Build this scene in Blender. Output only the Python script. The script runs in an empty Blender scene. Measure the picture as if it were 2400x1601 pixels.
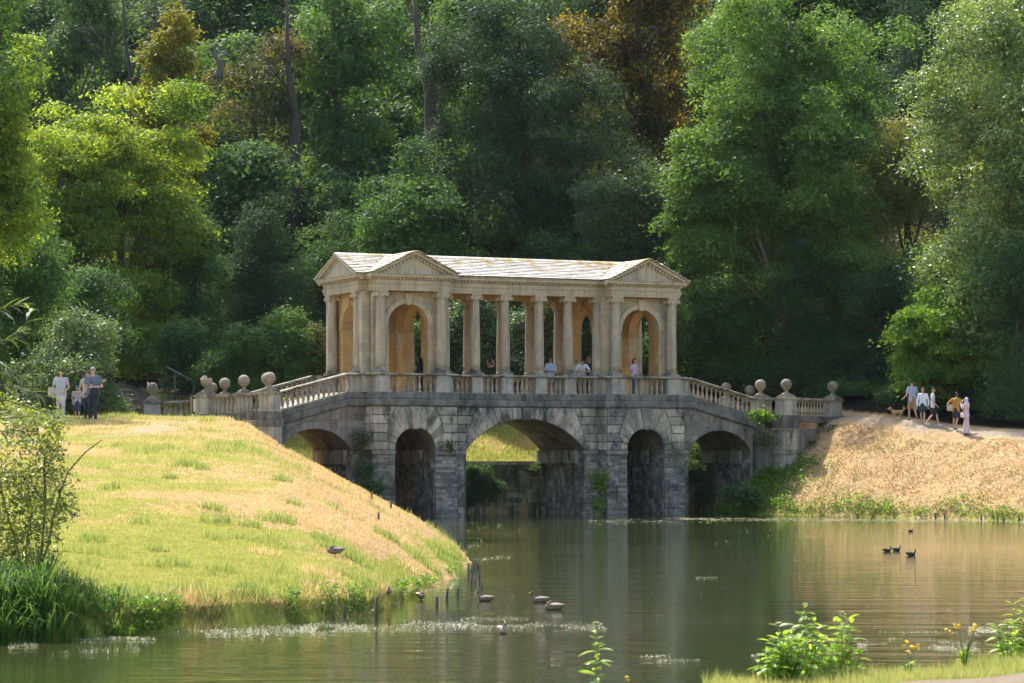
import bpy, bmesh, math, random
import numpy as np
from mathutils import Vector, Matrix, noise as mnoise

random.seed(11)
rng = np.random.default_rng(11)
SC = bpy.context.scene
COL = SC.collection
R = math.radians

# ---------------------------------------------------------------- camera
FPX, HOR, EYE = 6243.0, 1066.0, 2.7
cam_d = bpy.data.cameras.new('camera')
cam = bpy.data.objects.new('camera', cam_d)
COL.objects.link(cam)
cam.location = (0, 0, EYE)
cam.rotation_euler = (R(90), 0, 0)
cam_d.sensor_width = 36.0
cam_d.lens = FPX / 2400 * 36
cam_d.shift_y = (HOR - 800.5) / 2400
cam_d.clip_start = 0.5
cam_d.clip_end = 3000
cam_d.dof.use_dof = True
cam_d.dof.focus_distance = 112
cam_d.dof.aperture_fstop = 7.1
SC.camera = cam

# ---------------------------------------------------------------- world, sun
SUN_AZ, SUN_EL = -28.0, 54.0      # azimuth from +Y towards +X (negative: left), elevation
w = bpy.data.worlds.new('World')
SC.world = w
w.use_nodes = True
nt = w.node_tree
bg = nt.nodes['Background']
sky = nt.nodes.new('ShaderNodeTexSky')
sky.sky_type = 'NISHITA'
sky.sun_disc = False
sky.sun_elevation = R(SUN_EL)
sky.sun_rotation = R(SUN_AZ)
sky.air_density = 1.2
sky.dust_density = 2.5
nt.links.new(sky.outputs[0], bg.inputs[0])
bg.inputs[1].default_value = 0.14
sun_d = bpy.data.lights.new('sun', 'SUN')
sun = bpy.data.objects.new('sun', sun_d)
COL.objects.link(sun)
sun_d.energy = 3.3
sun_d.angle = R(0.5)
sun_d.color = (1.0, 0.955, 0.88)
sdir = Vector((math.sin(R(SUN_AZ)) * math.cos(R(SUN_EL)), math.cos(R(SUN_AZ)) * math.cos(R(SUN_EL)), math.sin(R(SUN_EL))))
sun.rotation_euler = (-sdir).to_track_quat('-Z', 'Y').to_euler()
SC.view_settings.view_transform = 'Standard'
SC.view_settings.look = 'None'
SC.view_settings.exposure = 1.46
SC.view_settings.gamma = 1.0
SC.view_settings.use_curve_mapping = False
SC.cycles.max_bounces = 7
SC.cycles.diffuse_bounces = 3
SC.cycles.glossy_bounces = 3
SC.cycles.transmission_bounces = 5
SC.cycles.transparent_max_bounces = 6
SC.cycles.sample_clamp_indirect = 6
SC.cycles.caustics_reflective = False
SC.cycles.caustics_refractive = False


# ---------------------------------------------------------------- helpers
def P(px, py, d):
    return Vector(((px - 1200) / FPX * d, d, EYE + (HOR - py) / FPX * d))


def tag(o, label=None, cat=None, group=None, kind=None):
    if label: o['label'] = label
    if cat: o['category'] = cat
    if group: o['group'] = group
    if kind: o['kind'] = kind
    return o


def empty(name, loc=(0, 0, 0), rz=0.0, label=None, cat=None, group=None):
    o = bpy.data.objects.new(name, None)
    o.empty_display_size = 0.2
    COL.objects.link(o)
    o.location = loc
    o.rotation_euler = (0, 0, rz)
    return tag(o, label, cat, group)


def mesh_obj(name, me, parent=None, loc=None):
    o = bpy.data.objects.new(name, me)
    COL.objects.link(o)
    if parent is not None:
        o.parent = parent
    if loc is not None:
        o.location = loc
    return o


class MB:
    """collects polygons, becomes one mesh"""
    def __init__(s):
        s.v, s.f, s.m, s.sm = [], [], [], []

    def add(s, vs, fs, mi=0, smooth=False):
        b = len(s.v)
        s.v.extend([tuple(x) for x in vs])
        for f in fs:
            s.f.append(tuple(i + b for i in f))
            s.m.append(mi)
            s.sm.append(smooth)
        return s

    def box(s, x0, x1, y0, y1, z0, z1, mi=0):
        v = [(x0, y0, z0), (x1, y0, z0), (x1, y1, z0), (x0, y1, z0), (x0, y0, z1), (x1, y0, z1), (x1, y1, z1), (x0, y1, z1)]
        return s.add(v, [(0, 3, 2, 1), (4, 5, 6, 7), (0, 1, 5, 4), (1, 2, 6, 5), (2, 3, 7, 6), (3, 0, 4, 7)], mi)

    def lathe(s, prof, n=12, c=(0, 0, 0), mi=0, cap=True, smooth=True, sx=1, sy=1):
        vs, fs = [], []
        for r, z in prof:
            for k in range(n):
                a = 2 * math.pi * k / n
                vs.append((c[0] + r * math.cos(a) * sx, c[1] + r * math.sin(a) * sy, c[2] + z))
        for j in range(len(prof) - 1):
            for k in range(n):
                k2 = (k + 1) % n
                fs.append((j * n + k, j * n + k2, (j + 1) * n + k2, (j + 1) * n + k))
        s.add(vs, fs, mi, smooth)
        if cap:
            b = len(s.v) - len(vs)
            s.f.append(tuple(b + k for k in reversed(range(n)))); s.m.append(mi); s.sm.append(False)
            s.f.append(tuple(b + (len(prof) - 1) * n + k for k in range(n))); s.m.append(mi); s.sm.append(False)
        return s

    def tube(s, pts, rad, n=6, mi=0, smooth=True):
        pts = [Vector(p) for p in pts]
        if not hasattr(rad, '__len__'):
            rad = [rad] * len(pts)
        vs, fs = [], []
        up = Vector((0.13, 0.21, 0.97))
        for i, p in enumerate(pts):
            d = (pts[min(i + 1, len(pts) - 1)] - pts[max(i - 1, 0)])
            if d.length < 1e-6: d = Vector((0, 0, 1))
            d.normalize()
            a = d.cross(up)
            if a.length < 0.05: a = d.cross(Vector((1, 0, 0)))
            a.normalize()
            b = d.cross(a)
            for k in range(n):
                t = 2 * math.pi * k / n
                vs.append(p + (a * math.cos(t) + b * math.sin(t)) * rad[i])
        for i in range(len(pts) - 1):
            for k in range(n):
                k2 = (k + 1) % n
                fs.append((i * n + k, i * n + k2, (i + 1) * n + k2, (i + 1) * n + k))
        fs.append(tuple(range(n)))
        fs.append(tuple((len(pts) - 1) * n + k for k in reversed(range(n))))
        return s.add(vs, fs, mi, smooth)

    def prism(s, poly, y0, y1, mi=0, ch=0.0, mi_side=None):
        """poly: (x,z) list; extruded along y from y0 (front) to y1; ch: chamfer on the front edge"""
        n = len(poly)
        cx = sum(p[0] for p in poly) / n
        cz = sum(p[1] for p in poly) / n
        vs = [(p[0], y1, p[1]) for p in poly]
        if ch > 0:
            sg = 1 if y1 > y0 else -1
            vs += [(p[0], y0 + sg * ch, p[1]) for p in poly]
            for p in poly:
                dx, dz = p[0] - cx, p[1] - cz
                L = math.hypot(dx, dz) or 1
                k = max(0.5, 1 - ch * 1.4 / L)
                vs.append((cx + dx * k, y0, cz + dz * k))
            rings = 3
        else:
            vs += [(p[0], y0, p[1]) for p in poly]
            rings = 2
        fs = []
        for r in range(rings - 1):
            for k in range(n):
                k2 = (k + 1) % n
                fs.append((r * n + k, r * n + k2, (r + 1) * n + k2, (r + 1) * n + k))
        s.add(vs, fs, mi if mi_side is None else mi_side)
        b = len(s.v) - len(vs)
        s.f.append(tuple(b + (rings - 1) * n + k for k in range(n))); s.m.append(mi); s.sm.append(False)
        s.f.append(tuple(b + k for k in reversed(range(n)))); s.m.append(mi); s.sm.append(False)
        return s

    def mesh(s, name, mats):
        me = bpy.data.meshes.new(name)
        me.from_pydata(s.v, [], s.f)
        for m in (mats if isinstance(mats, (list, tuple)) else [mats]):
            me.materials.append(m)
        me.polygons.foreach_set('material_index', s.m)
        me.polygons.foreach_set('use_smooth', s.sm)
        bm = bmesh.new()
        bm.from_mesh(me)
        bmesh.ops.recalc_face_normals(bm, faces=bm.faces)
        bm.to_mesh(me)
        bm.free()
        me.update()
        return me

    def build(s, name, mats, parent=None, loc=None):
        return mesh_obj(name, s.mesh(name, mats), parent, loc)


# ---------------------------------------------------------------- materials
def new_mat(name):
    m = bpy.data.materials.new(name)
    m.use_nodes = True
    t = m.node_tree
    for n in list(t.nodes): t.nodes.remove(n)
    out = t.nodes.new('ShaderNodeOutputMaterial')
    b = t.nodes.new('ShaderNodeBsdfPrincipled')
    t.links.new(b.outputs[0], out.inputs[0])
    return m, t, b, out


def N(t, typ, **kw):
    n = t.nodes.new(typ)
    for k, v in kw.items():
        if k.startswith('i_'):
            n.inputs[k[2:].replace('_', ' ')].default_value = v
        else:
            setattr(n, k, v)
    return n


def ramp(t, src, stops, interp='LINEAR'):
    r = t.nodes.new('ShaderNodeValToRGB')
    r.color_ramp.interpolation = interp
    e = r.color_ramp.elements
    e[0].position, e[0].color = stops[0][0], (*stops[0][1], 1)
    e[1].position, e[1].color = stops[1][0], (*stops[1][1], 1)
    for p, c in stops[2:]:
        x = e.new(p); x.color = (*c, 1)
    t.links.new(src, r.inputs[0])
    return r.outputs[0]


def mixc(t, fac, a, b, mode='MIX'):
    n = t.nodes.new('ShaderNodeMix')
    n.data_type = 'RGBA'
    n.blend_type = mode
    if isinstance(fac, (int, float)): n.inputs[0].default_value = fac
    else: t.links.new(fac, n.inputs[0])
    for i, x in ((6, a), (7, b)):
        if isinstance(x, (tuple, list)): n.inputs[i].default_value = (*x, 1)
        else: t.links.new(x, n.inputs[i])
    return n.outputs[2]


def coords(t, scale=(1, 1, 1), world=True):
    if world:
        g = t.nodes.new('ShaderNodeNewGeometry').outputs['Position']
    else:
        g = t.nodes.new('ShaderNodeTexCoord').outputs['Object']
    m = t.nodes.new('ShaderNodeMapping')
    m.inputs['Scale'].default_value = scale
    t.links.new(g, m.inputs[0])
    return m.outputs[0]


def nz(t, co, scale, detail=5, rough=0.6, dist=0.0):
    n = t.nodes.new('ShaderNodeTexNoise')
    n.inputs['Scale'].default_value = scale
    n.inputs['Detail'].default_value = detail
    n.inputs['Roughness'].default_value = rough
    n.inputs['Distortion'].default_value = dist
    t.links.new(co, n.inputs['Vector'])
    return n.outputs[0]


def bump(t, b, h, strength=0.4, dist=0.02):
    n = t.nodes.new('ShaderNodeBump')
    n.inputs['Strength'].default_value = strength
    n.inputs['Distance'].default_value = dist
    t.links.new(h, n.inputs['Height'])
    t.links.new(n.outputs[0], b.inputs['Normal'])
    return n


def rgbm(t, a, b, c=0.5):
    """math helper: multiply value sockets"""
    n = t.nodes.new('ShaderNodeMath'); n.operation = 'MULTIPLY'
    t.links.new(a, n.inputs[0])
    if isinstance(b, (int, float)): n.inputs[1].default_value = b
    else: t.links.new(b, n.inputs[1])
    return n.outputs[0]


def stone(name, cols, blotch=1.2, grime=None, grime_lo=0.5, grime_hi=0.72, speck=None, streak=0.0, bumps=0.5, rand=0.0, joints=None, tints=False):
    m, t, b, o = new_mat(name)
    co = coords(t)
    base = ramp(t, nz(t, co, blotch, 6, 0.65), [(0.3, cols[0]), (0.7, cols[1])])
    if len(cols) > 2:
        f = ramp(t, nz(t, coords(t, (1.3, 1.3, 0.9)), blotch * 0.7, 4), [(0.5, (0, 0, 0)), (0.64, (1, 1, 1))])
        base = mixc(t, f, base, cols[2])
    if rand > 0:
        oi = t.nodes.new('ShaderNodeObjectInfo')
        c = ramp(t, oi.outputs['Random'], [(0.0, (1 - rand,) * 3), (1.0, (1 + rand * 0.5, 1 + rand * 0.45, 1 + rand * 0.36)), (0.5, (1, 0.98, 0.94)), (0.72, (1 - rand * .2, 1 - rand * .42, 1 - rand * .5))])
        base = mixc(t, 1.0, base, c, 'MULTIPLY')
    if tints:
        at = N(t, 'ShaderNodeAttribute', attribute_name='tint')
        base = mixc(t, 1.0, base, ramp(t, at.outputs['Fac'], [(0.0, (.5, .5, .5)), (1.0, (1.45, 1.4, 1.3)), (.5, (.85, .84, .82))]), 'MULTIPLY')
    if joints:
        br = t.nodes.new('ShaderNodeTexBrick')
        br.inputs['Scale'].default_value = 1.0
        br.inputs['Brick Width'].default_value = joints[0]
        br.inputs['Row Height'].default_value = joints[1]
        br.inputs['Mortar Size'].default_value = 0.006
        br.inputs['Color1'].default_value = (1, 1, 1, 1)
        br.inputs['Color2'].default_value = (0.82, 0.8, 0.78, 1)
        br.inputs['Mortar'].default_value = (0.45, 0.42, 0.4, 1)
        tc = t.nodes.new('ShaderNodeTexCoord').outputs['Object']
        sep = t.nodes.new('ShaderNodeSeparateXYZ'); t.links.new(tc, sep.inputs[0])
        ad = t.nodes.new('ShaderNodeMath'); t.links.new(sep.outputs[0], ad.inputs[0]); t.links.new(sep.outputs[1], ad.inputs[1])
        cb = t.nodes.new('ShaderNodeCombineXYZ'); t.links.new(ad.outputs[0], cb.inputs[0]); t.links.new(sep.outputs[2], cb.inputs[1])
        t.links.new(cb.outputs[0], br.inputs['Vector'])
        base = mixc(t, 0.75, base, br.outputs[0], 'MULTIPLY')
    if grime:
        g = ramp(t, nz(t, coords(t, (1, 1, 0.45 if streak else 1)), 1.6, 8, 0.7, 0.3), [(grime_lo, (0, 0, 0)), (grime_hi, (1, 1, 1))])
        base = mixc(t, g, base, grime)
    if streak:
        g = ramp(t, nz(t, coords(t, (5, 5, 0.25)), 1.3, 5, 0.7), [(0.48, (0, 0, 0)), (0.72, (streak,) * 3)])
        base = mixc(t, g, base, (cols[0][0] * 0.28, cols[0][1] * 0.27, cols[0][2] * 0.25))
    if speck:
        g = ramp(t, nz(t, co, 9, 4, 0.75), [(0.62, (0, 0, 0)), (0.69, (1, 1, 1))])
        base = mixc(t, g, base, speck)
    t.links.new(base, b.inputs['Base Color'])
    b.inputs['Roughness'].default_value = 0.9
    b.inputs['Specular IOR Level'].default_value = 0.25
    bump(t, b, nz(t, co, 7, 10, 0.72), bumps, 0.03)
    return m


M = {}
M['honey'] = stone('honey_limestone_with_bounce', [(0.50, 0.30, 0.11), (0.70, 0.46, 0.20), (0.56, 0.42, 0.25)], 1.1, (0.30, 0.22, 0.14), 0.62, 0.8, bumps=0.25, joints=(0.9, 0.36))  # clean honey stone, with the orange of reflected light mixed into the colour
M['wall'] = stone('weathered_limestone', [(0.44, 0.355, 0.235), (0.64, 0.51, 0.32), (0.40, 0.345, 0.26)], 1.0, (0.18, 0.175, 0.14), 0.54, 0.72, speck=(0.5, 0.48, 0.42), streak=0.35, bumps=0.35, joints=(0.85, 0.36))
M['ent'] = stone('grey_entablature_stone', [(0.42, 0.35, 0.25), (0.60, 0.49, 0.33)], 1.4, (0.20, 0.165, 0.11), 0.6, 0.8, streak=0.5, bumps=0.3)
M['column'] = stone('mottled_column_stone', [(0.34, 0.285, 0.215), (0.58, 0.46, 0.29), (0.42, 0.31, 0.21)], 0.9, (0.26, 0.23, 0.21), 0.5, 0.75, speck=(0.52, 0.48, 0.42), streak=0.5, bumps=0.9)
M['coping'] = stone('lichened_coping', [(0.22, 0.19, 0.145), (0.46, 0.40, 0.30)], 2.2, (0.07, 0.066, 0.052), 0.46, 0.62, speck=(0.48, 0.45, 0.38), bumps=0.7)
M['baluster'] = stone('baluster_stone', [(0.34, 0.29, 0.22), (0.54, 0.46, 0.34)], 3.0, (0.14, 0.13, 0.11), 0.55, 0.75, streak=0.3, bumps=0.6, rand=0.3)
M['pedestal'] = stone('pedestal_stone', [(0.30, 0.27, 0.23), (0.50, 0.45, 0.37), (0.42, 0.34, 0.25)], 2.0, (0.10, 0.105, 0.09), 0.55, 0.75, speck=(0.54, 0.5, 0.44), streak=0.6, bumps=0.6)
M['ball'] = stone('ball_finial_stone', [(0.22, 0.18, 0.13), (0.42, 0.34, 0.24)], 3.2, (0.10, 0.09, 0.07), 0.45, 0.7, bumps=0.7)
M['dark'] = stone('blackened_stone', [(0.08, 0.077, 0.068), (0.26, 0.235, 0.19)], 1.9, (0.04, 0.04, 0.036), 0.5, 0.7, speck=(0.42, 0.40, 0.34), streak=0.3, bumps=0.8)
M['block'] = stone('rusticated_block', [(0.32, 0.285, 0.235), (0.58, 0.52, 0.41), (0.34, 0.29, 0.235)], 1.6, (0.06, 0.066, 0.058), 0.48, 0.62, speck=(0.58, 0.56, 0.5), streak=0.6, bumps=0.7, rand=0.45)
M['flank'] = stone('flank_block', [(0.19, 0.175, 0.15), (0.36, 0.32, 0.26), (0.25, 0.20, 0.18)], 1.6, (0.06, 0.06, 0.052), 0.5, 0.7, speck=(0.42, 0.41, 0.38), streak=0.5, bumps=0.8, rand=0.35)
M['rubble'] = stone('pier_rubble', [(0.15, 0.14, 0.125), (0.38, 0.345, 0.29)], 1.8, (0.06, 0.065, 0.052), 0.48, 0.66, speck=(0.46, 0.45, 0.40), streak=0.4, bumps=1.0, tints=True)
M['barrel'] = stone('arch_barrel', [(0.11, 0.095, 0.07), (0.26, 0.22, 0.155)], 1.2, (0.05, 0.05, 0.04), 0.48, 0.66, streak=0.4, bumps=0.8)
M['dam'] = stone('mossy_dam_wall', [(0.20, 0.165, 0.12), (0.42, 0.34, 0.24)], 1.0, (0.04, 0.065, 0.022), 0.46, 0.62, streak=0.9, bumps=1.0, tints=True)


def slate_mat():
    m, t, b, o = new_mat('stone_slate')
    co = coords(t)
    at = N(t, 'ShaderNodeAttribute', attribute_name='tint')
    base = ramp(t, at.outputs['Fac'], [(0, (0.46, 0.42, 0.36)), (1, (0.64, 0.60, 0.53))])
    g = ramp(t, nz(t, co, 3.2, 6, 0.7), [(0.54, (0, 0, 0)), (0.66, (1, 1, 1))])
    base = mixc(t, g, base, (0.36, 0.33, 0.27))
    # orange lichen, denser towards the ridge
    sep = t.nodes.new('ShaderNodeSeparateXYZ')
    t.links.new(t.nodes.new('ShaderNodeNewGeometry').outputs['Position'], sep.inputs[0])
    mr = N(t, 'ShaderNodeMapRange'); t.links.new(sep.outputs[2], mr.inputs[0])
    mr.inputs[1].default_value = 10.6; mr.inputs[2].default_value = 11.6
    mr.inputs[3].default_value = -0.02; mr.inputs[4].default_value = 0.10
    ad = t.nodes.new('ShaderNodeMath'); t.links.new(mr.outputs[0], ad.inputs[0]); t.links.new(nz(t, co, 1.5, 7, 0.72), ad.inputs[1])
    g = ramp(t, ad.outputs[0], [(0.585, (0, 0, 0)), (0.66, (1, 1, 1))])
    base = mixc(t, g, base, (0.42, 0.27, 0.06))
    t.links.new(base, b.inputs['Base Color'])
    b.inputs['Roughness'].default_value = 0.8
    bump(t, b, nz(t, co, 9, 8, 0.7), 0.6, 0.02)
    return m


M['slate'] = slate_mat()


def plain(name, col, rough=0.7, var=0.15, scale=8, spec=0.3, metallic=0.0):
    m, t, b, o = new_mat(name)
    c = ramp(t, nz(t, coords(t, world=False), scale, 4), [(0.3, tuple(x * (1 - var) for x in col)), (0.7, tuple(min(1, x * (1 + var)) for x in col))])
    t.links.new(c, b.inputs['Base Color'])
    b.inputs['Roughness'].default_value = rough
    b.inputs['Specular IOR Level'].default_value = spec
    b.inputs['Metallic'].default_value = metallic
    return m


def leaf_mat(name, stops, trans=0.45, tcol=None, rough=0.45, spec=0.5):
    """foliage: per-leaf tint attribute; light passes through the blades"""
    m, t, b, o = new_mat(name)
    at = N(t, 'ShaderNodeAttribute', attribute_name='tint')
    c = ramp(t, at.outputs['Fac'], stops)
    t.links.new(c, b.inputs['Base Color'])
    b.inputs['Roughness'].default_value = rough
    b.inputs['Specular IOR Level'].default_value = spec
    tr = t.nodes.new('ShaderNodeBsdfTranslucent')
    c2 = mixc(t, 1.0, c, tcol or (1.9, 1.9, 0.7), 'MULTIPLY')
    t.links.new(c2, tr.inputs[0])
    mx = t.nodes.new('ShaderNodeMixShader')
    mx.inputs[0].default_value = trans
    t.links.new(b.outputs[0], mx.inputs[1])
    t.links.new(tr.outputs[0], mx.inputs[2])
    t.links.new(mx.outputs[0], o.inputs[0])
    return m


def bark_mat(name, a, b_):
    m, t, b, o = new_mat(name)
    c = ramp(t, nz(t, coords(t, (3, 3, 0.6)), 3, 8, 0.7), [(0.3, a), (0.7, b_)])
    t.links.new(c, b.inputs['Base Color'])
    b.inputs['Roughness'].default_value = 0.95
    bump(t, b, nz(t, coords(t, (4, 4, 0.7)), 4, 8, 0.7), 1.0, 0.05)
    return m


M['bark'] = bark_mat('bark', (0.035, 0.028, 0.02), (0.10, 0.08, 0.055))
M['bark_pale'] = bark_mat('pale_bark', (0.22, 0.2, 0.17), (0.4, 0.36, 0.3))
M['twig'] = bark_mat('twig_bark', (0.09, 0.07, 0.045), (0.2, 0.16, 0.1))

# ---------------------------------------------------------------- terrain height
TH = R(24.9)
CO, SI = math.cos(TH), math.sin(TH)
BO = (0.44, 120.0)


def to_local(x, y):
    dx, dy = x - BO[0], y - BO[1]
    return dx * CO + dy * SI, -dx * SI + dy * CO


def to_world(u, v, z=0.0):
    return Vector((BO[0] + u * CO - v * SI, BO[1] + u * SI + v * CO, z))


def smooth(x, a, b):
    t = np.clip((x - a) / (b - a), 0, 1)
    return t * t * (3 - 2 * t)


def smin(a, b, k=0.35):
    h = np.clip(0.5 + 0.5 * (b - a) / k, 0, 1)
    return b * (1 - h) + a * h - k * h * (1 - h)


def vnoise(x, y, s, seed=0):
    """cheap value noise on arrays"""
    x = np.asarray(x, float) / s + seed * 17.3
    y = np.asarray(y, float) / s - seed * 9.1
    xi, yi = np.floor(x), np.floor(y)
    fx, fy = x - xi, y - yi
    fx, fy = fx * fx * (3 - 2 * fx), fy * fy * (3 - 2 * fy)

    def h(a, b):
        q = np.sin(a * 127.1 + b * 311.7 + seed * 74.7) * 43758.5453
        return q - np.floor(q)
    return (h(xi, yi) * (1 - fx) + h(xi + 1, yi) * fx) * (1 - fy) + (h(xi, yi + 1) * (1 - fx) + h(xi + 1, yi + 1) * fx) * fy


SHR = np.array([(6.0, 128.5), (8.6, 125.2), (11.3, 121.4), (13.5, 118.2), (16.5, 114.7), (20.7, 108.5), (30, 101), (60, 92), (120, 85)], float)


def dist_poly(x, y, poly):
    best = np.full(np.shape(x), 1e9)
    side = np.zeros(np.shape(x))
    for (x0, y0), (x1, y1) in zip(poly[:-1], poly[1:]):
        dx, dy = x1 - x0, y1 - y0
        t = np.clip(((x - x0) * dx + (y - y0) * dy) / (dx * dx + dy * dy), 0, 1)
        qx, qy = x0 + t * dx, y0 + t * dy
        d = np.hypot(x - qx, y - qy)
        s = dx * (y - y0) - dy * (x - x0)
        m = d < best
        best = np.where(m, d, best)
        side = np.where(m, np.sign(s), side)
    return best * side


def near_crest(x):
    return np.interp(x, [-30, -6, 0, 1.8, 4.4, 8, 30], [12, 15.5, 17.6, 19.7, 22.7, 26, 44])


def pathz(x):
    return np.interp(x, [14, 16, 18.1, 20.2, 22.8, 30, 60], [4.4, 4.36, 3.98, 3.52, 3.32, 3.2, 3.0])


def path_mid_y(x):
    return np.interp(x, [9, 14, 16, 18.1, 20.2, 22.8, 30, 60], [128.5, 128.2, 126.8, 121.6, 119.0, 117.4, 115, 108])


def ground(x, y, rough=True):
    x = np.asarray(x, float); y = np.asarray(y, float)
    u, v = to_local(x, y)
    pond = np.full(x.shape, -1.2)
    # near bank on which the camera stands
    t = near_crest(x) - y
    zn = np.where(t > 0, 1.0 + 0.0 * t, np.maximum(1.0 + t * 1.1, -1.2))
    # left bank
    xs = np.interp(y, [30, 38, 45, 52.8, 60, 67, 75, 90, 105, 116, 124, 130], [-2.0, -2.0, -2.0, -1.6, -1.35, -1.25, -1.5, -2.6, -4.0, -5.2, -5.6, -5.6])
    t1 = xs - x + (vnoise(x, y, 1.3, 3) - .5) * 0.35
    yn = np.interp(x, [-60, -7.3, -4.6, -3.3, -2.4, -1.7], [28, 38.2, 41.4, 43.5, 45.2, 52.8])
    t2 = y - yn + (vnoise(x, y, 0.9, 5) - .5) * 0.5
    gE = np.interp(t1, [-3, 0, .12, .54, 1.3, 2.8, 5.2, 6.4, 7.8, 20], [-1.2, 0, .15, .42, .88, 1.62, 2.9, 3.72, 4.15, 4.35])
    gN = np.interp(t2, [-3, 0, .18, 1, 5, 15, 30, 52, 62], [-1.2, 0, .33, .5, .85, 1.7, 2.8, 3.85, 4.15])
    zl = np.where((t1 > 0) & (t2 > 0), np.maximum(smin(gE, gN, 0.3), 0.0), np.minimum(gE, gN))
    # right bank
    tr = dist_poly(x, y, SHR) + (vnoise(x, y, 1.2, 8) - .5) * 0.3
    pz = pathz(x)
    zr = np.where(tr > 0, smin(tr * 0.70 + .12 * smooth(tr, 0, .15), pz + 0 * tr, 0.3), np.maximum(tr * .6, -1.2))
    pm_ = path_mid_y(x)
    zr = np.where((u < 11.7) & (v > -.25) & (v < 4.6), -1.2, zr)
    beyond = np.clip(y - pm_ - 1.6, 0, 400)
    zr = zr + np.where(tr > 3, 0.16 * beyond + .15 * np.clip(y - pm_ + 1.4, 0, 3.0) * smooth(x, 14, 16.5), 0)
    # behind the bridge
    zland = 4.35 + 0.27 * np.maximum(0, v - 9)
    zc = 2.22 + 0.36 * np.clip(v - 5.2, 0, 9) + 0.05 * np.clip(v - 14, 0, 20)
    wgt = smooth(np.abs(u), 11.5, 14.5)
    zb = zc * (1 - wgt) + np.maximum(zland, zc) * wgt
    zb = np.where((v > 4.62) | ((np.abs(u) > 12.6) & (v > .3) & (u < 0)) | ((u > 12.8) & (v > 0.3)), zb, -1.2)
    zb = np.where((u < -12.6) & (v < 4.6) & (x < xs - 8), np.minimum(zb, 4.3), zb)
    hill = 7.0 + 0.30 * np.maximum(0, y - 146) + 0.0 * x
    zb = np.where(y > 146, np.maximum(zb, hill), zb)
    z = np.maximum.reduce([pond, zn, zl, zr, zb])
    if rough:
        amp = np.where(z > 0.05, 1.0, 0.0)
        z = z + amp * ((vnoise(x, y, 2.1, 1) - .5) * 0.12 + (vnoise(x, y, 0.75, 2) - .5) * 0.07)
    return z


def gz(x, y):
    return float(ground(np.array([x]), np.array([y]))[0])
# ================================================================ ground sheet
def build_ground():
    xs = np.concatenate([np.arange(-210, -30, 9), np.arange(-30, 34, 0.3), np.arange(34, 215, 9)])
    ys = np.concatenate([np.arange(-80, 14, 6), np.arange(14, 30, 0.3), np.arange(30, 140, 0.34), np.arange(140, 330, 6)])
    X, Y = np.meshgrid(xs, ys)
    Z = ground(X, Y)
    nx, ny = len(xs), len(ys)
    co = np.stack([X.ravel(), Y.ravel(), Z.ravel()], 1)
    i = np.arange(nx * ny).reshape(ny, nx)
    q = np.stack([i[:-1, :-1], i[:-1, 1:], i[1:, 1:], i[1:, :-1]], -1).reshape(-1, 4)
    me = np_mesh('ground', co, q)
    # ground cover weights
    x, y, z = co[:, 0], co[:, 1], co[:, 2]
    g = cover(x, y, z)
    for k in ('green', 'dirt', 'path', 'wood'):
        a = me.attributes.new(k, 'FLOAT', 'POINT')
        a.data.foreach_set('value', g[k].astype(np.float32))
    m, t, b, o = new_mat('ground_cover')
    at = {k: N(t, 'ShaderNodeAttribute', attribute_name=k).outputs['Fac'] for k in ('green', 'dirt', 'path', 'wood')}
    c = coords(t)
    fine = nz(t, coords(t, (1, 0.5, 1)), 6, 9, 0.75)
    straw = ramp(t, fine, [(0.28, (0.22, 0.13, 0.055)), (0.72, (0.66, 0.47, 0.26)), (0.5, (0.47, 0.31, 0.155))])
    grn = ramp(t, nz(t, c, 5, 9, 0.75), [(0.25, (0.12, 0.14, 0.025)), (0.75, (0.42, 0.40, 0.10)), (0.5, (0.28, 0.28, 0.055))])
    ad = t.nodes.new('ShaderNodeMath'); t.links.new(at['green'], ad.inputs[0])
    sb = t.nodes.new('ShaderNodeMath'); sb.operation = 'MULTIPLY_ADD'; t.links.new(nz(t, c, 2.2, 8, 0.72), sb.inputs[0]); sb.inputs[1].default_value = 1.6; sb.inputs[2].default_value = -0.8
    t.links.new(sb.outputs[0], ad.inputs[1])
    base = mixc(t, ramp(t, ad.outputs[0], [(0.35, (0, 0, 0)), (0.65, (1, 1, 1))]), straw, grn)
    dirt = ramp(t, nz(t, c, 3, 9, 0.75), [(0.3, (0.06, 0.045, 0.03)), (0.7, (0.19, 0.14, 0.10))])
    base = mixc(t, at['dirt'], base, dirt)
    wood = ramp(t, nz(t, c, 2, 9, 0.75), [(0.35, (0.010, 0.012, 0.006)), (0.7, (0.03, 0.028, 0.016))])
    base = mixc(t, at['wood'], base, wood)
    pth = ramp(t, nz(t, c, 9, 8, 0.8), [(0.3, (0.27, 0.21, 0.15)), (0.7, (0.46, 0.37, 0.27))])
    base = mixc(t, at['path'], base, pth)
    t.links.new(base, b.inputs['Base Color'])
    b.inputs['Roughness'].default_value = 0.95
    b.inputs['Specular IOR Level'].default_value = 0.0
    bump(t, b, nz(t, c, 5, 10, 0.8), 1.0, 0.09)
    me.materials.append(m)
    me.polygons.foreach_set('use_smooth', np.ones(len(me.polygons), bool))
    tag(mesh_obj('ground', me), kind='structure')


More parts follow.
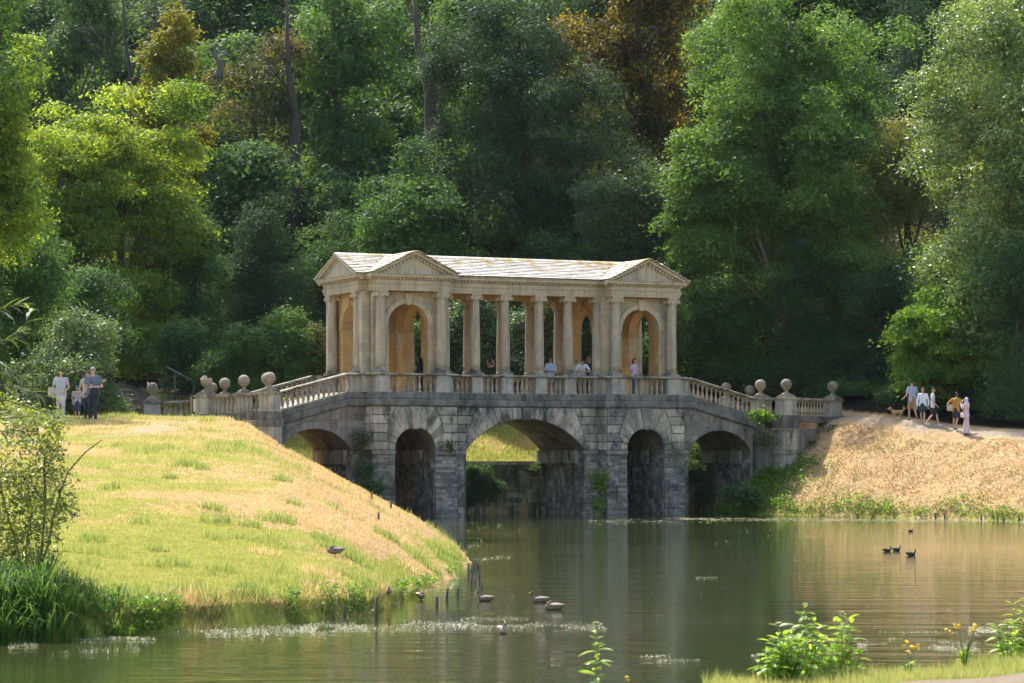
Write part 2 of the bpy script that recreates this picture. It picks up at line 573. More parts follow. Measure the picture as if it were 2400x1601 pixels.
def np_mesh(name, co, quads, attr=None, attr_name='tint'):
    me = bpy.data.meshes.new(name)
    k = quads.shape[1]
    me.vertices.add(len(co))
    me.vertices.foreach_set('co', np.ascontiguousarray(co, np.float32).ravel())
    me.loops.add(quads.size)
    me.loops.foreach_set('vertex_index', np.ascontiguousarray(quads, np.int32).ravel())
    me.polygons.add(len(quads))
    me.polygons.foreach_set('loop_start', np.arange(0, quads.size, k, dtype=np.int32))
    if attr is not None:
        a = me.attributes.new(attr_name, 'FLOAT', 'FACE')
        a.data.foreach_set('value', np.ascontiguousarray(attr, np.float32))
    me.update(calc_edges=True)
    return me


def cover(x, y, z):
    """what grows where; all of it belongs to the place"""
    u, v = to_local(x, y)
    n1 = vnoise(x, y, 6, 21); n2 = vnoise(x, y, 2.2, 22); n3 = vnoise(x, y, 0.8, 23)
    left = (x < 0) & (y > 30) & (y < 118)
    # left bank: green with parched patches, parched towards the crest by the bridge and the steep flank
    t1 = np.interp(y, [45, 67, 90, 116], [-2, -1.25, -2.6, -5.2]) - x
    g = 0.60 + 0.75 * (n1 - .5) + 0.7 * (n2 - .5) + .3 * (n3 - .5)
    g = g - 0.50 * smooth(y, 72, 92) * (1 - smooth(t1, 5.5, 9.5)) - 0.18 * smooth(y, 55, 62) * (1 - smooth(y, 68, 76)) + .35 * (1 - smooth(y, 44, 52))
    g = g + .22 * smooth(y, 78, 84) * smooth(t1, 5.0, 9.0)
    g = g - .55 * (1 - smooth(t1, 2.6, 6.5)) * smooth(y, 47, 60) + .25 * smooth(t1, 5, 9) * (1 - smooth(y, 60, 80))
    g = np.where((t1 > 0) & (t1 < .7), g + .6, g)
    green = np.where(left, g, 0.0)
    near = y < 30
    green = np.where(near, 1.3, green)
    tr = dist_poly(x, y, SHR)
    right = (x > 5) & (y > 80) & (tr > -1) & (y < 130)
    green = np.where(right, 0.13 + .5 * (n2 - .5) + .35 * (1 - smooth(tr, 0.1, .7)) + .5 * (1 - smooth(x, 9.0, 11.8)), green)
    back = (v > 4.6) & (y < 146) & ~right
    gb = 0.98 + 1.1 * (n2 - .5) + .4 * (n3 - .5) - .25 * smooth(-u, 5, 8)
    green = np.where(back, gb, green)
    # bare earth
    dirt = np.zeros_like(x)
    e = lambda cx, cy, rx, ry: np.clip(1.4 - np.hypot((x - cx) / rx, (y - cy) / ry) + 1.2 * (n2 - .5) + .7 * (n3 - .5), 0, 1)
    dirt = np.maximum(dirt, 0.55 * e(-2.9, 47, .5, 1.0))
    dirt = np.maximum(dirt, e(-17.5, 128, 3.2, 11) * (y > 113.5))
    dirt = np.where((x < -12) & (y > 117), np.maximum(dirt, .8), dirt)
    lip = (z > 0.02) & (z < 0.26) & (y < 52) & (y > 30)
    dirt = np.where(lip, .55 * n3 + .2, dirt)
    path = np.zeros_like(x)
    pm = path_mid_y(x)
    wd = np.interp(x, [9, 16, 20, 40], [1.7, 1.15, 1.05, 1.4])
    path = np.where((x > 12.5) & (tr > 3), 1 - smooth(np.abs(y - pm) + .5 * (n3 - .5), wd * .6, wd * .9), path)
    # worn gravel patch on the left bank and the track by the bridge end
    path = np.maximum(path, 0.8 * np.clip(1.1 * e(-11.0, 82.5, .85, 7.5) - .25, 0, 1))
    path = np.maximum(path, .85 * np.clip(e(-12.2, 55, .8, 3.2) - .2, 0, 1))
    path = np.maximum(path, .8 * (1 - smooth(np.hypot((x + 14.6) / 3.2, (y - 114.0) / 2.2), .6, 1.1)))
    # near gravel path bottom right
    pe = np.interp(x, [0, 2.6, 2.95, 4.15, 7, 30], [15, 19.0, 19.95, 21.05, 23.6, 44])
    path = np.where(near, 1 - smooth(y - pe + .15 * (n3 - .5), -.12, 0.05), path)
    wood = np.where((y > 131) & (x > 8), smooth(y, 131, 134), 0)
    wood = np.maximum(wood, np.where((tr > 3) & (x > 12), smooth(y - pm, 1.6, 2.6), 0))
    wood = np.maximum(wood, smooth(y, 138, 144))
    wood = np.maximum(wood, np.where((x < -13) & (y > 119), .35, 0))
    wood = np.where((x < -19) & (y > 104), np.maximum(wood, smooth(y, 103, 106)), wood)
    return dict(green=green, dirt=dirt, path=path, wood=wood)


build_ground()


def build_haze():
    mb = MB().box(-230, 230, -90, 345, -3.5, 78)
    m = bpy.data.materials.new('haze')
    m.use_nodes = True
    t = m.node_tree
    for n in list(t.nodes): t.nodes.remove(n)
    out = t.nodes.new('ShaderNodeOutputMaterial')
    v = t.nodes.new('ShaderNodeVolumePrincipled')
    v.inputs['Color'].default_value = (0.82, 0.90, 1.0, 1)
    v.inputs['Density'].default_value = HAZE
    v.inputs['Anisotropy'].default_value = 0.1
    t.links.new(v.outputs[0], out.inputs['Volume'])
    tag(mb.build('haze', m), kind='stuff')


HAZE = 0.00004
build_haze()


# ================================================================ water
def build_water():
    me = bpy.data.meshes.new('water')
    me.from_pydata([(-90, 5, 0), (90, 5, 0), (90, 126.5, 0), (-90, 126.5, 0)], [], [(0, 1, 2, 3)])
    m, t, b, o = new_mat('pond_water')
    b.inputs['Base Color'].default_value = (0.034, 0.042, 0.014, 1)
    b.inputs['Roughness'].default_value = 0.02
    b.inputs['IOR'].default_value = 1.333
    b.inputs['Specular IOR Level'].default_value = 0.62
    a1 = nz(t, coords(t, (0.30, 1.6, 1)), 2.4, 3, 0.5, 0.3)
    a2 = nz(t, coords(t, (0.9, 3.4, 1)), 4.5, 3, 0.55, 0.2)
    a3 = nz(t, coords(t, (0.035, 0.05, 1)), 1.0, 3, 0.6)
    am = ramp(t, a3, [(0.38, (0.22,) * 3), (0.62, (1, 1, 1))])
    s = t.nodes.new('ShaderNodeMath'); s.operation = 'MULTIPLY_ADD'
    t.links.new(a2, s.inputs[0]); s.inputs[1].default_value = 0.28; t.links.new(a1, s.inputs[2])
    a0 = nz(t, coords(t, (0.10, 0.72, 1)), 1.9, 2, 0.5, 0.6)
    s2 = t.nodes.new('ShaderNodeMath'); s2.operation = 'MULTIPLY_ADD'
    t.links.new(a0, s2.inputs[0]); s2.inputs[1].default_value = 1.7; t.links.new(s.outputs[0], s2.inputs[2])
    h = rgbm(t, s2.outputs[0], am)
    bump(t, b, h, 1.0, 0.0125)
    me.materials.append(m)
    tag(mesh_obj('water', me), kind='structure')


build_water()

# ================================================================ the covered bridge
BR = empty('covered_bridge', (BO[0], BO[1], 0), TH,
           'Palladian style covered stone bridge with pedimented pavilions, colonnade and slate roof over the pond', 'bridge')


def part(mb, name, mats, parent=None):
    return mb.build(name, mats, parent or BR)


def arch_pts(c, rad, zc, a0, n=16):
    """points of an arc from left springing to right springing; a0 = angle of the springing above horizontal"""
    return [(c - rad * math.cos(a0 + (math.pi - 2 * a0) * k / n), zc + rad * math.sin(a0 + (math.pi - 2 * a0) * k / n)) for k in range(n + 1)]


def arched_block(u0, u1, y0, y1, z0, ztop, arc, mi_out=0, mi_in=1, axis='u'):
    """wall u0..u1, y0..y1 with an opening below the arc; ztop may be a function of u"""
    zt = ztop if callable(ztop) else (lambda u: ztop)
    mb = MB()
    L, Rr = arc[0][0], arc[-1][0]

    def V(u, y, z): return (u, y, z) if axis == 'u' else (y, u, z)
    for y in (y0, y1):
        fr = [(u0, z0), (L, z0), (L, arc[0][1]), (L, zt(L)), (u0, zt(u0))]
        mb.add([V(a, y, b) for a, b in fr], [(0, 1, 2, 3, 4)], mi_out)
        fr = [(Rr, z0), (u1, z0), (u1, zt(u1)), (Rr, zt(Rr)), (Rr, arc[-1][1])]
        mb.add([V(a, y, b) for a, b in fr], [(0, 1, 2, 3, 4)], mi_out)
        for (a, b), (c, d) in zip(arc[:-1], arc[1:]):
            mb.add([V(a, y, b), V(c, y, d), V(c, y, zt(c)), V(a, y, zt(a))], [(0, 1, 2, 3)], mi_out)
    pts = [(L, z0)] + list(arc) + [(Rr, z0)]
    for (a, b), (c, d) in zip(pts[:-1], pts[1:]):
        mb.add([V(a, y0, b), V(c, y0, d), V(c, y1, d), V(a, y1, b)], [(0, 1, 2, 3)], mi_in)
    tp = [u0, L] + [a for a, b in arc[1:-1]] + [Rr, u1]
    for a, c in zip(tp[:-1], tp[1:]):
        mb.add([V(a, y0, zt(a)), V(c, y0, zt(c)), V(c, y1, zt(c)), V(a, y1, zt(a))], [(0, 1, 2, 3)], mi_out)
    for a in (u0, u1):
        mb.add([V(a, y0, z0), V(a, y1, z0), V(a, y1, zt(a)), V(a, y0, zt(a))], [(0, 1, 2, 3)], mi_out)
    return mb


VW = 4.04
VM = VW / 2
SPR, AR = 8.39, 0.967          # pavilion arches
ZI = 2.9                       # impost level of the substructure


# ---- substructure
def deck_slope(u):
    a = abs(u)
    return 4.83 - 0.9 * min(max((a - 8.55) / (11.75 - 8.55), 0), 1)


def segarc(c, half, spring, crown, n=18):
    rise = crown - spring
    rad = (half * half + rise * rise) / (2 * rise)
    zc = crown - rad
    a0 = math.asin((spring - zc) / rad)
    return arch_pts(c, rad, zc, a0, n), rad, zc, a0


ARC_C, RC, ZC_C, A0_C = segarc(0.05, 2.93, ZI, 4.31, 24)
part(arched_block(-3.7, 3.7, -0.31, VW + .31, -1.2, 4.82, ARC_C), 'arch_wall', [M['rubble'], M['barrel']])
for s in (-1, 1):
    c = 5.69 * s
    arc, rS, zS, aS = segarc(c, 0.955, ZI + .03, ZI + .03 + .95, 16)
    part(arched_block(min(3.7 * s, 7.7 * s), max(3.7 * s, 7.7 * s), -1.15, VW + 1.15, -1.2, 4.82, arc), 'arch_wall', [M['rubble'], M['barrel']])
    c = 10.03 * s
    arcF, rF, zF, aF = segarc(c, 1.66, ZI, 3.83, 18)
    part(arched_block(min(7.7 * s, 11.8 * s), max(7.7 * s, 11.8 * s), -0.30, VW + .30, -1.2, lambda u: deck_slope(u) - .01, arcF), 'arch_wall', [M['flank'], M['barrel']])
# deck
part(MB().box(-8.5, 8.5, -0.28, VW + .28, 4.84, 5.44), 'deck', M['coping'])
for s in (-1, 1):
    mb = MB()
    a, b_ = 8.5 * s, 12.2 * s
    q = [(a, -.2), (a, VW + .2), (b_, VW + .2), (b_, -.2)]
    vs = [(a, -.2, 4.0), (a, VW + .2, 4.0), (b_, VW + .2, 3.6), (b_, -.2, 3.6), (a, -.2, 5.44), (a, VW + .2, 5.44), (b_, VW + .2, 4.5), (b_, -.2, 4.5)]
    mb.add(vs, [(0, 1, 2, 3), (4, 5, 6, 7), (0, 1, 5, 4), (1, 2, 6, 5), (2, 3, 7, 6), (3, 0, 4, 7)])
    part(mb, 'ramp', M['coping'])

# ---- rusticated faces: every block its own piece
def block(poly, face, proud, mat, name='stone_block', ch=0.025, sgn=-1):
    return part(MB().prism(poly, face + sgn * proud, face - sgn * .05, 0, ch), name, mat)


def shrink(poly, g=0.012):
    n = len(poly)
    cx = sum(p[0] for p in poly) / n; cz = sum(p[1] for p in poly) / n
    out = []
    for p in poly:
        dx, dz = p[0] - cx, p[1] - cz
        out.append((p[0] - g * (1 if dx > 0 else -1), p[1] - g * (1 if dz > 0 else -1)))
    return out


ZCS = [2.915, 3.285, 3.67, 4.05, 4.44, 4.815]


def rustic(c, rad, zc, a_spring, kn, fan, ul, ur, face, key_half, proud=0.07):
    """kn: knee angles (deg) for each course top 1..5; fan: angles up to the keystone"""
    rr = random.Random(int(c * 10) + 5)
    cs, sn = math.cos, math.sin
    ang = [a_spring] + [R(k) for k in kn]
    for sd in (-1, 1):
        edge = ul if sd < 0 else ur
        for i in range(5):
            z0, z1 = ZCS[i], ZCS[i + 1]
            a0, a1 = ang[i], ang[i + 1]
            A0 = (c + sd * rad * cs(a0), zc + rad * sn(a0)); A1 = (c + sd * rad * cs(a1), zc + rad * sn(a1))
            if i == 0:
                K0 = (c + sd * (rad * cs(a0) + .34), z0); A0 = (A0[0], z0)
            else:
                K0 = (c + sd * (z0 - zc) / math.tan(a0), z0)
            K1 = (c + sd * (z1 - zc) / math.tan(a1), z1)
            pv = [A0, K0, K1, A1]
            block(shrink(pv), face, proud + rr.uniform(-.008, .012), M['block'], 'voussoir')
            # course beyond the knee, cut into one to three stones
            ks = sorted([K0[0], K1[0]], key=lambda q: sd * q)
            far = edge
            length = abs(far - ks[-1])
            nb = max(1, int(round(length / rr.uniform(.65, 1.0))))
            cuts = [ks[-1] + (far - ks[-1]) * (k + (rr.uniform(-.18, .18) if 0 < k < nb else 0)) / nb for k in range(nb + 1)]
            for k in range(nb):
                if k == 0:
                    pl = [K0, (cuts[1], z0), (cuts[1], z1), K1]
                else:
                    pl = [(cuts[k], z0), (cuts[k + 1], z0), (cuts[k + 1], z1), (cuts[k], z1)]
                block(shrink(pl), face, proud + rr.uniform(-.012, .012), M['block'])
        fa = [R(kn[-1])] + [R(k) for k in fan]
        for a0, a1 in zip(fa[:-1], fa[1:]):
            A0 = (c + sd * rad * cs(a0), zc + rad * sn(a0)); A1 = (c + sd * rad * cs(a1), zc + rad * sn(a1))
            zt = ZCS[-1]
            K0 = (c + sd * (zt - zc) / math.tan(a0), zt); K1 = (c + sd * (zt - zc) / math.tan(a1), zt)
            block(shrink([A0, K0, K1, A1]), face, proud + rr.uniform(-.01, .015), M['block'], 'voussoir')
    aK = R(fan[-1])
    hb = rad * math.cos(aK); ht = (ZCS[-1] - zc) / math.tan(aK)
    kz = zc + rad * math.sin(aK) - .05
    block([(c - hb, kz), (c + hb, kz), (c + ht, ZCS[-1]), (c - ht, ZCS[-1])], face, proud + (.14 if rad > 2 else .05), M['dark'] if rad > 2 else M['block'], 'keystone', .03)


_, rS, zS, aS = segarc(0, 0.955, ZI + .03, ZI + .03 + .95, 16)
for s in (-1, 1):
    rustic(5.69 * s, rS + .004, zS, max(aS, 0.0), [15.5, 29, 42, 54, 64], [74, 82], min(3.7 * s, 7.7 * s) + .01, max(3.7 * s, 7.7 * s) - .01, -1.15, .1)
rustic(0.05, RC + .004, ZC_C, A0_C, [42.6, 47.2, 51.8, 56.2, 60.4], [64.6, 68.8, 72.8, 76.6, 80.4, 84.0, 87.0], -3.69, 3.69, -.31, .2)
# quoin returns on the sides of the projecting bays
for u in (-7.7, 3.7):
    for i in range(5):
        mb = MB().box(u - .05, u + .02, (-1.15 if u < 0 else -1.15) + .012, (-.32 if u < 0 else -.38), ZCS[i] + .012, ZCS[i + 1] - .012)
        part(mb, 'stone_block', M['block'])


# flanking walls: flush ashlar with a plain arch ring
def flank(s):
    rr = random.Random(7 + s)
    c = 10.03 * s
    _, rad, zc, a0 = segarc(c, 1.66, ZI, 3.83)
    nv = 15
    for k in range(nv):
        t0 = a0 + (math.pi - 2 * a0) * k / nv; t1 = a0 + (math.pi - 2 * a0) * (k + 1) / nv
        pl = [(c - rad * math.cos(t), zc + rad * math.sin(t)) for t in (t0, t1)] + [(c - (rad + .3) * math.cos(t), zc + (rad + .3) * math.sin(t)) for t in (t1, t0)]
        if min(p[0] * s for p in pl) < 7.72 or max(p[0] * s for p in pl) > 11.78: continue
        block(shrink(pl, .004), -.30, .03 + rr.uniform(0, .008), M['flank'], 'voussoir', .006)
    rows = [2.92, 3.25, 3.58, 3.9, 4.22, 4.52, 4.8]
    for z0, z1 in zip(rows[:-1], rows[1:]):
        x = 7.72
        ends = []
        dz = (z0 + z1) / 2 - zc
        hw = math.sqrt(max((rad + .3) ** 2 - (z0 - zc) ** 2, 0)) if (z0 - zc) < rad + .3 else 0
        if hw > 0: ends = [(7.72, 10.03 - hw), (10.03 + hw, 11.76)]
        else: ends = [(7.72, 11.76)]
        for a, b_ in ends:
            if b_ - a < .12: continue
            n = max(1, int(round((b_ - a) / rr.uniform(.55, .85))))
            cs_ = [a + (b_ - a) * (k + (rr.uniform(-.2, .2) if 0 < k < n else 0)) / n for k in range(n + 1)]
            for p, q in zip(cs_[:-1], cs_[1:]):
                zt0, zt1 = min(z1, deck_slope(p) - .02), min(z1, deck_slope(q) - .02)
                if zt0 - z0 < .05 and zt1 - z0 < .05: continue
                zt1 = max(zt1, z0 + .02)
                pl = [(p * s, z0), (q * s, z0), (q * s, zt1), (p * s, zt0)]
                block(shrink(pl, .006), -.30, .012 + rr.uniform(0, .012), M['flank'], 'stone_block', .006)


flank(-1); flank(1)


# ---- rubble courses on the piers (too small to pick apart: one part)
def rubble_face(mb, u0, u1, face, z0, z1, rr, axis='u', sgn=-1, h=(.09, .16)):
    z = z0
    while z < z1 - .03:
        hh = min(rr.uniform(*h), z1 - z)
        u = u0
        while u < u1 - .02:
            ww = min(rr.uniform(.14, .46), u1 - u)
            if u1 - (u + ww) < .08: ww = u1 - u
            pr = rr.uniform(.006, .045)
            y0, y1 = face + sgn * pr, face - sgn * .02
            a, b_ = min(y0, y1), max(y0, y1)
            if axis == 'u': mb.box(u + .006, u + ww - .006, a, b_, z + .006, z + hh - .006)
            else: mb.box(a, b_, u + .006, u + ww - .006, z + .006, z + hh - .006)
            u += ww
        z += hh


rr = random.Random(3)
mb = MB()
for s in (-1, 1):
    for a, b_ in ((3.72, 4.73), (6.65, 7.68)):
        lo, hi = min(a * s, b_ * s), max(a * s, b_ * s)
        rubble_face(mb, lo, hi, -1.15, 1.32, 2.7, rr)
        rubble_face(mb, lo, hi, -1.21, -.3, 1.18, rr)
    lo, hi = min(2.98 * s, 3.68 * s), max(2.98 * s, 3.68 * s)
    rubble_face(mb, lo, hi, -.31, -.3, 2.7, rr)
    lo, hi = min(7.72 * s, 8.36 * s), max(7.72 * s, 8.36 * s)
    rubble_face(mb, lo, hi, -.30, -.3, 2.7, rr)
for u in (-7.7, 3.7):
    rubble_face(mb, -1.13, -.33, u, -.3, 2.7, rr, 'v')
for u, v0, v1 in ((-4.735 + .0, -1.1, 5.1), (6.645, -1.1, 5.1), (2.98, -.3, 4.3), (11.69, -.3, 4.3), (-8.37, -.3, 4.3)):
    rubble_face(mb, v0, v1, u, -.3, 2.7, rr, 'v', h=(.14, .26))
def tint_boxes(o):
    n = len(o.data.polygons)
    a = o.data.attributes.new('tint', 'FLOAT', 'FACE')
    a.data.foreach_set('value', np.repeat(np.random.default_rng(n).random(n // 6 + 1), 6)[:n].astype(np.float32))
    return o


tag(tint_boxes(part(mb, 'pier_masonry', M['rubble'])), kind='stuff')
# plinth set-offs and impost band
for s in (-1, 1):
    for a, b_ in ((3.66, 4.73), (6.65, 7.74)):
        lo, hi = min(a * s, b_ * s), max(a * s, b_ * s)
        part(MB().box(lo, hi, -1.24, -1.12, 1.18, 1.30), 'pier_ledge', M['rubble'])
        part(MB().box(lo, hi, -1.20, -1.0, -1.2, 1.19), 'pier_plinth', M['rubble'])
        part(MB().box(lo - .0, hi + .0, -1.26, -1.10, 2.72, 2.905), 'impost_band', M['flank'])
    lo, hi = min(2.9 * s, 3.66 * s), max(2.9 * s, 3.66 * s)
    part(MB().box(lo, hi, -.42, -.2, 2.72, 2.905), 'impost_band', M['flank'])
    lo, hi = min(7.76 * s, 8.40 * s), max(7.76 * s, 8.40 * s)
    part(MB().box(lo, hi, -.38, -.2, 2.72, 2.905), 'impost_band', M['flank'])
# springing blocks seen inside the arches (pale)
for u0, u1, v0, v1 in ((2.78, 2.95, 0.2, 4.3), (11.52, 11.68, .5, 4.2), (-8.52, -8.36, .2, 4.2), (-4.86, -4.72, .3, 5.1), (6.5, 6.64, .3, 5.1)):
    part(MB().box(u0, u1, v0, v1, 2.30, 2.9), 'springer', M['block'])

# ---- dam wall behind the arches
mb = MB().box(-12.5, 12.5, VW + .52, VW + .95, -1.2, 2.22)
part(mb, 'dam_wall', M['dam'])
mb = MB()
rubble_face(mb, -12.4, 12.4, VW + .52, -.3, 2.2, rr, h=(.12, .28))
tag(tint_boxes(part(mb, 'dam_masonry', M['dam'])), kind='stuff')
u = -12.5
while u < 12.5:
    ww = rr.uniform(.8, 1.4)
    part(MB().box(u + .008, min(u + ww, 12.5) - .008, VW + .42, VW + 1.0, 2.225, 2.40), 'dam_coping_stone', M['block'])
    u += ww


# ---- bands (dark, blackened) following the parapet line
def sweep(path, prof, closed=False, mi=0):
    """path: (u,v,z) outer face corners, left side of travel = outward... prof: (out,z)"""
    n = len(path)
    mb = MB()
    rings = []
    for i in range(n):
        p = Vector(path[i][:2])
        if closed or 0 < i < n - 1:
            a = (p - Vector(path[i - 1][:2])).normalized()
            b = (Vector(path[(i + 1) % n][:2]) - p).normalized()
        elif i == 0:
            a = b = (Vector(path[1][:2]) - p).normalized()
        else:
            a = b = (p - Vector(path[i - 1][:2])).normalized()
        na = Vector((a.y, -a.x)); nb = Vector((b.y, -b.x))
        k = 1 + na.dot(nb)
        off = (na + nb) / max(k, .15)
        z = path[i][2] if len(path[i]) > 2 else 0
        rings.append([(p.x + off.x * o, p.y + off.y * o, z + h) for o, h in prof])
    m = len(prof)
    vs = [q for r in rings for q in r]
    fs = []
    for i in range(n if closed else n - 1):
        j = (i + 1) % n
        for k in range(m - 1):
            fs.append((i * m + k, j * m + k, j * m + k + 1, i * m + k + 1))
    if not closed:
        fs.append(tuple(range(m)))
        fs.append(tuple((n - 1) * m + k for k in range(m)))
    mb.add(vs, fs, mi)
    return mb


# front line of the substructure (from left to right, outward = -v)
def front_line(z=0.0):
    pts = []
    pts += [(-11.95, -.30, -.9 + z), (-8.55, -.30, z), (-7.7, -.30, z), (-7.7, -1.15, z), (-3.7, -1.15, z), (-3.7, -.31, z), (3.7, -.31, z), (3.7, -1.15, z),
            (7.7, -1.15, z), (7.7, -.30, z), (8.55, -.30, z), (11.95, -.30, -.9 + z)]
    return pts


def mirror_line(pts):
    return [(-p[0], VW - p[1], p[2]) for p in pts]


BAND1 = [(-.25, 5.145), (.05, 5.145), (.07, 5.17), (.07, 5.40), (.03, 5.445), (-.25, 5.445)]
BAND2 = [(-.25, 4.825), (.08, 4.825), (.10, 4.86), (.14, 4.88), (.14, 5.08), (.10, 5.14), (-.25, 5.14)]
for ln in (front_line(), mirror_line(front_line())):
    part(sweep(ln, BAND1), 'plinth_band', M['dark'])
    part(sweep(ln, BAND2), 'string_course', M['dark'])

# ---- parapet: coping, pedestals, balusters
ZP0, ZP1 = 5.445, 6.17
COP = [(-.27, ZP1 + .003), (.20, ZP1 + .003), (.24, ZP1 + .03), (.24, ZP1 + .075), (.20, ZP1 + .10), (-.27, ZP1 + .10), (-.27, ZP1)]
BAL_H = .70


def baluster_mesh(h):
    mb = MB()
    mb.box(-.075, .075, -.075, .075, 0, .06)
    k = h - .12
    pr = [(.045, 0), (.06, .03), (.04, .06), (.045, .10), (.075, .22), (.082, .30), (.07, .42), (.045, .60), (.035, .72), (.038, .80), (.06, .84), (.06, .87), (.042, .90), (.055, 1.0)]
    mb.lathe([(r * .95, .06 + z * k) for r, z in pr], 8)
    mb.box(-.07, .07, -.07, .07, h - .06, h)
    return mb.mesh('baluster', M['baluster'])


BALM = baluster_mesh(BAL_H + .02)


def baluster(u, v, z):
    o = mesh_obj('baluster', BALM, BR, (u, v, z))
    return o


def pedestal(u, v, z0=ZP0, z1=ZP1, w=.60, d=.60, mat='pedestal', rz=0.0):
    mb = MB()
    h, k = w / 2, d / 2
    mb.box(-h, h, -k, k, z0 + .1, z1 - .003)
    mb.box(-h - .03, h + .03, -k - .03, k + .03, z0, z0 + .1)
    mb.box(-h + .06, h - .06, -k - .018, k + .018, z0 + .17, z1 - .09)
    o = mb.build('pedestal', M[mat], BR, (u, v, 0))
    o.rotation_euler = (0, 0, rz)
    return o


COLS = [.85, 2.31, 3.79]
PV = (4.33, 7.19)


def bal_run(u0, u1, v, z0, z1=None, sp=.235):
    n = max(1, int(round((u1 - u0) / sp)))
    for k in range(n):
        f = (k + .5) / n
        baluster(u0 + (u1 - u0) * f, v, z0 + ((z1 - z0) * f if z1 is not None else 0))


for side in (0, 1):
    fv = (lambda v: v) if side == 0 else (lambda v: VW - v)
    for s in (-1, 1):
        for u in COLS:
            pedestal(u * s, fv(0.0) + 0, w=.52, d=.56)
        for u in PV:
            pedestal(u * s, fv(-.84), w=.66, d=.58)
        pedestal(7.86 * s, fv(.12), w=.62, d=.74)
        pedestal(7.72 * s, fv(-.40), w=.40, d=.36)
        pedestal(3.92 * s, fv(-.42), w=.30, d=.40)
        bal_run(min(4.68 * s, 6.84 * s), max(4.68 * s, 6.84 * s), fv(-.84), ZP0, sp=.27)
        bal_run(min(1.12 * s, 2.04 * s), max(1.12 * s, 2.04 * s), fv(0), ZP0)
        bal_run(min(2.58 * s, 3.52 * s), max(2.58 * s, 3.52 * s), fv(0), ZP0)
        # sloping run
        a, b_ = 8.45 * s, 11.78 * s
        n = 14
        for k in range(n):
            f = (k + .5) / n
            baluster(a + (b_ - a) * f, fv(0.0), ZP0 - .02 - .9 * f * (3.33 / 3.4))
        pedestal(8.3 * s, fv(0), w=.24, d=.44)
    bal_run(-.58, .58, fv(0), ZP0)
    ln = [(-11.95, -.10, -.9), (-8.55, -.10, 0), (-8.14, -.10, 0), (-8.14, -.22, 0), (-7.62, -.22, 0), (-7.62, -.98, 0), (-3.9, -.98, 0), (-3.9, -.14, 0)]
    ln = ln + [(-p[0], p[1], p[2]) for p in reversed(ln)]
    if side: ln = mirror_line(ln)
    part(sweep(ln, COP), 'coping', M['coping'])


# ---- columns
def column_meshes():
    sh = MB()
    z0, z1 = 6.27 + .26, 9.88 - .30
    H = z1 - z0
    sh.lathe([(.235 * (1 - .20 * max(0, (k / 12 - .25) / .75) ** 1.6), H * k / 12) for k in range(13)], 20)
    sh.lathe([(.20, H), (.205, H + .02), (.19, H + .04)], 16)
    base = MB()
    base.box(-.31, .31, -.31, .31, 0, .09)
    base.lathe([(.295, .09), (.31, .12), (.295, .15), (.265, .16), (.25, .18), (.265, .20), (.275, .215), (.265, .24), (.24, .262)], 18)
    cap = MB()
    cap.lathe([(.19, 0), (.205, .03), (.23, .07), (.215, .10)], 16)
    cap.box(-.255, .255, -.255, .255, .235, .298)
    cap.box(-.215, .215, -.215, .215, .09, .235)
    # diagonal volutes
    for sx in (-1, 1):
        for sy in (-1, 1):
            d = Vector((sx, sy, 0)).normalized()
            c = Vector((sx * .225, sy * .225, .125))
            tn = Vector((-d.y, d.x, 0))
            vs = []
            n = 10
            for r_, w_ in ((.09, -.045), (.09, .045), (.045, .06), (.045, -.06)):
                for k in range(n):
                    a = 2 * math.pi * k / n
                    vs.append(c + d * (math.cos(a) * r_) + Vector((0, 0, 1)) * (math.sin(a) * r_) + tn * w_)
            fs = [(k, (k + 1) % n, n + (k + 1) % n, n + k) for k in range(n)]
            fs += [tuple(range(n)), tuple(range(n, 2 * n))]
            fs += [tuple(range(2 * n, 3 * n)), tuple(range(3 * n, 4 * n))]
            fs += [(2 * n + k, 2 * n + (k + 1) % n, 3 * n + (k + 1) % n, 3 * n + k) for k in range(n)]
            cap.add(vs, fs)
    return sh.mesh('column', M['column']), base.mesh('column_base', M['coping']), cap.mesh('capital', M['ent'])


CM = column_meshes()


def column(u, v):
    z0 = 6.27
    o = mesh_obj('column', CM[0], BR, (u, v, z0 + .26))
    b_ = mesh_obj('column_base', CM[1], o, (0, 0, -.258))
    c = mesh_obj('capital', CM[2], o, (0, 0, 9.58 - z0 - .26))
    return o


for fv in (lambda v: v, lambda v: VW - v):
    for s in (-1, 1):
        for u in COLS: column(u * s, fv(0))
        for u in PV: column(u * s, fv(-.84))
        column(7.74 * s, fv(.45))


# ---- pavilion walls with arches on all four sides
def archivolt(c, face, sgn, axis, name='archivolt'):
    mb = MB()
    prof = [(AR - .004, 0), (AR - .004, .05), (AR + .06, .05), (AR + .07, .07), (AR + .15, .07), (AR + .17, .10), (AR + .22, .10), (AR + .22, 0)]
    n = 20
    vs = []
    for k in range(n + 1):
        a = math.pi * k / n
        for r, o in prof:
            q = (c - r * math.cos(a), face + sgn * o, SPR + r * math.sin(a))
            vs.append(q if axis == 'u' else (q[1], q[0], q[2]))
    m = len(prof)
    fs = []
    for k in range(n):
        for j in range(m - 1):
            fs.append((k * m + j, (k + 1) * m + j, (k + 1) * m + j + 1, k * m + j + 1))
    mb.add(vs, fs)
    return mb


def impost(u0, u1, y0, y1, axis):
    mb = MB()
    for a, z0, z1 in ((.02, SPR - .17, SPR - .11), (.04, SPR - .11, SPR - .05), (.07, SPR - .05, SPR + .01)):
        b = (u0 - a, u1 + a, y0 - a, y1 + a)
        if axis == 'u': mb.box(b[0], b[1], b[2], b[3], z0, z1)
        else: mb.box(b[2], b[3], b[0], b[1], z0, z1)
    return mb


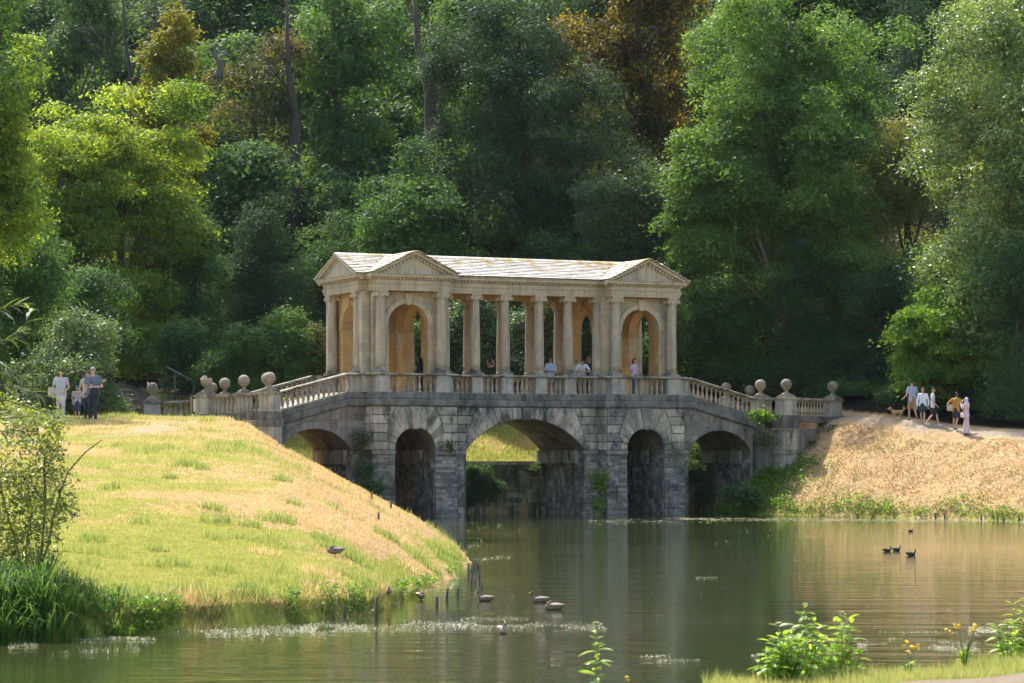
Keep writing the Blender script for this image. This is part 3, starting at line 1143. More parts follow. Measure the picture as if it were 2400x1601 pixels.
for s in (-1, 1):
    cu = 5.76 * s
    arc = arch_pts(cu, AR, SPR, 0, 18)
    w0, w1 = min(4.05 * s, 7.42 * s), max(4.05 * s, 7.42 * s)
    for y0, y1, fs in ((-.5, -.06, -1), (VW + .06, VW + .5, 1)):
        outer, inner = (y0, y1) if fs < 0 else (y1, y0)
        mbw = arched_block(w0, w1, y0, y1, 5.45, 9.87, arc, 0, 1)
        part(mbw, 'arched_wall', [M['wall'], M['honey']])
        # honey coloured lining, reflected glow in its colour, on the inner face
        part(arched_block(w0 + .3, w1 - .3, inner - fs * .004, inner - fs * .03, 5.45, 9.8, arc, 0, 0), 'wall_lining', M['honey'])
        part(archivolt(cu, outer, fs, 'u'), 'archivolt', M['ent'])
        for a, b_ in ((w0, cu - AR), (cu + AR, w1)):
            part(impost(a + .08, b_ - .08 + .04, y0, y1, 'u'), 'impost', M['wall'])
        yk = sorted((outer + fs * .02, outer + fs * .17))
        part(MB().prism([(cu - .11, 9.28), (cu + .11, 9.28), (cu + .19, 9.80), (cu - .19, 9.80)], yk[0] if fs < 0 else yk[1], yk[1] if fs < 0 else yk[0], 0, .02), 'keystone', M['ent'])
    arcv = arch_pts(VM, AR + .03, SPR, 0, 18)
    for x0, x1, fs in ((7.0, 7.45, 1), (4.06, 4.5, -1)):
        a, b_ = min(x0 * s, x1 * s), max(x0 * s, x1 * s)
        outer = (x1 if fs > 0 else x0) * s
        sg = fs * s
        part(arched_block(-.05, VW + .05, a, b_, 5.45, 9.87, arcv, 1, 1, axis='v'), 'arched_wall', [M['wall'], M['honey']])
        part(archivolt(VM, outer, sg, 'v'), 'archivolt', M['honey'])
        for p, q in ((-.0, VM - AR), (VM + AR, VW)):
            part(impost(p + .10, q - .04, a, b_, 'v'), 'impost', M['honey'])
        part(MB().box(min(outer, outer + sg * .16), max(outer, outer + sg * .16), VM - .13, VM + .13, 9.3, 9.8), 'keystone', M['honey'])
    # corner pilasters behind the end columns
    for v in (.30, VW - .30):
        part(MB().box(min(7.45 * s, 7.80 * s), max(7.45 * s, 7.80 * s), v - (.48 if v < 1 else .02), v + (.02 if v < 1 else .48), 5.5, 9.87), 'corner_pilaster', M['wall'])
    for v in (-.05, VW + .05):
        part(MB().box(min(3.86 * s, 4.06 * s), max(3.86 * s, 4.06 * s), v - .3, v + .3, 6.27, 9.87), 'corner_pilaster', M['wall'])
    # low groined ceiling
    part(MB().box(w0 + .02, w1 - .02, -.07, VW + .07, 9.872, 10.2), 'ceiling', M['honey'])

# colonnade beams and ceiling (warm undersides: bounced light is in the colour)
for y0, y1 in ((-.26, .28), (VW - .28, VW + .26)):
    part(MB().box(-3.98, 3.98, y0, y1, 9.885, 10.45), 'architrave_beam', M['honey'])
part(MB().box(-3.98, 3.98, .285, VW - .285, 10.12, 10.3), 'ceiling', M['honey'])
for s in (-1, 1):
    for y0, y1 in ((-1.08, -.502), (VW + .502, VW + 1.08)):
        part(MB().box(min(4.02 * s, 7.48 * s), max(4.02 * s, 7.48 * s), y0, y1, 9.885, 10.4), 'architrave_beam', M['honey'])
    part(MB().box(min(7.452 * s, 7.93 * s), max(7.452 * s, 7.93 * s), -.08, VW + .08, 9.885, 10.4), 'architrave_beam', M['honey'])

EN = [(-4.0, -.28), (-4.0, -1.1), (-7.5, -1.1), (-7.5, -.2), (-8.0, -.2)]
loop = [(-4.0, -.28), (4.0, -.28), (4.0, -1.1), (7.5, -1.1), (7.5, -.1), (7.95, -.1), (7.95, VW + .1), (7.5, VW + .1), (7.5, VW + 1.1), (4.0, VW + 1.1), (4.0, VW + .28),
        (-4.0, VW + .28), (-4.0, VW + 1.1), (-7.5, VW + 1.1), (-7.5, VW + .1), (-7.95, VW + .1), (-7.95, -.1), (-7.5, -.1), (-7.5, -1.1), (-4.0, -1.1)]
ENT = [(-.03, 9.88), (0, 9.88), (0, 9.96), (.025, 9.965), (.025, 10.05), (.05, 10.055), (.05, 10.12), (.085, 10.15), (.02, 10.165), (.02, 10.33), (.06, 10.35), (.09, 10.36)]
part(sweep(loop, ENT, True), 'entablature', M['ent'])
COR = [(-.04, 10.35), (.07, 10.355), (.07, 10.43), (.16, 10.45), (.25, 10.455), (.25, 10.53), (.28, 10.55), (.31, 10.60), (-.1, 10.61)]
part(sweep(loop, COR, True), 'cornice', M['ent'])
# dentils
mb = MB()
n = len(loop)
for i in range(n):
    a, b_ = Vector(loop[i]), Vector(loop[(i + 1) % n])
    L = (b_ - a).length
    d = (b_ - a) / L
    nn = Vector((d.y, -d.x))
    k = max(1, int(L / .165))
    for j in range(k):
        c = a + d * (L * (j + .5) / k)
        p = [c - d * .05 + nn * .06, c + d * .05 + nn * .06, c + d * .05 + nn * .16, c - d * .05 + nn * .16]
        vs = [(q.x, q.y, z) for z in (10.37, 10.445) for q in p]
        mb.add(vs, [(0, 1, 2, 3), (4, 5, 6, 7), (0, 1, 5, 4), (1, 2, 6, 5), (2, 3, 7, 6), (3, 0, 4, 7)])
tag(part(mb, 'dentils', M['ent']), kind='stuff')

# ---- pediments and roof
ZR, ZE = 11.60, 10.61
MH = VM + .28 + .32      # half width of main roof
GH = 1.75 + .31          # half width of cross roofs
GS = (ZR - ZE) / GH
MS = (ZR - ZE) / MH


def pediment(c, half, face, sgn, axis, zr):
    """triangular gable wall + raking cornice; face = plane of the tympanum"""
    def V(a, o, z): return (a, face + sgn * o, z) if axis == 'u' else (face + sgn * o, a, z)
    mb = MB()
    pl = [(c - half + .1, ZE - .02), (c + half - .1, ZE - .02), (c, zr - .06)]
    mb.add([V(a, 0.0, z) for a, z in pl] + [V(a, -.25, z) for a, z in pl], [(0, 1, 2), (3, 4, 5), (0, 1, 4, 3), (1, 2, 5, 4), (2, 0, 3, 5)])
    part(mb, 'tympanum', M['honey'] if axis == 'v' else M['wall'])  # end gables get the honey tone with bounced light painted in
    rk = MB()
    prof = [(-.1, -.22), (.07, -.22), (.07, -.15), (.16, -.13), (.25, -.125), (.25, -.05), (.31, -.0), (-.1, .0)]
    for sd in (-1, 1):
        vs = []
        for a, z in ((c + sd * (half + .0), ZE), (c, zr)):
            vs += [V(a, o, z + h) for o, h in prof]
        m = len(prof)
        fs = [(k, k + 1, m + k + 1, m + k) for k in range(m - 1)] + [tuple(range(m)), tuple(range(m, 2 * m)), (m - 1, 0, m, 2 * m - 1)]
        rk.add(vs, fs)
    part(rk, 'raking_cornice', M['ent'])
    dn = MB()
    for sd in (-1, 1):
        L = half - .3
        k = int(L / .15)
        for j in range(1, k):
            a = c + sd * L * j / k
            z = zr - (zr - ZE) * (abs(a - c) / half) - .20
            vs = [V(a - .045, .02, z - .06), V(a + .045, .02, z - .06), V(a + .045, .15, z - .06), V(a - .045, .15, z - .06),
                  V(a - .045, .02, z + .05), V(a + .045, .02, z + .05), V(a + .045, .15, z + .05), V(a - .045, .15, z + .05)]
            dn.add(vs, [(0, 3, 2, 1), (4, 5, 6, 7), (0, 1, 5, 4), (1, 2, 6, 5), (2, 3, 7, 6), (3, 0, 4, 7)])
    tag(part(dn, 'raking_dentils', M['ent']), kind='stuff')


for s in (-1, 1):
    pediment(5.75 * s, GH, -1.1, -1, 'u', ZR)
    pediment(5.75 * s, GH, VW + 1.1, 1, 'u', ZR)
    pediment(VM, MH - .14, 7.95 * s, s, 'v', ZR)


def slates():
    mb = MB()
    tints = []
    rs = random.Random(5)

    def main_z(u, v): return ZR - abs(v - VM) * MS if abs(u) < 8.27 else -9
    def cross_z(u, v): return ZR - abs(abs(u) - 5.75) * GS if -1.5 < v < VW + 1.5 and abs(abs(u) - 5.75) < GH + .1 else -9

    def slab(p0, dirs, along, nrm, w, l, th):
        a, b_ = along * w, dirs * l
        lift = nrm * (th * 1.9)
        q = [p0, p0 + a, p0 + a + b_ + lift, p0 + b_ + lift]   # p0 upper end, lower end is lifted over the next course
        q2 = [x + nrm * th for x in q]
        mb.add(q + q2, [(3, 2, 1, 0), (4, 5, 6, 7), (0, 1, 5, 4), (1, 2, 6, 5), (2, 3, 7, 6), (3, 0, 4, 7)])
        t = rs.random()
        tints.extend([t] * 6)
    # main slopes
    for sd in (-1, 1):
        dn = Vector((0, sd, -MS)).normalized()
        nr = Vector((0, sd * MS, 1)).normalized()
        L = MH * math.hypot(1, MS)
        nc = 12
        for i in range(nc):
            h = L / nc
            u = -8.25
            while u < 8.25:
                w_ = rs.uniform(.28, .55)
                w_ = min(w_, 8.27 - u)
                p = Vector((u, VM, ZR)) + dn * (i * h)
                c = p + dn * (h * .5) + Vector((w_ / 2, 0, 0))
                if main_z(c.x, c.y) > cross_z(c.x, c.y) - .02:
                    slab(p + nr * rs.uniform(0.005, .016), dn, Vector((1, 0, 0)), nr, w_ - .012, h * 1.10, .022)
                u += w_
    for s in (-1, 1):
        for sd in (-1, 1):
            dn = Vector((sd, 0, -GS)).normalized()
            nr = Vector((sd * GS, 0, 1)).normalized()
            L = GH * math.hypot(1, GS)
            nc = 9
            for i in range(nc):
                h = L / nc
                v = -1.5
                while v < VW + 1.5:
                    w_ = min(rs.uniform(.28, .55), VW + 1.52 - v)
                    p = Vector((5.75 * s, v, ZR)) + dn * (i * h)
                    c = p + dn * (h * .5) + Vector((0, w_ / 2, 0))
                    if cross_z(c.x, c.y) >= main_z(c.x, c.y) - .02:
                        slab(p + nr * rs.uniform(0.005, .016), dn, Vector((0, 1, 0)), nr, w_ - .012, h * 1.10, .022)
                    v += w_
    # roof bodies under the slates
    rb = MB()
    rb.add([(-8.05, VM - MH, ZE), (8.05, VM - MH, ZE), (8.05, VM + MH, ZE), (-8.05, VM + MH, ZE), (-8.05, VM, ZR), (8.05, VM, ZR)],
           [(0, 1, 5, 4), (2, 3, 4, 5), (0, 4, 3), (1, 2, 5)])
    for s in (-1, 1):
        c = 5.75 * s
        rb.add([(c - GH, -1.12, ZE), (c + GH, -1.12, ZE), (c, -1.12, ZR), (c - GH, VW + 1.12, ZE), (c + GH, VW + 1.12, ZE), (c, VW + 1.12, ZR)],
               [(0, 2, 5, 3), (1, 4, 5, 2), (0, 1, 2), (3, 5, 4)])
    roof = part(rb, 'roof', M['ent'])
    me = mb.mesh('slates', M['slate'])
    a = me.attributes.new('tint', 'FLOAT', 'FACE')
    a.data.foreach_set('value', np.array(tints, np.float32))
    tag(mesh_obj('slates', me, roof), kind='stuff')
    # ridge stones
    for j in range(30):
        u = -8.25 + j * .55
        q = MB()
        pr = [(-.13, -.045), (0, .02), (.13, -.045), (.13, -.015), (0, .05), (-.13, -.015)]
        q.add([(u + .006, VM + a_, ZR + b_ + .05) for a_, b_ in pr] + [(u + .544, VM + a_, ZR + b_ + .05) for a_, b_ in pr],
              [(k, (k + 1) % 6, 6 + (k + 1) % 6, 6 + k) for k in range(6)] + [(0, 1, 2, 3, 4, 5), (6, 7, 8, 9, 10, 11)])
        me2 = q.mesh('ridge_stone', M['slate'])
        at = me2.attributes.new('tint', 'FLOAT', 'FACE'); at.data.foreach_set('value', np.full(len(me2.polygons), rs.random(), np.float32))
        mesh_obj('ridge_stone', me2, roof)


slates()

# ---- ball finials and end parapets beyond the ramps
def finial_mesh(broken=False):
    mb = MB()
    mb.box(-.32, .32, -.32, .32, 0, .07)
    mb.box(-.25, .25, -.25, .25, .07, .13)
    mb.lathe([(.27, .13), (.22, .17), (.12, .21), (.085, .27), (.085, .33), (.12, .36), (.13, .38)], 14)
    r = .262
    prof = [(r * math.sin(math.pi * k / 12), .60 - r * math.cos(math.pi * k / 12)) for k in range(1 if not broken else 1, 12 if not broken else 9)]
    b0 = len(mb.v)
    mb.lathe(prof, 20)
    if broken:
        for i in range(b0, len(mb.v)):
            x, y, z = mb.v[i]
            q = mnoise.noise(Vector((x * 5, y * 5, z * 5))) * .06
            mb.v[i] = (x * (1 + q * 2), y * (1 + q * 2), z + q * .6)
        mb.lathe([(.05, .66), (.13, .70), (.12, .80), (.06, .84)], 9, (.13, -.02, 0))
    return mb.mesh('ball_finial', M['ball'])


FM, FMB = finial_mesh(), finial_mesh(True)
ZL = 5.38


def end_wall(pts, finials, base=None, name='end'):
    """pts: world (x,y,ztop) corners of a balustraded wall; each corner gets a pedestal; base: z of the wall foot"""
    loc = []
    for p in pts:
        u, v = to_local(p[0], p[1])
        loc.append((u, v, p[2]))
    for k, (u, v, zt) in enumerate(loc):
        j = min(k, len(loc) - 2)
        dx, dy = loc[j + 1][0] - loc[j][0], loc[j + 1][1] - loc[j][1]
        if 0 < k < len(loc) - 1:
            dx += loc[k][0] - loc[k - 1][0]; dy += loc[k][1] - loc[k - 1][1]
        rz = math.atan2(dy, dx)
        w_ = .74 if k in (0, len(loc) - 1) or True else .6
        pedestal(u, v, zt - .84, zt - .10, w_, .58, rz=rz)
        q = MB().box(-.42, .42, -.36, .36, zt - .10, zt - .002)
        o = q.build('pedestal_cap', M['coping'], BR, (u, v, 0)); o.rotation_euler = (0, 0, rz)
        if base is not None:
            q = MB().box(-.42, .42, -.36, .36, zt - 1.15, zt - .85)
            q.box(-.46, .46, -.40, .40, zt - 1.46, zt - 1.16)
            o = q.build('plinth_band', M['dark'], BR, (u, v, 0)); o.rotation_euler = (0, 0, rz)
            q = MB().box(-.40, .40, -.34, .34, base, zt - 1.47)
            o = q.build('pier', M['pedestal'] if k else M['flank'], BR, (u, v, 0)); o.rotation_euler = (0, 0, rz)
        f = finials[k]
        if f:
            o = mesh_obj('ball_finial', FMB if f == 'broken' else FM, BR, (u, v, zt))
            o.rotation_euler = (0, 0, rz)
    for a, b_ in zip(loc[:-1], loc[1:]):
        A, B = Vector(a), Vector(b_)
        L = (B - A).xy.length
        d = (B - A) / L
        rz = math.atan2(d.y, d.x)
        n = max(1, int((L - .86) / .25))
        for k in range(n):
            c = A + d * (.43 + (L - .86) * (k + .5) / n)
            o = baluster(c.x, c.y, c.z - .83); o.rotation_euler = (0, 0, rz)
        mid = (A + B) / 2
        dz = d.z * L / 2

        def slab(hy, zlo, zhi, nm, mat, xt=0.0):
            q = MB()
            h = L / 2 - .40 + xt
            vs = []
            for x, e in ((-h, -dz), (h, dz)):
                vs += [(x, -hy, mid.z + e + zlo), (x, hy, mid.z + e + zlo), (x, hy, mid.z + e + zhi), (x, -hy, mid.z + e + zhi)]
            q.add(vs, [(0, 1, 2, 3), (4, 5, 6, 7), (0, 1, 5, 4), (1, 2, 6, 5), (2, 3, 7, 6), (3, 0, 4, 7)])
            o = q.build(nm, M[mat], BR, (mid.x, mid.y, 0)); o.rotation_euler = (0, 0, rz)
        slab(.22, -.105, -.006, 'coping', 'coping')
        if base is not None:
            slab(.27, -1.15, -.85, 'plinth_band', 'dark')
            slab(.34, -1.12, -1.16, 'string_course', 'dark')
            slab(.25, base - mid.z, -1.47, 'retaining_wall', 'flank')
        else:
            slab(.27, -1.5, -.83, 'plinth_band', 'pedestal')


def W(px, d, z): return ((px - 1200) / FPX * d, d, z)


p1 = to_world(-12.15, -.05)
end_wall([(p1.x, p1.y, ZL), W(632, 113.7, ZL), W(484, 116.2, 5.31)], [FM, FM, 'broken'], 2.6)
p1 = to_world(-12.15, VW - .0)
end_wall([(p1.x + .35, p1.y, 5.40), W(527, 120.8, 5.33), W(497, 123.6, 5.20)], [FM, FM, FM], 3.6)
end_wall([W(480, 121.6, 5.22), W(357, 121.4, 5.14)], [None, FM], 3.6)
p1 = to_world(12.25, -.05)
end_wall([(p1.x + .1, p1.y, ZL), W(1843, 124.2, ZL), W(1952, 127.2, 5.36)], [FM, FM, FM], -1.0)
p1 = to_world(12.15, VW)
end_wall([W(1702, 130.7, ZL), W(1757, 133.6, ZL - .05), ], [FM, FM], 3.0)
# ledge under the corner pier on the right, pale and reddish stones on it
u, v = to_local(*W(1843, 124.2, 0)[:2])
for z0, z1, k in ((2.72, 2.92, .50), (3.84, 3.93, .50)):
    q = MB().box(-k, k, -.44, .44, z0, z1)
    q.build('impost_band', M['block'], BR, (u, v, 0)).rotation_euler = (0, 0, .35)
M['red_block'] = stone('pinkish_block', [(0.40, 0.25, 0.19), (0.52, 0.40, 0.31)], 2.0, (0.30, 0.29, 0.28), 0.5, 0.7, speck=(.6, .55, .5), bumps=.5)
for z0, z1, a, b_, mt in ((2.93, 3.42, -.40, -.02, 'block'), (2.93, 3.42, -.01, .40, 'red_block'), (3.43, 3.83, -.40, .05, 'block'), (3.43, 3.83, .06, .40, 'red_block')):
    q = MB().box(a, b_, -.37, 0, z0 + .008, z1 - .008)
    q.build('stone_block', M[mt], BR, (u, v, 0)).rotation_euler = (0, 0, .35)
# ================================================================ foliage
TRI_LEAF = True

def leaf_quads(c, nrm, ax, L, Wd):
    """rhombic leaf blades: centre, normal, long axis, length, width -> co, quads"""
    side = np.cross(nrm, ax)
    side /= np.linalg.norm(side, axis=1, keepdims=True) + 1e-9
    L = L[:, None]; Wd = Wd[:, None]
    a = c - ax * L * .5
    b = c + side * Wd * .5 - nrm * Wd * .08
    d = c + ax * L * .5
    e = c - side * Wd * .5 - nrm * Wd * .08
    n = len(c)
    if TRI_LEAF:      # far foliage: one pointed triangle for each leaf
        co = np.stack([a - side * Wd * .42, a + side * Wd * .42 - ax * 0, d + nrm * Wd * .1], 1).reshape(-1, 3)
        return co, np.arange(n * 3, dtype=np.int32).reshape(n, 3)
    co = np.stack([a, b, d, e], 1).reshape(-1, 3)
    return co, np.arange(n * 4, dtype=np.int32).reshape(n, 4)


def unit(v):
    return v / (np.linalg.norm(v, axis=1, keepdims=True) + 1e-9)


def crown(rg, lobes, n_leaf, size, flat=0.55, clump=0.8, droop=0.0, per=320, aspect=.55, shell=.5, updir=.5):
    """lobes: list of (centre, radii). Leaves clothe boughs: small flattened mounds hung on the lobes"""
    vol = np.array([l[1][0] * l[1][2] + l[1][1] * l[1][2] for l in lobes])
    nc = max(10, int(n_leaf / per * (.8 / clump) ** 1.2))
    pick = rg.choice(len(lobes), nc, p=vol / vol.sum())
    C = np.array([l[0] for l in lobes])[pick]; Rd = np.array([l[1] for l in lobes])[pick]
    d = unit(rg.normal(size=(nc, 3)) + np.array([0, -.25, .1]))
    r = 1 - (1 - shell) * rg.random(nc) ** 1.8 + rg.normal(size=nc) * .06
    cc = C + d * Rd * r[:, None]
    cs = clump * rg.uniform(.6, 1.5, nc)
    ct = rg.random(nc)
    wk = cs ** 2
    k = rg.choice(nc, n_leaf, p=wk / wk.sum())
    outd = unit(d[k] * np.array([1, 1, .2]) + 1e-6)
    dr = unit(rg.normal(size=(n_leaf, 3)) + outd * .45 + np.array([0, 0, .35]))
    rad = rg.uniform(.55, 1.05, n_leaf) ** .7
    stray = rg.random(n_leaf) < .24
    rad = np.where(stray, rad * rg.uniform(1.0, 1.75, n_leaf), rad)
    # lumpy outline of every bough
    lump = 1 + .34 * np.sin(dr[:, 0] * 7 + ct[k] * 40) * np.cos(dr[:, 1] * 6 + dr[:, 2] * 5 + ct[k] * 70)
    off = dr * (cs[k] * rad * lump)[:, None]
    off[:, 2] *= flat + .15
    off[:, 2] -= droop * np.hypot(off[:, 0], off[:, 1]) * .6
    p = cc[k] + off
    nrm = unit(rg.normal(size=(n_leaf, 3)) * .55 + dr * .6 + np.array([0, 0, updir]))
    ax = unit(np.cross(nrm, rg.normal(size=(n_leaf, 3))) + outd * .3)
    L = size * 1.18 * rg.uniform(.65, 1.4, n_leaf)
    co, q = leaf_quads(p, nrm, ax, L, L * aspect)
    tint = np.clip((.5 * ct[k] + .5 * rg.random(n_leaf) - .5) * 1.35 + .5, 0, 1)
    return co, q, tint


def limbs_mesh(rg, base, top, rad, lobes, nb, mat, name='trunk', lean=0.0):
    mb = MB()
    base = Vector(base); top = Vector(top)
    pts = []
    n = 7
    for i in range(n):
        f = i / (n - 1)
        p = base.lerp(top, f) + Vector((math.sin(f * 3.1) * lean, math.cos(f * 2.3) * lean * .4, 0))
        pts.append(p)
    mb.tube(pts, [rad * (1.25 if i == 0 else 1) * (1 - .75 * i / (n - 1)) for i in range(n)], 8)
    for k in range(nb):
        f = rg.uniform(.3, .95)
        s = base.lerp(top, f) + Vector((math.sin(f * 3.1) * lean, math.cos(f * 2.3) * lean * .4, 0))
        l = lobes[int(rg.integers(0, len(lobes)))]
        d = unit(rg.normal(size=(1, 3)))[0]
        e = Vector(np.array(l[0]) + d * np.array(l[1]) * .85)
        m = s.lerp(e, .5) + Vector((0, 0, (e - s).length * .10))
        mb.tube([s, s.lerp(m, .5), m, m.lerp(e, .55), e], [rad * .38 * (1 - f * .5), rad * .3 * (1 - f * .5), rad * .2 * (1 - f * .4), rad * .1, rad * .03], 5)
    return mb


SEEDC = [100]


def tree(name, label, cat, d, px, ytop, ybot, rx, kind, n, mat, group=None, size=.2, lobes_n=9, trunk_r=.3, shape='round', base=None, depth=None, bark='bark', nb=14, show_trunk=None, **kw):
    """crown fills px +- rx and ytop..ybot as seen at distance d; trunk stands on the ground there"""
    SEEDC[0] += 1
    rg = np.random.default_rng(SEEDC[0] * 7 + 3)
    s = d / FPX
    cx = (px - 1200) * s
    z1 = EYE + (HOR - ytop) * s; z0 = EYE + (HOR - ybot) * s
    rw = rx * s
    ry = depth or rw * .8
    gx = cx if base is None else (base - 1200) * s
    g = gz(gx, d)
    z0 = max(z0, g + .1)
    H = z1 - z0
    lobes = []
    for i in range(lobes_n):
        f = (i + .5) / lobes_n
        if shape == 'cone':
            wd = rw * (1.08 - f * .85); zz = z0 + H * (.06 + .9 * f)
            a = rg.uniform(0, 6.28)
            lobes.append(((math.cos(a) * wd * .35, math.sin(a) * wd * .3, zz - g), (wd * .75, wd * .75 * ry / rw, H / lobes_n * 1.1)))
        elif shape == 'column':
            wd = rw * (.55 + .6 * math.sin(math.pi * min(1, .15 + f * .85)))
            lobes.append(((rg.uniform(-.3, .3) * rw, rg.uniform(-.3, .3) * ry, z0 + H * (.08 + .84 * f) - g), (wd * .75, wd * .7 * ry / rw, H / lobes_n * 1.0)))
        else:
            a = i * 2.4 + rg.uniform(-.4, .4)
            rr_ = math.sqrt(rg.uniform(.15, 1)) * .68
            zz = rg.uniform(.06, .85) if i > 2 else (.85, .5, .15)[i]
            wf = math.sqrt(max(.15, 1 - (2 * zz - 1) ** 2 * .75)) if zz > .4 else .95
            lobes.append(((math.cos(a) * rr_ * rw * wf, math.sin(a) * rr_ * ry * wf, z0 + H * zz - g), (rw * rg.uniform(.38, .58), ry * rg.uniform(.38, .58), H * rg.uniform(.15, .24))))
    if shape == 'round':
        # keep the outline inside the seen box
        lobes = [((c[0], c[1], min(c[2], z1 - g - r[2] * .95)), r) for c, r in lobes]
    offs = np.array([gx - cx, 0, 0])
    co, q, tint = crown(rg, lobes, n, size, **kw)
    co = co - offs
    co[:, 2] = np.maximum(co[:, 2], .05)
    root = empty(name, (gx, d, g), 0, label, cat, group)
    me = np_mesh('crown', co, q, tint)
    me.materials.append(M[mat])
    mesh_obj('crown', me, root)
    lb = [((c[0] - offs[0], c[1], c[2]), r) for c, r in lobes]
    tz = max(z1 - g - H * .15, 1)
    mb = limbs_mesh(rg, (0, 0, -.4), (-(gx - cx) * .9, 0, tz), trunk_r, lb, nb, M[bark], lean=rw * .05)
    mb.build('trunk', M[bark], root)
    return root


# leaf materials
def LM(key, a, b_, c=None, **kw):
    st = [(0, a), (1, b_)]
    if c: st.append((.5, c))
    kw.setdefault('spec', .1)
    M[key] = leaf_mat(key, st, **kw)


LM('lf_yew', (0.018, 0.040, 0.022), (0.056, 0.098, 0.044), trans=.25, rough=.6, spec=.1)
LM('lf_dark', (0.026, 0.062, 0.028), (0.088, 0.155, 0.060), trans=.4, rough=.55)
LM('lf_mid', (0.032, 0.076, 0.028), (0.110, 0.185, 0.055), trans=.42, rough=.5)
LM('lf_cherry', (0.040, 0.088, 0.026), (0.15, 0.235, 0.062), trans=.42, rough=.45)
LM('lf_bright', (0.040, 0.092, 0.024), (0.25, 0.31, 0.055), trans=.5, tcol=(2.2, 2.1, .6), rough=.45)
LM('lf_gold', (0.09, 0.11, 0.02), (0.26, 0.24, 0.045), trans=.45, tcol=(1.9, 1.7, .5), rough=.5)
LM('lf_orange', (0.030, 0.030, 0.013), (0.26, 0.19, 0.028), (0.060, 0.050, 0.018), trans=.42, tcol=(2.0, 1.9, .5), rough=.5)
LM('lf_rust', (0.045, 0.062, 0.024), (0.13, 0.095, 0.040), (0.065, 0.078, 0.028), trans=.4, rough=.5)
LM('lf_grey', (0.058, 0.095, 0.048), (0.13, 0.18, 0.085), trans=.36, rough=.45, spec=.2)
LM('lf_light', (0.055, 0.105, 0.032), (0.24, 0.30, 0.10), trans=.36, rough=.42, spec=.45)
LM('lf_olive', (0.095, 0.120, 0.038), (0.22, 0.20, 0.070), trans=.38, rough=.5, spec=.2)
LM('lf_haze', (0.048, 0.088, 0.042), (0.105, 0.165, 0.072), trans=.42, rough=.5)

HG = 'trees on the wooded hillside'
LM('lf_mapleg', (0.055, 0.120, 0.022), (0.18, 0.28, 0.045), trans=.48, rough=.40)
# --- back rows on the hill
back = [
    (60, -120, 330, 230, 'lf_haze'), (290, -160, 300, 210, 'lf_haze'), (560, -200, 260, 230, 'lf_mid'), (830, -220, 300, 250, 'lf_mid'),
    (1110, -200, 330, 220, 'lf_mid'), (1390, -180, 300, 220, 'lf_dark'), (1650, -190, 330, 210, 'lf_dark'), (1900, -190, 330, 230, 'lf_mid'), (2180, -200, 360, 230, 'lf_dark'), (2420, -200, 400, 200, 'lf_dark')]
bl = ['pale hazy green tree at the far upper left', 'tall grey green tree behind the bare dead one', 'green tree behind the rust tinged crown', 'tall green tree beside the leaning dark trunk',
      'green tree seen above the left shoulder of the great yew', 'dark tree behind the great yew', 'shadowed tree right of the orange brown one', 'green tree behind the light green cherry', 'dark tree behind the upper right yews', 'dark tree at the far upper right corner']
for (px, yt, yb, rx, mt), lb in zip(back, bl):
    tree('broadleaf_tree', lb, 'tree', 205, px, yt, yb + 200, rx, 'r', 30000, mt, HG, size=.36, trunk_r=.45, lobes_n=14, clump=1.8, depth=6)
# --- middle rows
tree('broadleaf_tree', 'feathery grey green tree at the upper left, left of the dead one', 'tree', 176, 130, -30, 420, 190, 'r', 30000, 'lf_haze', HG, size=.25, clump=1.3, nb=24)
tree('broadleaf_tree', 'dim green tree between the dead one and the bright yellow green beech', 'tree', 165, 330, 120, 560, 170, 'r', 20000, 'lf_mid', HG, size=.25, clump=1.3)
tree('golden_tree', 'slender golden yellow tree at the upper left', 'tree', 150, 405, 5, 470, 75, 'r', 17000, 'lf_gold', HG, size=.19, shape='column', clump=.7, lobes_n=8, bark='twig')
tree('rust_tinged_tree', 'brown and green tree with rust coloured leaves left of centre', 'tree', 158, 590, 70, 640, 150, 'r', 32000, 'lf_rust', HG, size=.2, clump=1.0, nb=22)
tree('broadleaf_tree', 'large deep green tree hanging over the dark hollow left of centre', 'tree', 162, 780, -60, 430, 175, 'r', 30000, 'lf_mid', HG, size=.22, clump=1.2, droop=.5)
tree('broadleaf_tree', 'green tree with sunlit gaps behind the leaning trunk', 'tree', 172, 1010, -60, 480, 150, 'r', 22000, 'lf_mid', HG, size=.22, clump=1.1)
tree('broadleaf_tree', 'dark shaded tree in the hollow above the left yews', 'tree', 158, 760, 380, 780, 190, 'r', 26000, 'lf_dark', HG, size=.22, clump=1.2)
tree('broadleaf_tree', 'dark tree directly behind the bright yellow green beech', 'tree', 158, 480, 330, 760, 150, 'r', 20000, 'lf_dark', HG, size=.22, clump=1.2)
tree('orange_chestnut_tree', 'orange brown scorched chestnut with glowing gold leaves at upper centre right', 'tree', 158, 1480, -60, 430, 150, 'r', 44000, 'lf_orange', HG, size=.21, clump=1.0, nb=24, base=1545, trunk_r=.5, lobes_n=14)
tree('broadleaf_tree', 'dark tree right of the orange chestnut', 'tree', 172, 1690, -50, 420, 110, 'r', 18000, 'lf_dark', HG, size=.24, clump=1.2)
tree('yew_tree', 'dark yew behind the cherry at the upper right', 'tree', 160, 2130, -60, 620, 150, 'r', 34000, 'lf_yew', 'dark yews on the slope', size=.17, shape='cone', aspect=.35, clump=1.0, lobes_n=12)
tree('yew_tree', 'smaller olive dark yew between the orange chestnut and the cherry', 'tree', 152, 1680, 110, 640, 100, 'r', 20000, 'lf_dark', 'dark yews on the slope', size=.17, shape='cone', aspect=.4, clump=.9)
US = 'undergrowth on the steep hillside'
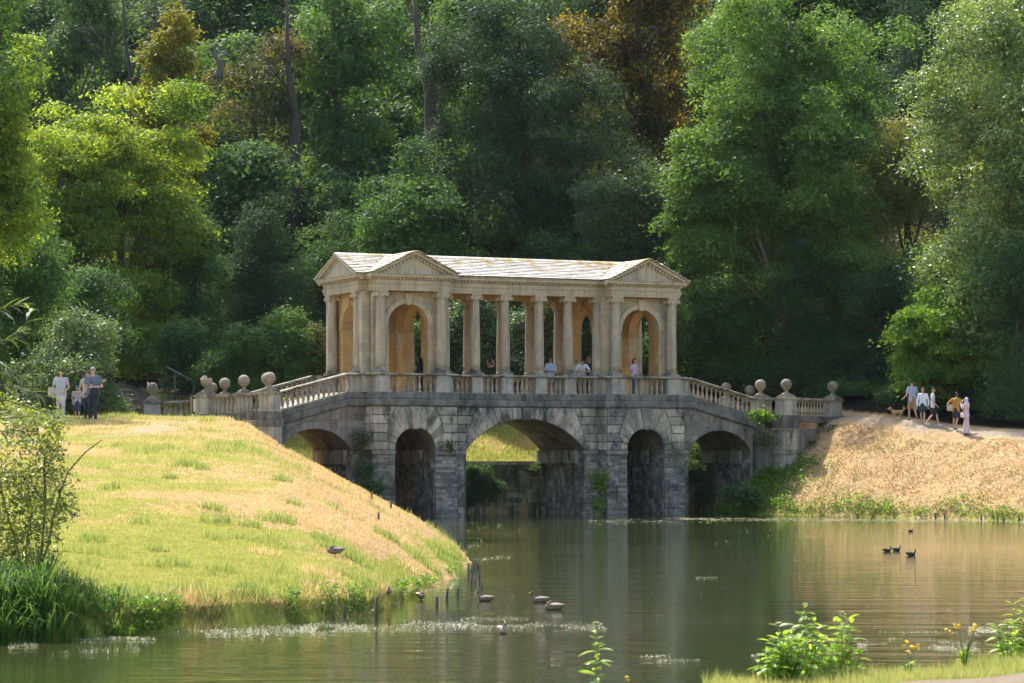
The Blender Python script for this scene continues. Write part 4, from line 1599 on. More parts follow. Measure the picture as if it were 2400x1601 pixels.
for d, px, yt, yb, rx, mt, lb in ((182, 60, 200, 520, 150, 'lf_mid', 'bushy undergrowth low at the upper left edge'), (178, 480, 100, 420, 130, 'lf_haze', 'hazy bush right of the golden tree'),
        (168, 900, 250, 560, 150, 'lf_dark', 'dark bush left of the leaning trunk foot'), (168, 1100, 200, 560, 140, 'lf_mid', 'bush with sunlit specks right of the leaning trunk'),
        (166, 1330, 120, 520, 130, 'lf_dark', 'dark bush between the great yew and the orange chestnut'), (162, 1560, 330, 640, 130, 'lf_rust', 'brown tinged bush under the orange chestnut'),
        (170, 1620, 150, 520, 120, 'lf_dark', 'dark bush right of the chestnut trunk'), (166, 1980, 250, 600, 160, 'lf_dark', 'dark bush behind the right side of the cherry'),
        (168, 2300, 100, 560, 160, 'lf_yew', 'dark bush behind the bright maple'), (150, 560, 360, 640, 130, 'lf_dark', 'shaded bush below the rust tinged tree'),
        (150, 130, 560, 860, 150, 'lf_dark', 'shaded bush behind the rounded shrub'), (150, 1500, 560, 880, 140, 'lf_dark', 'shaded bush behind the right pavilion'),
        (150, 1250, 480, 860, 150, 'lf_dark', 'shaded bush behind the colonnade'), (150, 1000, 480, 860, 150, 'lf_dark', 'shaded bush behind the left part of the colonnade'), (150, 1780, 440, 760, 150, 'lf_dark', 'shaded bush in the gap under the cherry')):
    tree('understory_bush', lb, 'bush', d, px, yt, yb, rx, 'r', 15000, mt, US, size=.27, clump=1.2, trunk_r=.12, nb=6, aspect=.65)
# --- great yew in the centre
tree('yew_tree', 'great dark yew towering behind the roof of the bridge', 'tree', 147, 1215, -60, 700, 235, 'r', 80000, 'lf_yew', 'dark yews on the slope', size=.2, shape='column', aspect=.35, clump=.95, lobes_n=16, depth=4, updir=.9, droop=.4)
tree('yew_tree', 'lower dark yew right of the great one', 'tree', 149, 1400, 300, 700, 130, 'r', 24000, 'lf_yew', 'dark yews on the slope', size=.165, aspect=.35, clump=.9)
tree('broadleaf_tree', 'bluish green tree in front of the great yew on its left', 'tree', 143, 960, 300, 660, 100, 'r', 18000, 'lf_dark', HG, size=.18, clump=.9)
tree('broadleaf_tree', 'mid green bushy tree above the left pavilion', 'tree', 140, 950, 430, 740, 120, 'r', 20000, 'lf_mid', HG, size=.17, clump=.9)
# --- beech on the left, glowing
tree('beech_tree', 'bright yellow green beech glowing in the sun on the left', 'tree', 136, 275, 185, 800, 175, 'r', 90000, 'lf_bright', None, size=.165, clump=1.0, lobes_n=16, flat=.25, droop=.3, depth=4.5, nb=18)
tree('beech_tree', 'lower sunlit beech with pale yellow shoots left of the tall glowing one', 'tree', 132, 140, 270, 860, 130, 'r', 56000, 'lf_bright', None, size=.165, clump=.9, lobes_n=12, flat=.3)
tree('broadleaf_tree', 'near sunlit tree with bright and brown leaves cut by the left edge', 'tree', 98, 0, 90, 620, 100, 'r', 30000, 'lf_bright', None, size=.13, clump=.6, lobes_n=12, flat=.4, base=-90)
tree('broadleaf_tree', 'dark leafy tree at the top left corner', 'tree', 96, -40, -60, 260, 80, 'r', 9000, 'lf_mid', None, size=.13, clump=.6)
tree('broadleaf_tree', 'green tree low at the left edge below the sunlit one', 'tree', 112, 40, 540, 900, 120, 'r', 26000, 'lf_mid', None, size=.14, clump=.7)
# --- shrubs and low trees left of the bridge
YG = 'dark yews on the slope'
tree('yew_tree', 'tall feathery dark yew above the left balls of the parapet', 'tree', 138, 450, 470, 900, 120, 'r', 34000, 'lf_dark', YG, size=.15, shape='cone', aspect=.35, clump=.8, updir=.9, lobes_n=11)
tree('yew_tree', 'dark yew between the feathery one and the left pavilion', 'tree', 140, 620, 470, 900, 130, 'r', 36000, 'lf_yew', YG, size=.15, shape='cone', aspect=.35, clump=.8, lobes_n=11)
tree('yew_tree', 'shaded yew over the dark mouth of the woodland path', 'tree', 140, 330, 520, 790, 90, 'r', 22000, 'lf_yew', YG, size=.15, aspect=.35, clump=.8)
tree('yew_tree', 'dark yew directly left of the left pavilion roof', 'tree', 141, 760, 500, 860, 110, 'r', 26000, 'lf_dark', YG, size=.15, aspect=.38, clump=.8)
tree('rounded_shrub', 'large rounded pale green shrub behind the walking family', 'shrub', 106, 175, 735, 985, 112, 'r', 34000, 'lf_grey', None, size=.11, clump=.45, lobes_n=14, trunk_r=.08, flat=.6, depth=2.0)
tree('shrub', 'grey green shrub above the rounded one, under the beech', 'shrub', 122, 200, 640, 860, 95, 'r', 16000, 'lf_dark', None, size=.13, clump=.6, trunk_r=.08)
SG = 'shrubs between the steps and the bridge'
tree('shrub', 'drooping green shrub beside the woodland steps', 'shrub', 129, 425, 760, 915, 55, 'r', 12000, 'lf_dark', SG, size=.13, clump=.6, trunk_r=.08, droop=.6)
tree('shrub', 'shrub with upright pale shoots behind the ball finials', 'shrub', 127, 545, 770, 945, 65, 'r', 14000, 'lf_mid', SG, size=.12, clump=.5, trunk_r=.08)
tree('shrub', 'glossy green shrub left of the left pavilion columns', 'shrub', 128, 655, 730, 940, 75, 'r', 18000, 'lf_mid', SG, size=.13, clump=.6, trunk_r=.08)
tree('shrub', 'brown tinted shrub touching the left pavilion', 'shrub', 129, 735, 760, 940, 50, 'r', 9000, 'lf_rust', SG, size=.12, clump=.5, trunk_r=.08)
# --- seen through the colonnade
CG = 'shrubs seen through the colonnade'
for px, yt, mt, lb, nn in ((860, 700, 'lf_dark', 'dark shrub seen through the left pavilion', 9000), (985, 760, 'lf_mid', 'bright shrub seen through the left arch of the pavilion', 9000), (1090, 700, 'lf_grey', 'glossy grey green laurel seen between the first colonnade columns', 16000),
                           (1210, 720, 'lf_grey', 'glossy laurel seen through the middle bay of the colonnade', 16000), (1325, 640, 'lf_rust', 'dull brownish shrub seen between the right colonnade columns', 14000), (1400, 760, 'lf_dark', 'dark shrub at the right end of the colonnade', 9000), (1530, 700, 'lf_mid', 'green shrub seen through the right pavilion arch', 14000)):
    tree('laurel_shrub', lb, 'shrub', 134, px, yt, 930, 75, 'r', nn, mt, CG, size=.16, clump=.6, trunk_r=.1, nb=8)
for px, yt, lb in ((870, 560, 'tall dark green tree behind the left pavilion roof'), (1060, 600, 'dark tree behind the middle of the roof'), (1290, 560, 'dark tree behind the right half of the roof')):
    tree('broadleaf_tree', lb, 'tree', 141, px, yt, 900, 110, 'r', 18000, 'lf_dark', HG, size=.18, clump=.9)
# --- right of the bridge
RG = 'trees right of the bridge'
tree('grey_green_tree', 'grey green bushy tree above the right end of the roof', 'tree', 142, 1470, 400, 760, 130, 'r', 30000, 'lf_grey', RG, size=.15, clump=.8)
tree('cherry_tree', 'large light green cherry with drooping sprays right of centre', 'tree', 138, 1850, -60, 640, 250, 'r', 100000, 'lf_cherry', None, size=.17, clump=1.1, lobes_n=20, droop=.9, flat=.3, nb=30, depth=5, bark='twig')
tree('cherry_tree', 'low left arm of light green cherry leaves above the right pavilion', 'tree', 136, 1680, 290, 640, 125, 'r', 34000, 'lf_cherry', None, size=.17, clump=.9, lobes_n=10, droop=.8, flat=.25, nb=8, base=1900, trunk_r=.2, bark='twig')
tree('broadleaf_tree', 'deep green tree below the cherry, behind the right ramp', 'tree', 139, 1720, 540, 960, 150, 'r', 38000, 'lf_mid', RG, size=.165, clump=.9)
tree('broadleaf_tree', 'shadowed tree in the gap below the cherry', 'tree', 142, 1960, 430, 860, 130, 'r', 26000, 'lf_dark', RG, size=.17, clump=.9)
tree('yew_tree', 'dark yew with feathery tips behind the right ball finials', 'tree', 135, 1880, 560, 960, 130, 'r', 42000, 'lf_dark', YG, size=.15, shape='cone', aspect=.35, clump=.8, updir=.9, lobes_n=12)
tree('yew_tree', 'dark yew behind the dog and the first walkers', 'tree', 133, 2060, 640, 985, 110, 'r', 32000, 'lf_yew', YG, size=.15, aspect=.35, clump=.75)
tree('shrub', 'bright leafy shrub at the path edge right of the last ball finial', 'shrub', 131, 2030, 905, 1010, 70, 'r', 9000, 'lf_mid', None, size=.13, clump=.45, trunk_r=.06)
tree('shrub', 'low green shrub by the right ramp end', 'shrub', 133, 1950, 880, 1000, 60, 'r', 8000, 'lf_mid', None, size=.13, clump=.45, trunk_r=.06)
tree('olive_tinted_tree', 'tree with yellowish olive leaves left of the bright maple', 'tree', 140, 2120, 280, 780, 130, 'r', 52000, 'lf_olive', None, size=.135, clump=.75, lobes_n=14, droop=.4)
tree('maple_tree', 'tall bright maple with glinting leaves at the upper right edge', 'tree', 126, 2350, -60, 800, 220, 'r', 110000, 'lf_light', None, size=.15, clump=1.0, lobes_n=24, flat=.5, depth=3.6, per=480, nb=6)
tree('yew_tree', 'hanging dark yew at the right edge beside the path', 'tree', 122, 2380, 560, 1000, 110, 'r', 38000, 'lf_dark', YG, size=.13, aspect=.32, clump=.7, droop=.8, updir=.6)
tree('broadleaf_tree', 'dark tree between the olive tinted one and the overhanging branch', 'tree', 129, 2200, 600, 960, 120, 'r', 26000, 'lf_dark', RG, size=.15, clump=.8)
tree('overhanging_tree', 'low bright green boughs hanging over the walkers on the right', 'tree', 124.5, 2225, 655, 895, 150, 'r', 40000, 'lf_mapleg', None, size=.14, clump=.6, lobes_n=13, flat=.22, droop=.5, nb=6, base=2620, depth=1.6, trunk_r=.2)
for px, yt, lb in ((2150, 900, 'dark undergrowth shrub behind the walkers'), (2290, 880, 'shaded shrub behind the woman in pink'), (2395, 930, 'dark shrub at the right edge of the path')):
    tree('shrub', lb, 'shrub', 125, px, yt, 1020, 75, 'r', 12000, 'lf_dark', 'undergrowth behind the walkers', size=.12, clump=.5, trunk_r=.06)


M['stump'] = bark_mat('pale_stump_bark', (0.06, 0.055, 0.045), (0.15, 0.135, 0.11))
# --- bare dead tree and the leaning dark trunk
def bare_tree(d, base, top, spread, rad, mat, label, seed, nb=20, sink=3):
    rg = random.Random(seed)
    B, T = P(base[0], base[1], d), P(top[0], top[1], d)
    root = empty('bare_tree', (B.x, d, B.z), 0, label, 'tree')
    mb = MB()
    T = T - B
    pts = [Vector((0, 0, -sink)), Vector((0, 0, 0)), T * .3 + Vector((.2, 0, 0)), T * .6 + Vector((-.15, .1, 0)), T]
    mb.tube(pts, [rad * 1.2, rad, rad * .75, rad * .5, rad * .15], 8)
    mb.build('trunk', mat, root)
    mb = MB()
    for k in range(nb):
        f = rg.uniform(.25, .95)
        s = T * f
        a = rg.choice((-1, 1)) * rg.uniform(.5, 1.1)
        L = spread * (1.15 - f) * rg.uniform(.6, 1.2)
        e = s + Vector((math.sin(a) * L, rg.uniform(-.4, .4) * L, math.cos(a) * L))
        m = s.lerp(e, .5) + Vector((math.sin(a) * L * .12, 0, -L * .06))
        mb.tube([s, m, e], [rad * .3 * (1.1 - f), rad * .18 * (1.1 - f), .012], 5)
        for j in range(4):
            g = rg.uniform(.3, 1)
            s2 = s.lerp(e, g); e2 = s2 + Vector((rg.uniform(-.6, .6), rg.uniform(-.4, .4), rg.uniform(.1, .9))) * L * .35
            mb.tube([s2, e2], [.035, .01], 4)
    mb.build('branches', mat, root)
    return root


bare_tree(155, (308, 300), (288, -60), 5.0, .17, M['bark'], 'bare dark dead tree among the hazy crowns at the upper left', 4, 26)
bare_tree(150, (1012, 330), (968, -40), 4.2, .42, M['bark'], 'thick dark leaning trunk with upright limbs left of the great yew', 9, 12)
bare_tree(147, (512, 172), (505, 100), .5, .26, M['stump'], 'pale broken stump of a trunk above the rust tinged tree', 12, 3, .3)
bare_tree(164, (1546, 400), (1540, -60), 4.0, .35, M['bark'], 'dark straight trunk inside the orange chestnut crown', 15, 10)
bare_tree(156, (690, 420), (672, -40), 4.5, .36, M['bark'], 'dark trunk in the shaded hollow left of centre', 17, 12)
# ================================================================ grass, hay, reeds
def grass_mat(name, stops, trans=.45):
    M[name] = leaf_mat(name, stops, trans=trans, tcol=(1.5, 1.45, 1.0), rough=.6, spec=.15)


grass_mat('grass', [(0, (0.36, 0.25, 0.14)), (.45, (0.60, 0.45, 0.27)), (.52, (0.22, 0.23, 0.08)), (.8, (0.36, 0.35, 0.13)), (1, (0.14, 0.24, 0.05))])
grass_mat('hay', [(0, (0.26, 0.185, 0.115)), (.5, (0.52, 0.40, 0.265)), (.93, (0.64, 0.54, 0.40)), (.95, (0.20, 0.26, 0.05)), (1, (0.12, 0.20, 0.04))], .3)
grass_mat('reed', [(0, (0.045, 0.10, 0.025)), (.7, (0.11, 0.20, 0.035)), (1, (0.26, 0.30, 0.05))])


def blades(name, x, y, h, wd, tint, mat, lean=.5, label=None, parent=None, dirx=0.0, diry=0.0, zoff=0.0, kind='stuff'):
    n = len(x)
    z = ground(x, y) + zoff - .015
    a = rng.uniform(0, 2 * np.pi, n)
    w2 = wd * .5
    ln = h * lean * rng.random(n)
    b = rng.uniform(0, 2 * np.pi, n)
    tx, ty = np.cos(b) * ln + dirx * h, np.sin(b) * ln + diry * h
    hz = np.sqrt(np.maximum(h * h - tx * tx - ty * ty, (h * .22) ** 2))
    zt = z + hz
    if dirx or diry:
        zt = np.maximum(ground(x + tx, y + ty) + .04, z + hz * .35)
    co = np.stack([np.stack([x - np.cos(a) * w2, y - np.sin(a) * w2, z], 1), np.stack([x + np.cos(a) * w2, y + np.sin(a) * w2, z], 1), np.stack([x + tx, y + ty, zt], 1)], 1).reshape(-1, 3)
    me = np_mesh(name, co, np.arange(n * 3, dtype=np.int32).reshape(n, 3), tint)
    me.materials.append(M[mat])
    o = mesh_obj(name, me, parent)
    return tag(o, label, 'grass' if label else None, kind=kind)


def left_grass():
    n = 330000
    d = 37 * (116 / 37) ** (rng.random(n) ** .8)
    px = rng.uniform(-120, 1130, n)
    x = (px - 1200) / FPX * d
    z = ground(x, d)
    c = cover(x, d, z)
    nn = vnoise(x, d, .5, 40); n2 = vnoise(x, d, 1.7, 41)
    ok = (z > .03) & (c['path'] < .35) & (c['dirt'] < .7) & (c['wood'] < .5)
    x, d, nn, n2, g, z = x[ok], d[ok], nn[ok], n2[ok], c['green'][ok], z[ok]
    isg = rng.random(len(x)) < np.clip(.5 + (g + (nn - .5) * .9 - .5) * 1.5, .06, .94)
    tuft = np.clip((n2 * nn - .44) * 6, 0, 1) * isg
    h = rng.uniform(.04, .10, len(x)) * (1 + 1.8 * tuft) * (1 + .3 * (z < .5))
    wd = .011 * d / 45 * (1 + .4 * tuft)
    t = np.where(isg, .55 + .3 * rng.random(len(x)) + .15 * tuft, .48 * rng.random(len(x)))
    blades('grass', x, d, h, wd, t, 'grass', 0.9, 'short mown grass, green with parched straw patches, on the left bank')


left_grass()


def lip_grass():
    """long grass hanging over the undercut edge of the left bank"""
    n = 26000
    px = rng.uniform(120, 1088, n)
    d = shore_d(px) + rng.uniform(-.02, .75, n) ** 1.3
    x = (px - 1200) / FPX * d
    nn = vnoise(x, d, .5, 81); n2 = vnoise(x, d, 1.6, 82)
    keep = rng.random(n) < .25 + nn
    x, d, nn, n2 = x[keep], d[keep], nn[keep], n2[keep]
    dry = rng.random(len(x)) < smooth(n2, .45, .8) * .8
    h = rng.uniform(.08, .19, len(x)) * (.4 + nn)
    t = np.where(dry, rng.uniform(0, .4, len(x)), rng.uniform(.53, 1, len(x)))
    blades('bank_edge_grass', x, d, h, .010 * d / 45 + 0 * x, t, 'grass', .9, 'long grass hanging over the edge of the left bank', diry=-.35)


def tufts(pts, name, label, hmin, hmax, n_each, rad, t0, t1, mat='grass', lean=.7, width=.02):
    X, Y, H, T, WD = [], [], [], [], []
    for (px, py, sc) in pts:
        # find the ground under this sight line
        el = (HOR - py) / FPX
        for d in np.arange(36, 130, .3):
            x = (px - 1200) / FPX * d
            if gz(x, d) >= EYE + el * d: break
        n = int(n_each * sc)
        r = rad * sc * np.sqrt(rng.random(n)); a = rng.uniform(0, 6.28, n)
        X.append(x + r * np.cos(a)); Y.append(d + r * np.sin(a))
        H.append(rng.uniform(hmin, hmax, n) * (.6 + .5 * sc)); T.append(rng.uniform(t0, t1, n)); WD.append(np.full(n, width * d / 50))
    return blades(name, np.concatenate(X), np.concatenate(Y), np.concatenate(H), np.concatenate(WD), np.concatenate(T), mat, lean, label)


tufts([(645, 1225, 1.3), (508, 1225, 1), (585, 1238, .7), (660, 1128, .8), (440, 1092, .9), (475, 1100, .7), (500, 1195, .8), (560, 1050, .7), (395, 1125, .5), (690, 1185, .6), (800, 1300, 1.3), (770, 1270, 1), (850, 1330, 1),
       (215, 1270, .8), (370, 1290, .6), (905, 1260, .9), (880, 1400, 1.1), (600, 1395, 1.0), (520, 1345, .8), (420, 1330, .7), (960, 1300, .8), (1000, 1330, 1.0), (260, 1150, .6), (330, 1230, .6), (730, 1370, .9), (460, 1390, 1.2), (350, 1400, 1.2),
       (975, 1385, 1.2), (1040, 1300, 1.3), (1055, 1330, 1.2), (930, 1420, 1), (845, 1430, 1.0), (690, 1440, 1), (590, 1452, 1.2), (520, 1455, 1.1)],
      'grass_tufts', 'taller bright green tufts dotted over the left bank', .12, .26, 170, .34, .82, 1.0)
tufts([(780, 1425, 1.6), (830, 1425, 1.3), (440, 1425, 1.5), (480, 1430, 1.4), (750, 1350, 1), (900, 1412, .9), (730, 1240, .7), (620, 1300, .8), (980, 1345, .9), (870, 1180, .9), (760, 1130, 1), (700, 1075, .9), (640, 1040, 1), (560, 1000, 1), (520, 985, 1.1)],
      'dry_tufts', 'straw coloured dry tufts along the crest and edge of the left bank', .09, .20, 170, .36, .1, .46)


def right_hay():
    n = 120000
    px = rng.uniform(1560, 2460, n)
    d = rng.uniform(104, 128, n)
    x = (px - 1200) / FPX * d
    z = ground(x, d)
    c = cover(x, d, z)
    tr = dist_poly(x, d, SHR)
    ok = (tr > 0) & (c['path'] < .12) & (d < path_mid_y(x) - 1.6) & (z > .03) & (c['wood'] < .4)
    x, d, g, tr = x[ok], d[ok], c['green'][ok], tr[ok]
    clump = vnoise(x, d, .45, 50)
    keep = rng.random(len(x)) < .25 + clump
    x, d, g, tr, clump = x[keep], d[keep], g[keep], tr[keep], clump[keep]
    isg = rng.random(len(x)) < np.clip(g, .01, .9)
    h = rng.uniform(.12, .32, len(x)) * (.5 + clump)
    t = np.where(isg, rng.uniform(.951, 1, len(x)), rng.uniform(0, .93, len(x)) * (.4 + .6 * clump))
    blades('dry_grass', x, d, h, np.full(len(x), .035), t, 'hay', .55, 'matted straw coloured dry grass on the right bank', dirx=-.05, diry=-.55)


right_hay()


def back_grass():
    n = 40000
    u = rng.uniform(-13, 13, n); v = rng.uniform(5.0, 16, n) ** 1.0
    x = BO[0] + u * CO - v * SI; y = BO[1] + u * SI + v * CO
    nn = vnoise(x, y, .8, 60)
    g = cover(x, y, x * 0 + 3)['green']
    isg = rng.random(n) < np.clip(g + (nn - .5), .1, .95)
    h = rng.uniform(.10, .3, n) * (.5 + nn)
    t = np.where(isg, rng.uniform(.6, 1, n), rng.uniform(0, .45, n))
    blades('grass', x, y, h, np.full(n, .04), t, 'grass', .8, 'rough grass on the slope seen through the bridge arches')


back_grass()


SHP = np.arange(-160, 1090, 10.0)
_ds = np.arange(36, 68, .08)
_tab = []
for _q in SHP:
    _z = ground((_q - 1200) / FPX * _ds, _ds)
    _tab.append(_ds[int(np.argmax(_z > 0.02))])


def shore_d(px): return np.interp(px, SHP, _tab)


def reeds():
    n = 5600
    rr_ = rng.random(n)
    px = rng.uniform(-140, 330, n)
    keep = rng.random(n) < np.clip(1.15 - px / 330, .1, 1)
    px = px[keep]; n = len(px)
    d = shore_d(px) - .25 + rng.uniform(0, 2.5, n) ** 1.0 * np.interp(px, [0, 330], [1, .3])
    x = (px - 1200) / FPX * d
    z = np.maximum(ground(x, d), -.1)
    hmax = np.interp(px, [-140, 60, 180, 330], [1.1, .95, .62, .25])
    h = rng.uniform(.35, 1.0, n) * hmax * (.65 + .6 * vnoise(px, px * 0, 26, 90))
    a = rng.uniform(0, 6.28, n); w_ = rng.uniform(.012, .024, n)
    tx, ty = np.cos(a), np.sin(a)
    px_, py_ = -ty * w_ * .5, tx * w_ * .5
    bend = rng.uniform(.25, 1.05, n) * h
    co = []
    prof = [(0, 0, 1), (.25, .45, 1.0), (.6, .82, .8), (1.0, .92, .0)]
    for f, hz, wf in prof:
        cx, cy, cz = x + tx * bend * f, y_ if False else d + ty * bend * f, z + h * (hz - .35 * (f ** 2) * bend / h)
        co.append(np.stack([cx - px_ * wf, cy - py_ * wf, cz], 1)); co.append(np.stack([cx + px_ * wf, cy + py_ * wf, cz], 1))
    C = np.stack(co, 1).reshape(-1, 3)
    b = np.arange(n)[:, None] * 8
    q = np.concatenate([b + np.array([0, 1, 3, 2]), b + np.array([2, 3, 5, 4]), b + np.array([4, 5, 7, 6])], 0)
    t = np.tile(np.clip(rng.random(n) * .75 + np.where(px > 120, .2, 0), 0, 1), 3)
    me = np_mesh('reeds', C, q.astype(np.int32), t)
    me.materials.append(M['reed'])
    tag(mesh_obj('reeds', me), 'tall dark green reeds and sedges at the lower left water edge', 'reeds', kind='stuff')


reeds()
lip_grass()


def waterside():
    """low leafy weeds along both waterlines"""
    X, Y, S = [], [], []
    # left shore
    for _ in range(2600):
        px = rng.uniform(260, 1080)
        d = shore_d(px) - .1 + abs(rng.normal()) * .3
        if vnoise(px, 0, 75, 4) * vnoise(px, 3, 19, 5) < .27: continue
        X.append((px - 1200) / FPX * d); Y.append(d); S.append(.055)
    for _ in range(1700):
        i = rng.integers(0, 5); f = rng.random()
        p = SHR[i] * (1 - f) + SHR[i + 1] * f
        dd = abs(rng.normal()) * .55 + .02
        if vnoise(p[0] * 10, 0, 14, 6) < .55:
            dd *= .3
            if rng.random() < .6: continue
        X.append(p[0] + dd * .6); Y.append(p[1] + dd * .75); S.append(.11)
    # shaded ground right of the right side arch
    for _ in range(2400):
        u = rng.uniform(8.2, 13.6); v = -.4 - abs(rng.normal()) * 1.7
        p = to_world(u, v)
        X.append(p.x); Y.append(p.y); S.append(.13)
    X, Y, S = map(np.array, (X, Y, S))
    Z = ground(X, Y)
    ok = Z > -.25
    X, Y, S, Z = X[ok], Y[ok], S[ok], np.maximum(Z[ok], 0)
    n = len(X)
    rep = 3
    X, Y, S, Z = (np.repeat(a, rep) for a in (X, Y, S, Z))
    n = len(X)
    c = np.stack([X + rng.normal(size=n) * S, Y + rng.normal(size=n) * S, Z + rng.random(n) * S * 3.2], 1)
    nr = unit(rng.normal(size=(n, 3)) * .6 + np.array([0, -.2, .8]))
    ax = unit(np.cross(nr, rng.normal(size=(n, 3))))
    co, q = leaf_quads(c, nr, ax, S * rng.uniform(.8, 1.6, n), S * .8)
    me = np_mesh('waterside_weeds', co, q, rng.random(n))
    me.materials.append(M['lf_mapleg'])
    tag(mesh_obj('waterside_weeds', me), 'low leafy weeds along the waterlines of both banks', 'weeds', kind='stuff')


waterside()

# ---- bush with bare stems at the lower left
def left_bush():
    g = gz(-7.0, 40.6)
    root = empty('tangled_bush', (-7.2, 41.0, g), 0, 'tangled light leaved bush with thin dark upright stems in the left foreground', 'bush')
    rg = np.random.default_rng(5)
    lobes = []
    for px, py, rx, rz in ((10, 1120, 60, 90), (60, 1180, 70, 90), (100, 1060, 45, 70), (40, 1010, 50, 60), (95, 1240, 60, 80), (20, 1280, 70, 80), (130, 1130, 40, 60), (-40, 1180, 80, 140), (120, 1000, 30, 40), (70, 1300, 60, 50), (150, 1200, 25, 30), (120, 1060, 30, 22), (60, 985, 35, 25), (10, 960, 40, 40)):
        p = P(px, py, 40.8)
        lobes.append(((p.x + 7.2, rg.uniform(-.4, .4), p.z - g), (rx * .0066, .45, rz * .0066)))
    global TRI_LEAF
    TRI_LEAF = False
    co, q, t = crown(rg, lobes, 8500, .055, clump=.12, per=45, shell=.1, flat=.7)
    TRI_LEAF = True
    me = np_mesh('foliage', co, q, t); me.materials.append(M['lf_bright2']); mesh_obj('foliage', me, root)
    mb = MB()
    for pts, r in (([(78, 1370), (98, 1290), (106, 1180), (104, 1090), (112, 1020), (118, 985)], .022), ([(80, 1370), (112, 1280), (128, 1200), (142, 1150), (160, 1105), (200, 1060), (240, 1030)], .018),
                   ([(60, 1380), (40, 1280), (10, 1180), (-10, 1080)], .016), ([(70, 1380), (60, 1290), (75, 1200), (60, 1120)], .014), ([(104, 1100), (130, 1070), (150, 1062)], .008), ([(106, 1180), (70, 1130), (40, 1110)], .009)):
        P3 = []
        for i, (px, py) in enumerate(pts):
            p = P(px, py, 41.0 + .1 * math.sin(i * 2 + r * 300))
            P3.append((p.x + 7.2, p.y - 41.0, p.z - g))
        mb.tube(P3, [r * (1.3 - i / len(P3)) for i in range(len(P3))], 5)
    mb.build('stem', M['twig'], root)
    # dead brown seed heads
    mb = MB()
    for px, py in ((106, 1160), (104, 1110), (103, 1220), (60, 1125), (32, 1010), (142, 1190), (138, 1150), (146, 1140), (110, 1270), (118, 1330)):
        p = P(px, py, 40.9)
        for k in range(5):
            c = Vector((p.x + 7.2, p.y - 41, p.z - g)) + Vector([rg.normal() * .02 for _ in range(3)])
            mb.lathe([(.004, -.015), (.014, 0), (.004, .015)], 5, c)
    mb.build('seed_heads', M['bark'], root)


LM('lf_bright2', (0.06, 0.10, 0.03), (0.26, 0.28, 0.09), trans=.42, tcol=(2.0, 1.9, .6), rough=.4, spec=.4)
left_bush()

# ---- single leaves as parts: foreground plants and willow
def leaf_mesh(name, mat, L, Wd, fold=.25, curl=.25, seg=4):
    mb = MB()
    vs = []
    for k in range(seg + 1):
        f = k / seg
        w_ = Wd * .5 * (math.sin(math.pi * (f * .92 + .04)) ** .8) if k < seg else .0005
        z = -curl * L * f * f
        vs += [(-w_, L * f, z + w_ * fold), (0, L * f, z), (w_, L * f, z + w_ * fold)]
    fs = []
    for k in range(seg):
        a = k * 3
        fs += [(a, a + 1, a + 4, a + 3), (a + 1, a + 2, a + 5, a + 4)]
    mb.add(vs, fs, 0, True)
    me = mb.mesh(name, mat)
    return me


def tinted(mat_key, stops, **kw):
    """leaf material whose tint comes from the object, for leaves that are objects"""
    m = leaf_mat(mat_key, stops, **kw)
    t = m.node_tree
    oi = t.nodes.new('ShaderNodeObjectInfo')
    for n in t.nodes:
        if n.type == 'VALTORGB':
            t.links.new(oi.outputs['Random'], n.inputs[0])
    M[mat_key] = m


tinted('plant_leaf', [(0, (0.16, 0.27, 0.05)), (1, (0.34, 0.46, 0.08))], trans=.5, tcol=(1.9, 1.9, .5), rough=.35, spec=.5)
tinted('willow_leaf', [(0, (0.07, 0.12, 0.04)), (1, (0.20, 0.26, 0.10))], trans=.35, rough=.3, spec=.7)
M['stem'] = plain('plant_stem', (0.16, 0.18, 0.06), .7)
M['yellow'] = plain('yellow_petals', (0.80, 0.50, 0.02), .6)
M['budhead'] = plain('pale_bud_head', (0.42, 0.36, 0.18), .8)
PLEAF = [leaf_mesh('leaf', M['plant_leaf'], .085, .034), leaf_mesh('leaf', M['plant_leaf'], .11, .04, curl=.45), leaf_mesh('leaf', M['plant_leaf'], .06, .026, curl=.1)]
WLEAF = [leaf_mesh('leaf', M['willow_leaf'], .11, .019, curl=.2), leaf_mesh('leaf', M['willow_leaf'], .085, .016, curl=.35)]


def near_d(px, back=0.25):
    """distance of the bank crest under this column of the picture"""
    for d in np.arange(18.5, 30, .05):
        x = (px - 1200) / FPX * d
        if d > near_crest(x) - back: return d
    return 22


NEARG = 'leafy plants on the near bank'


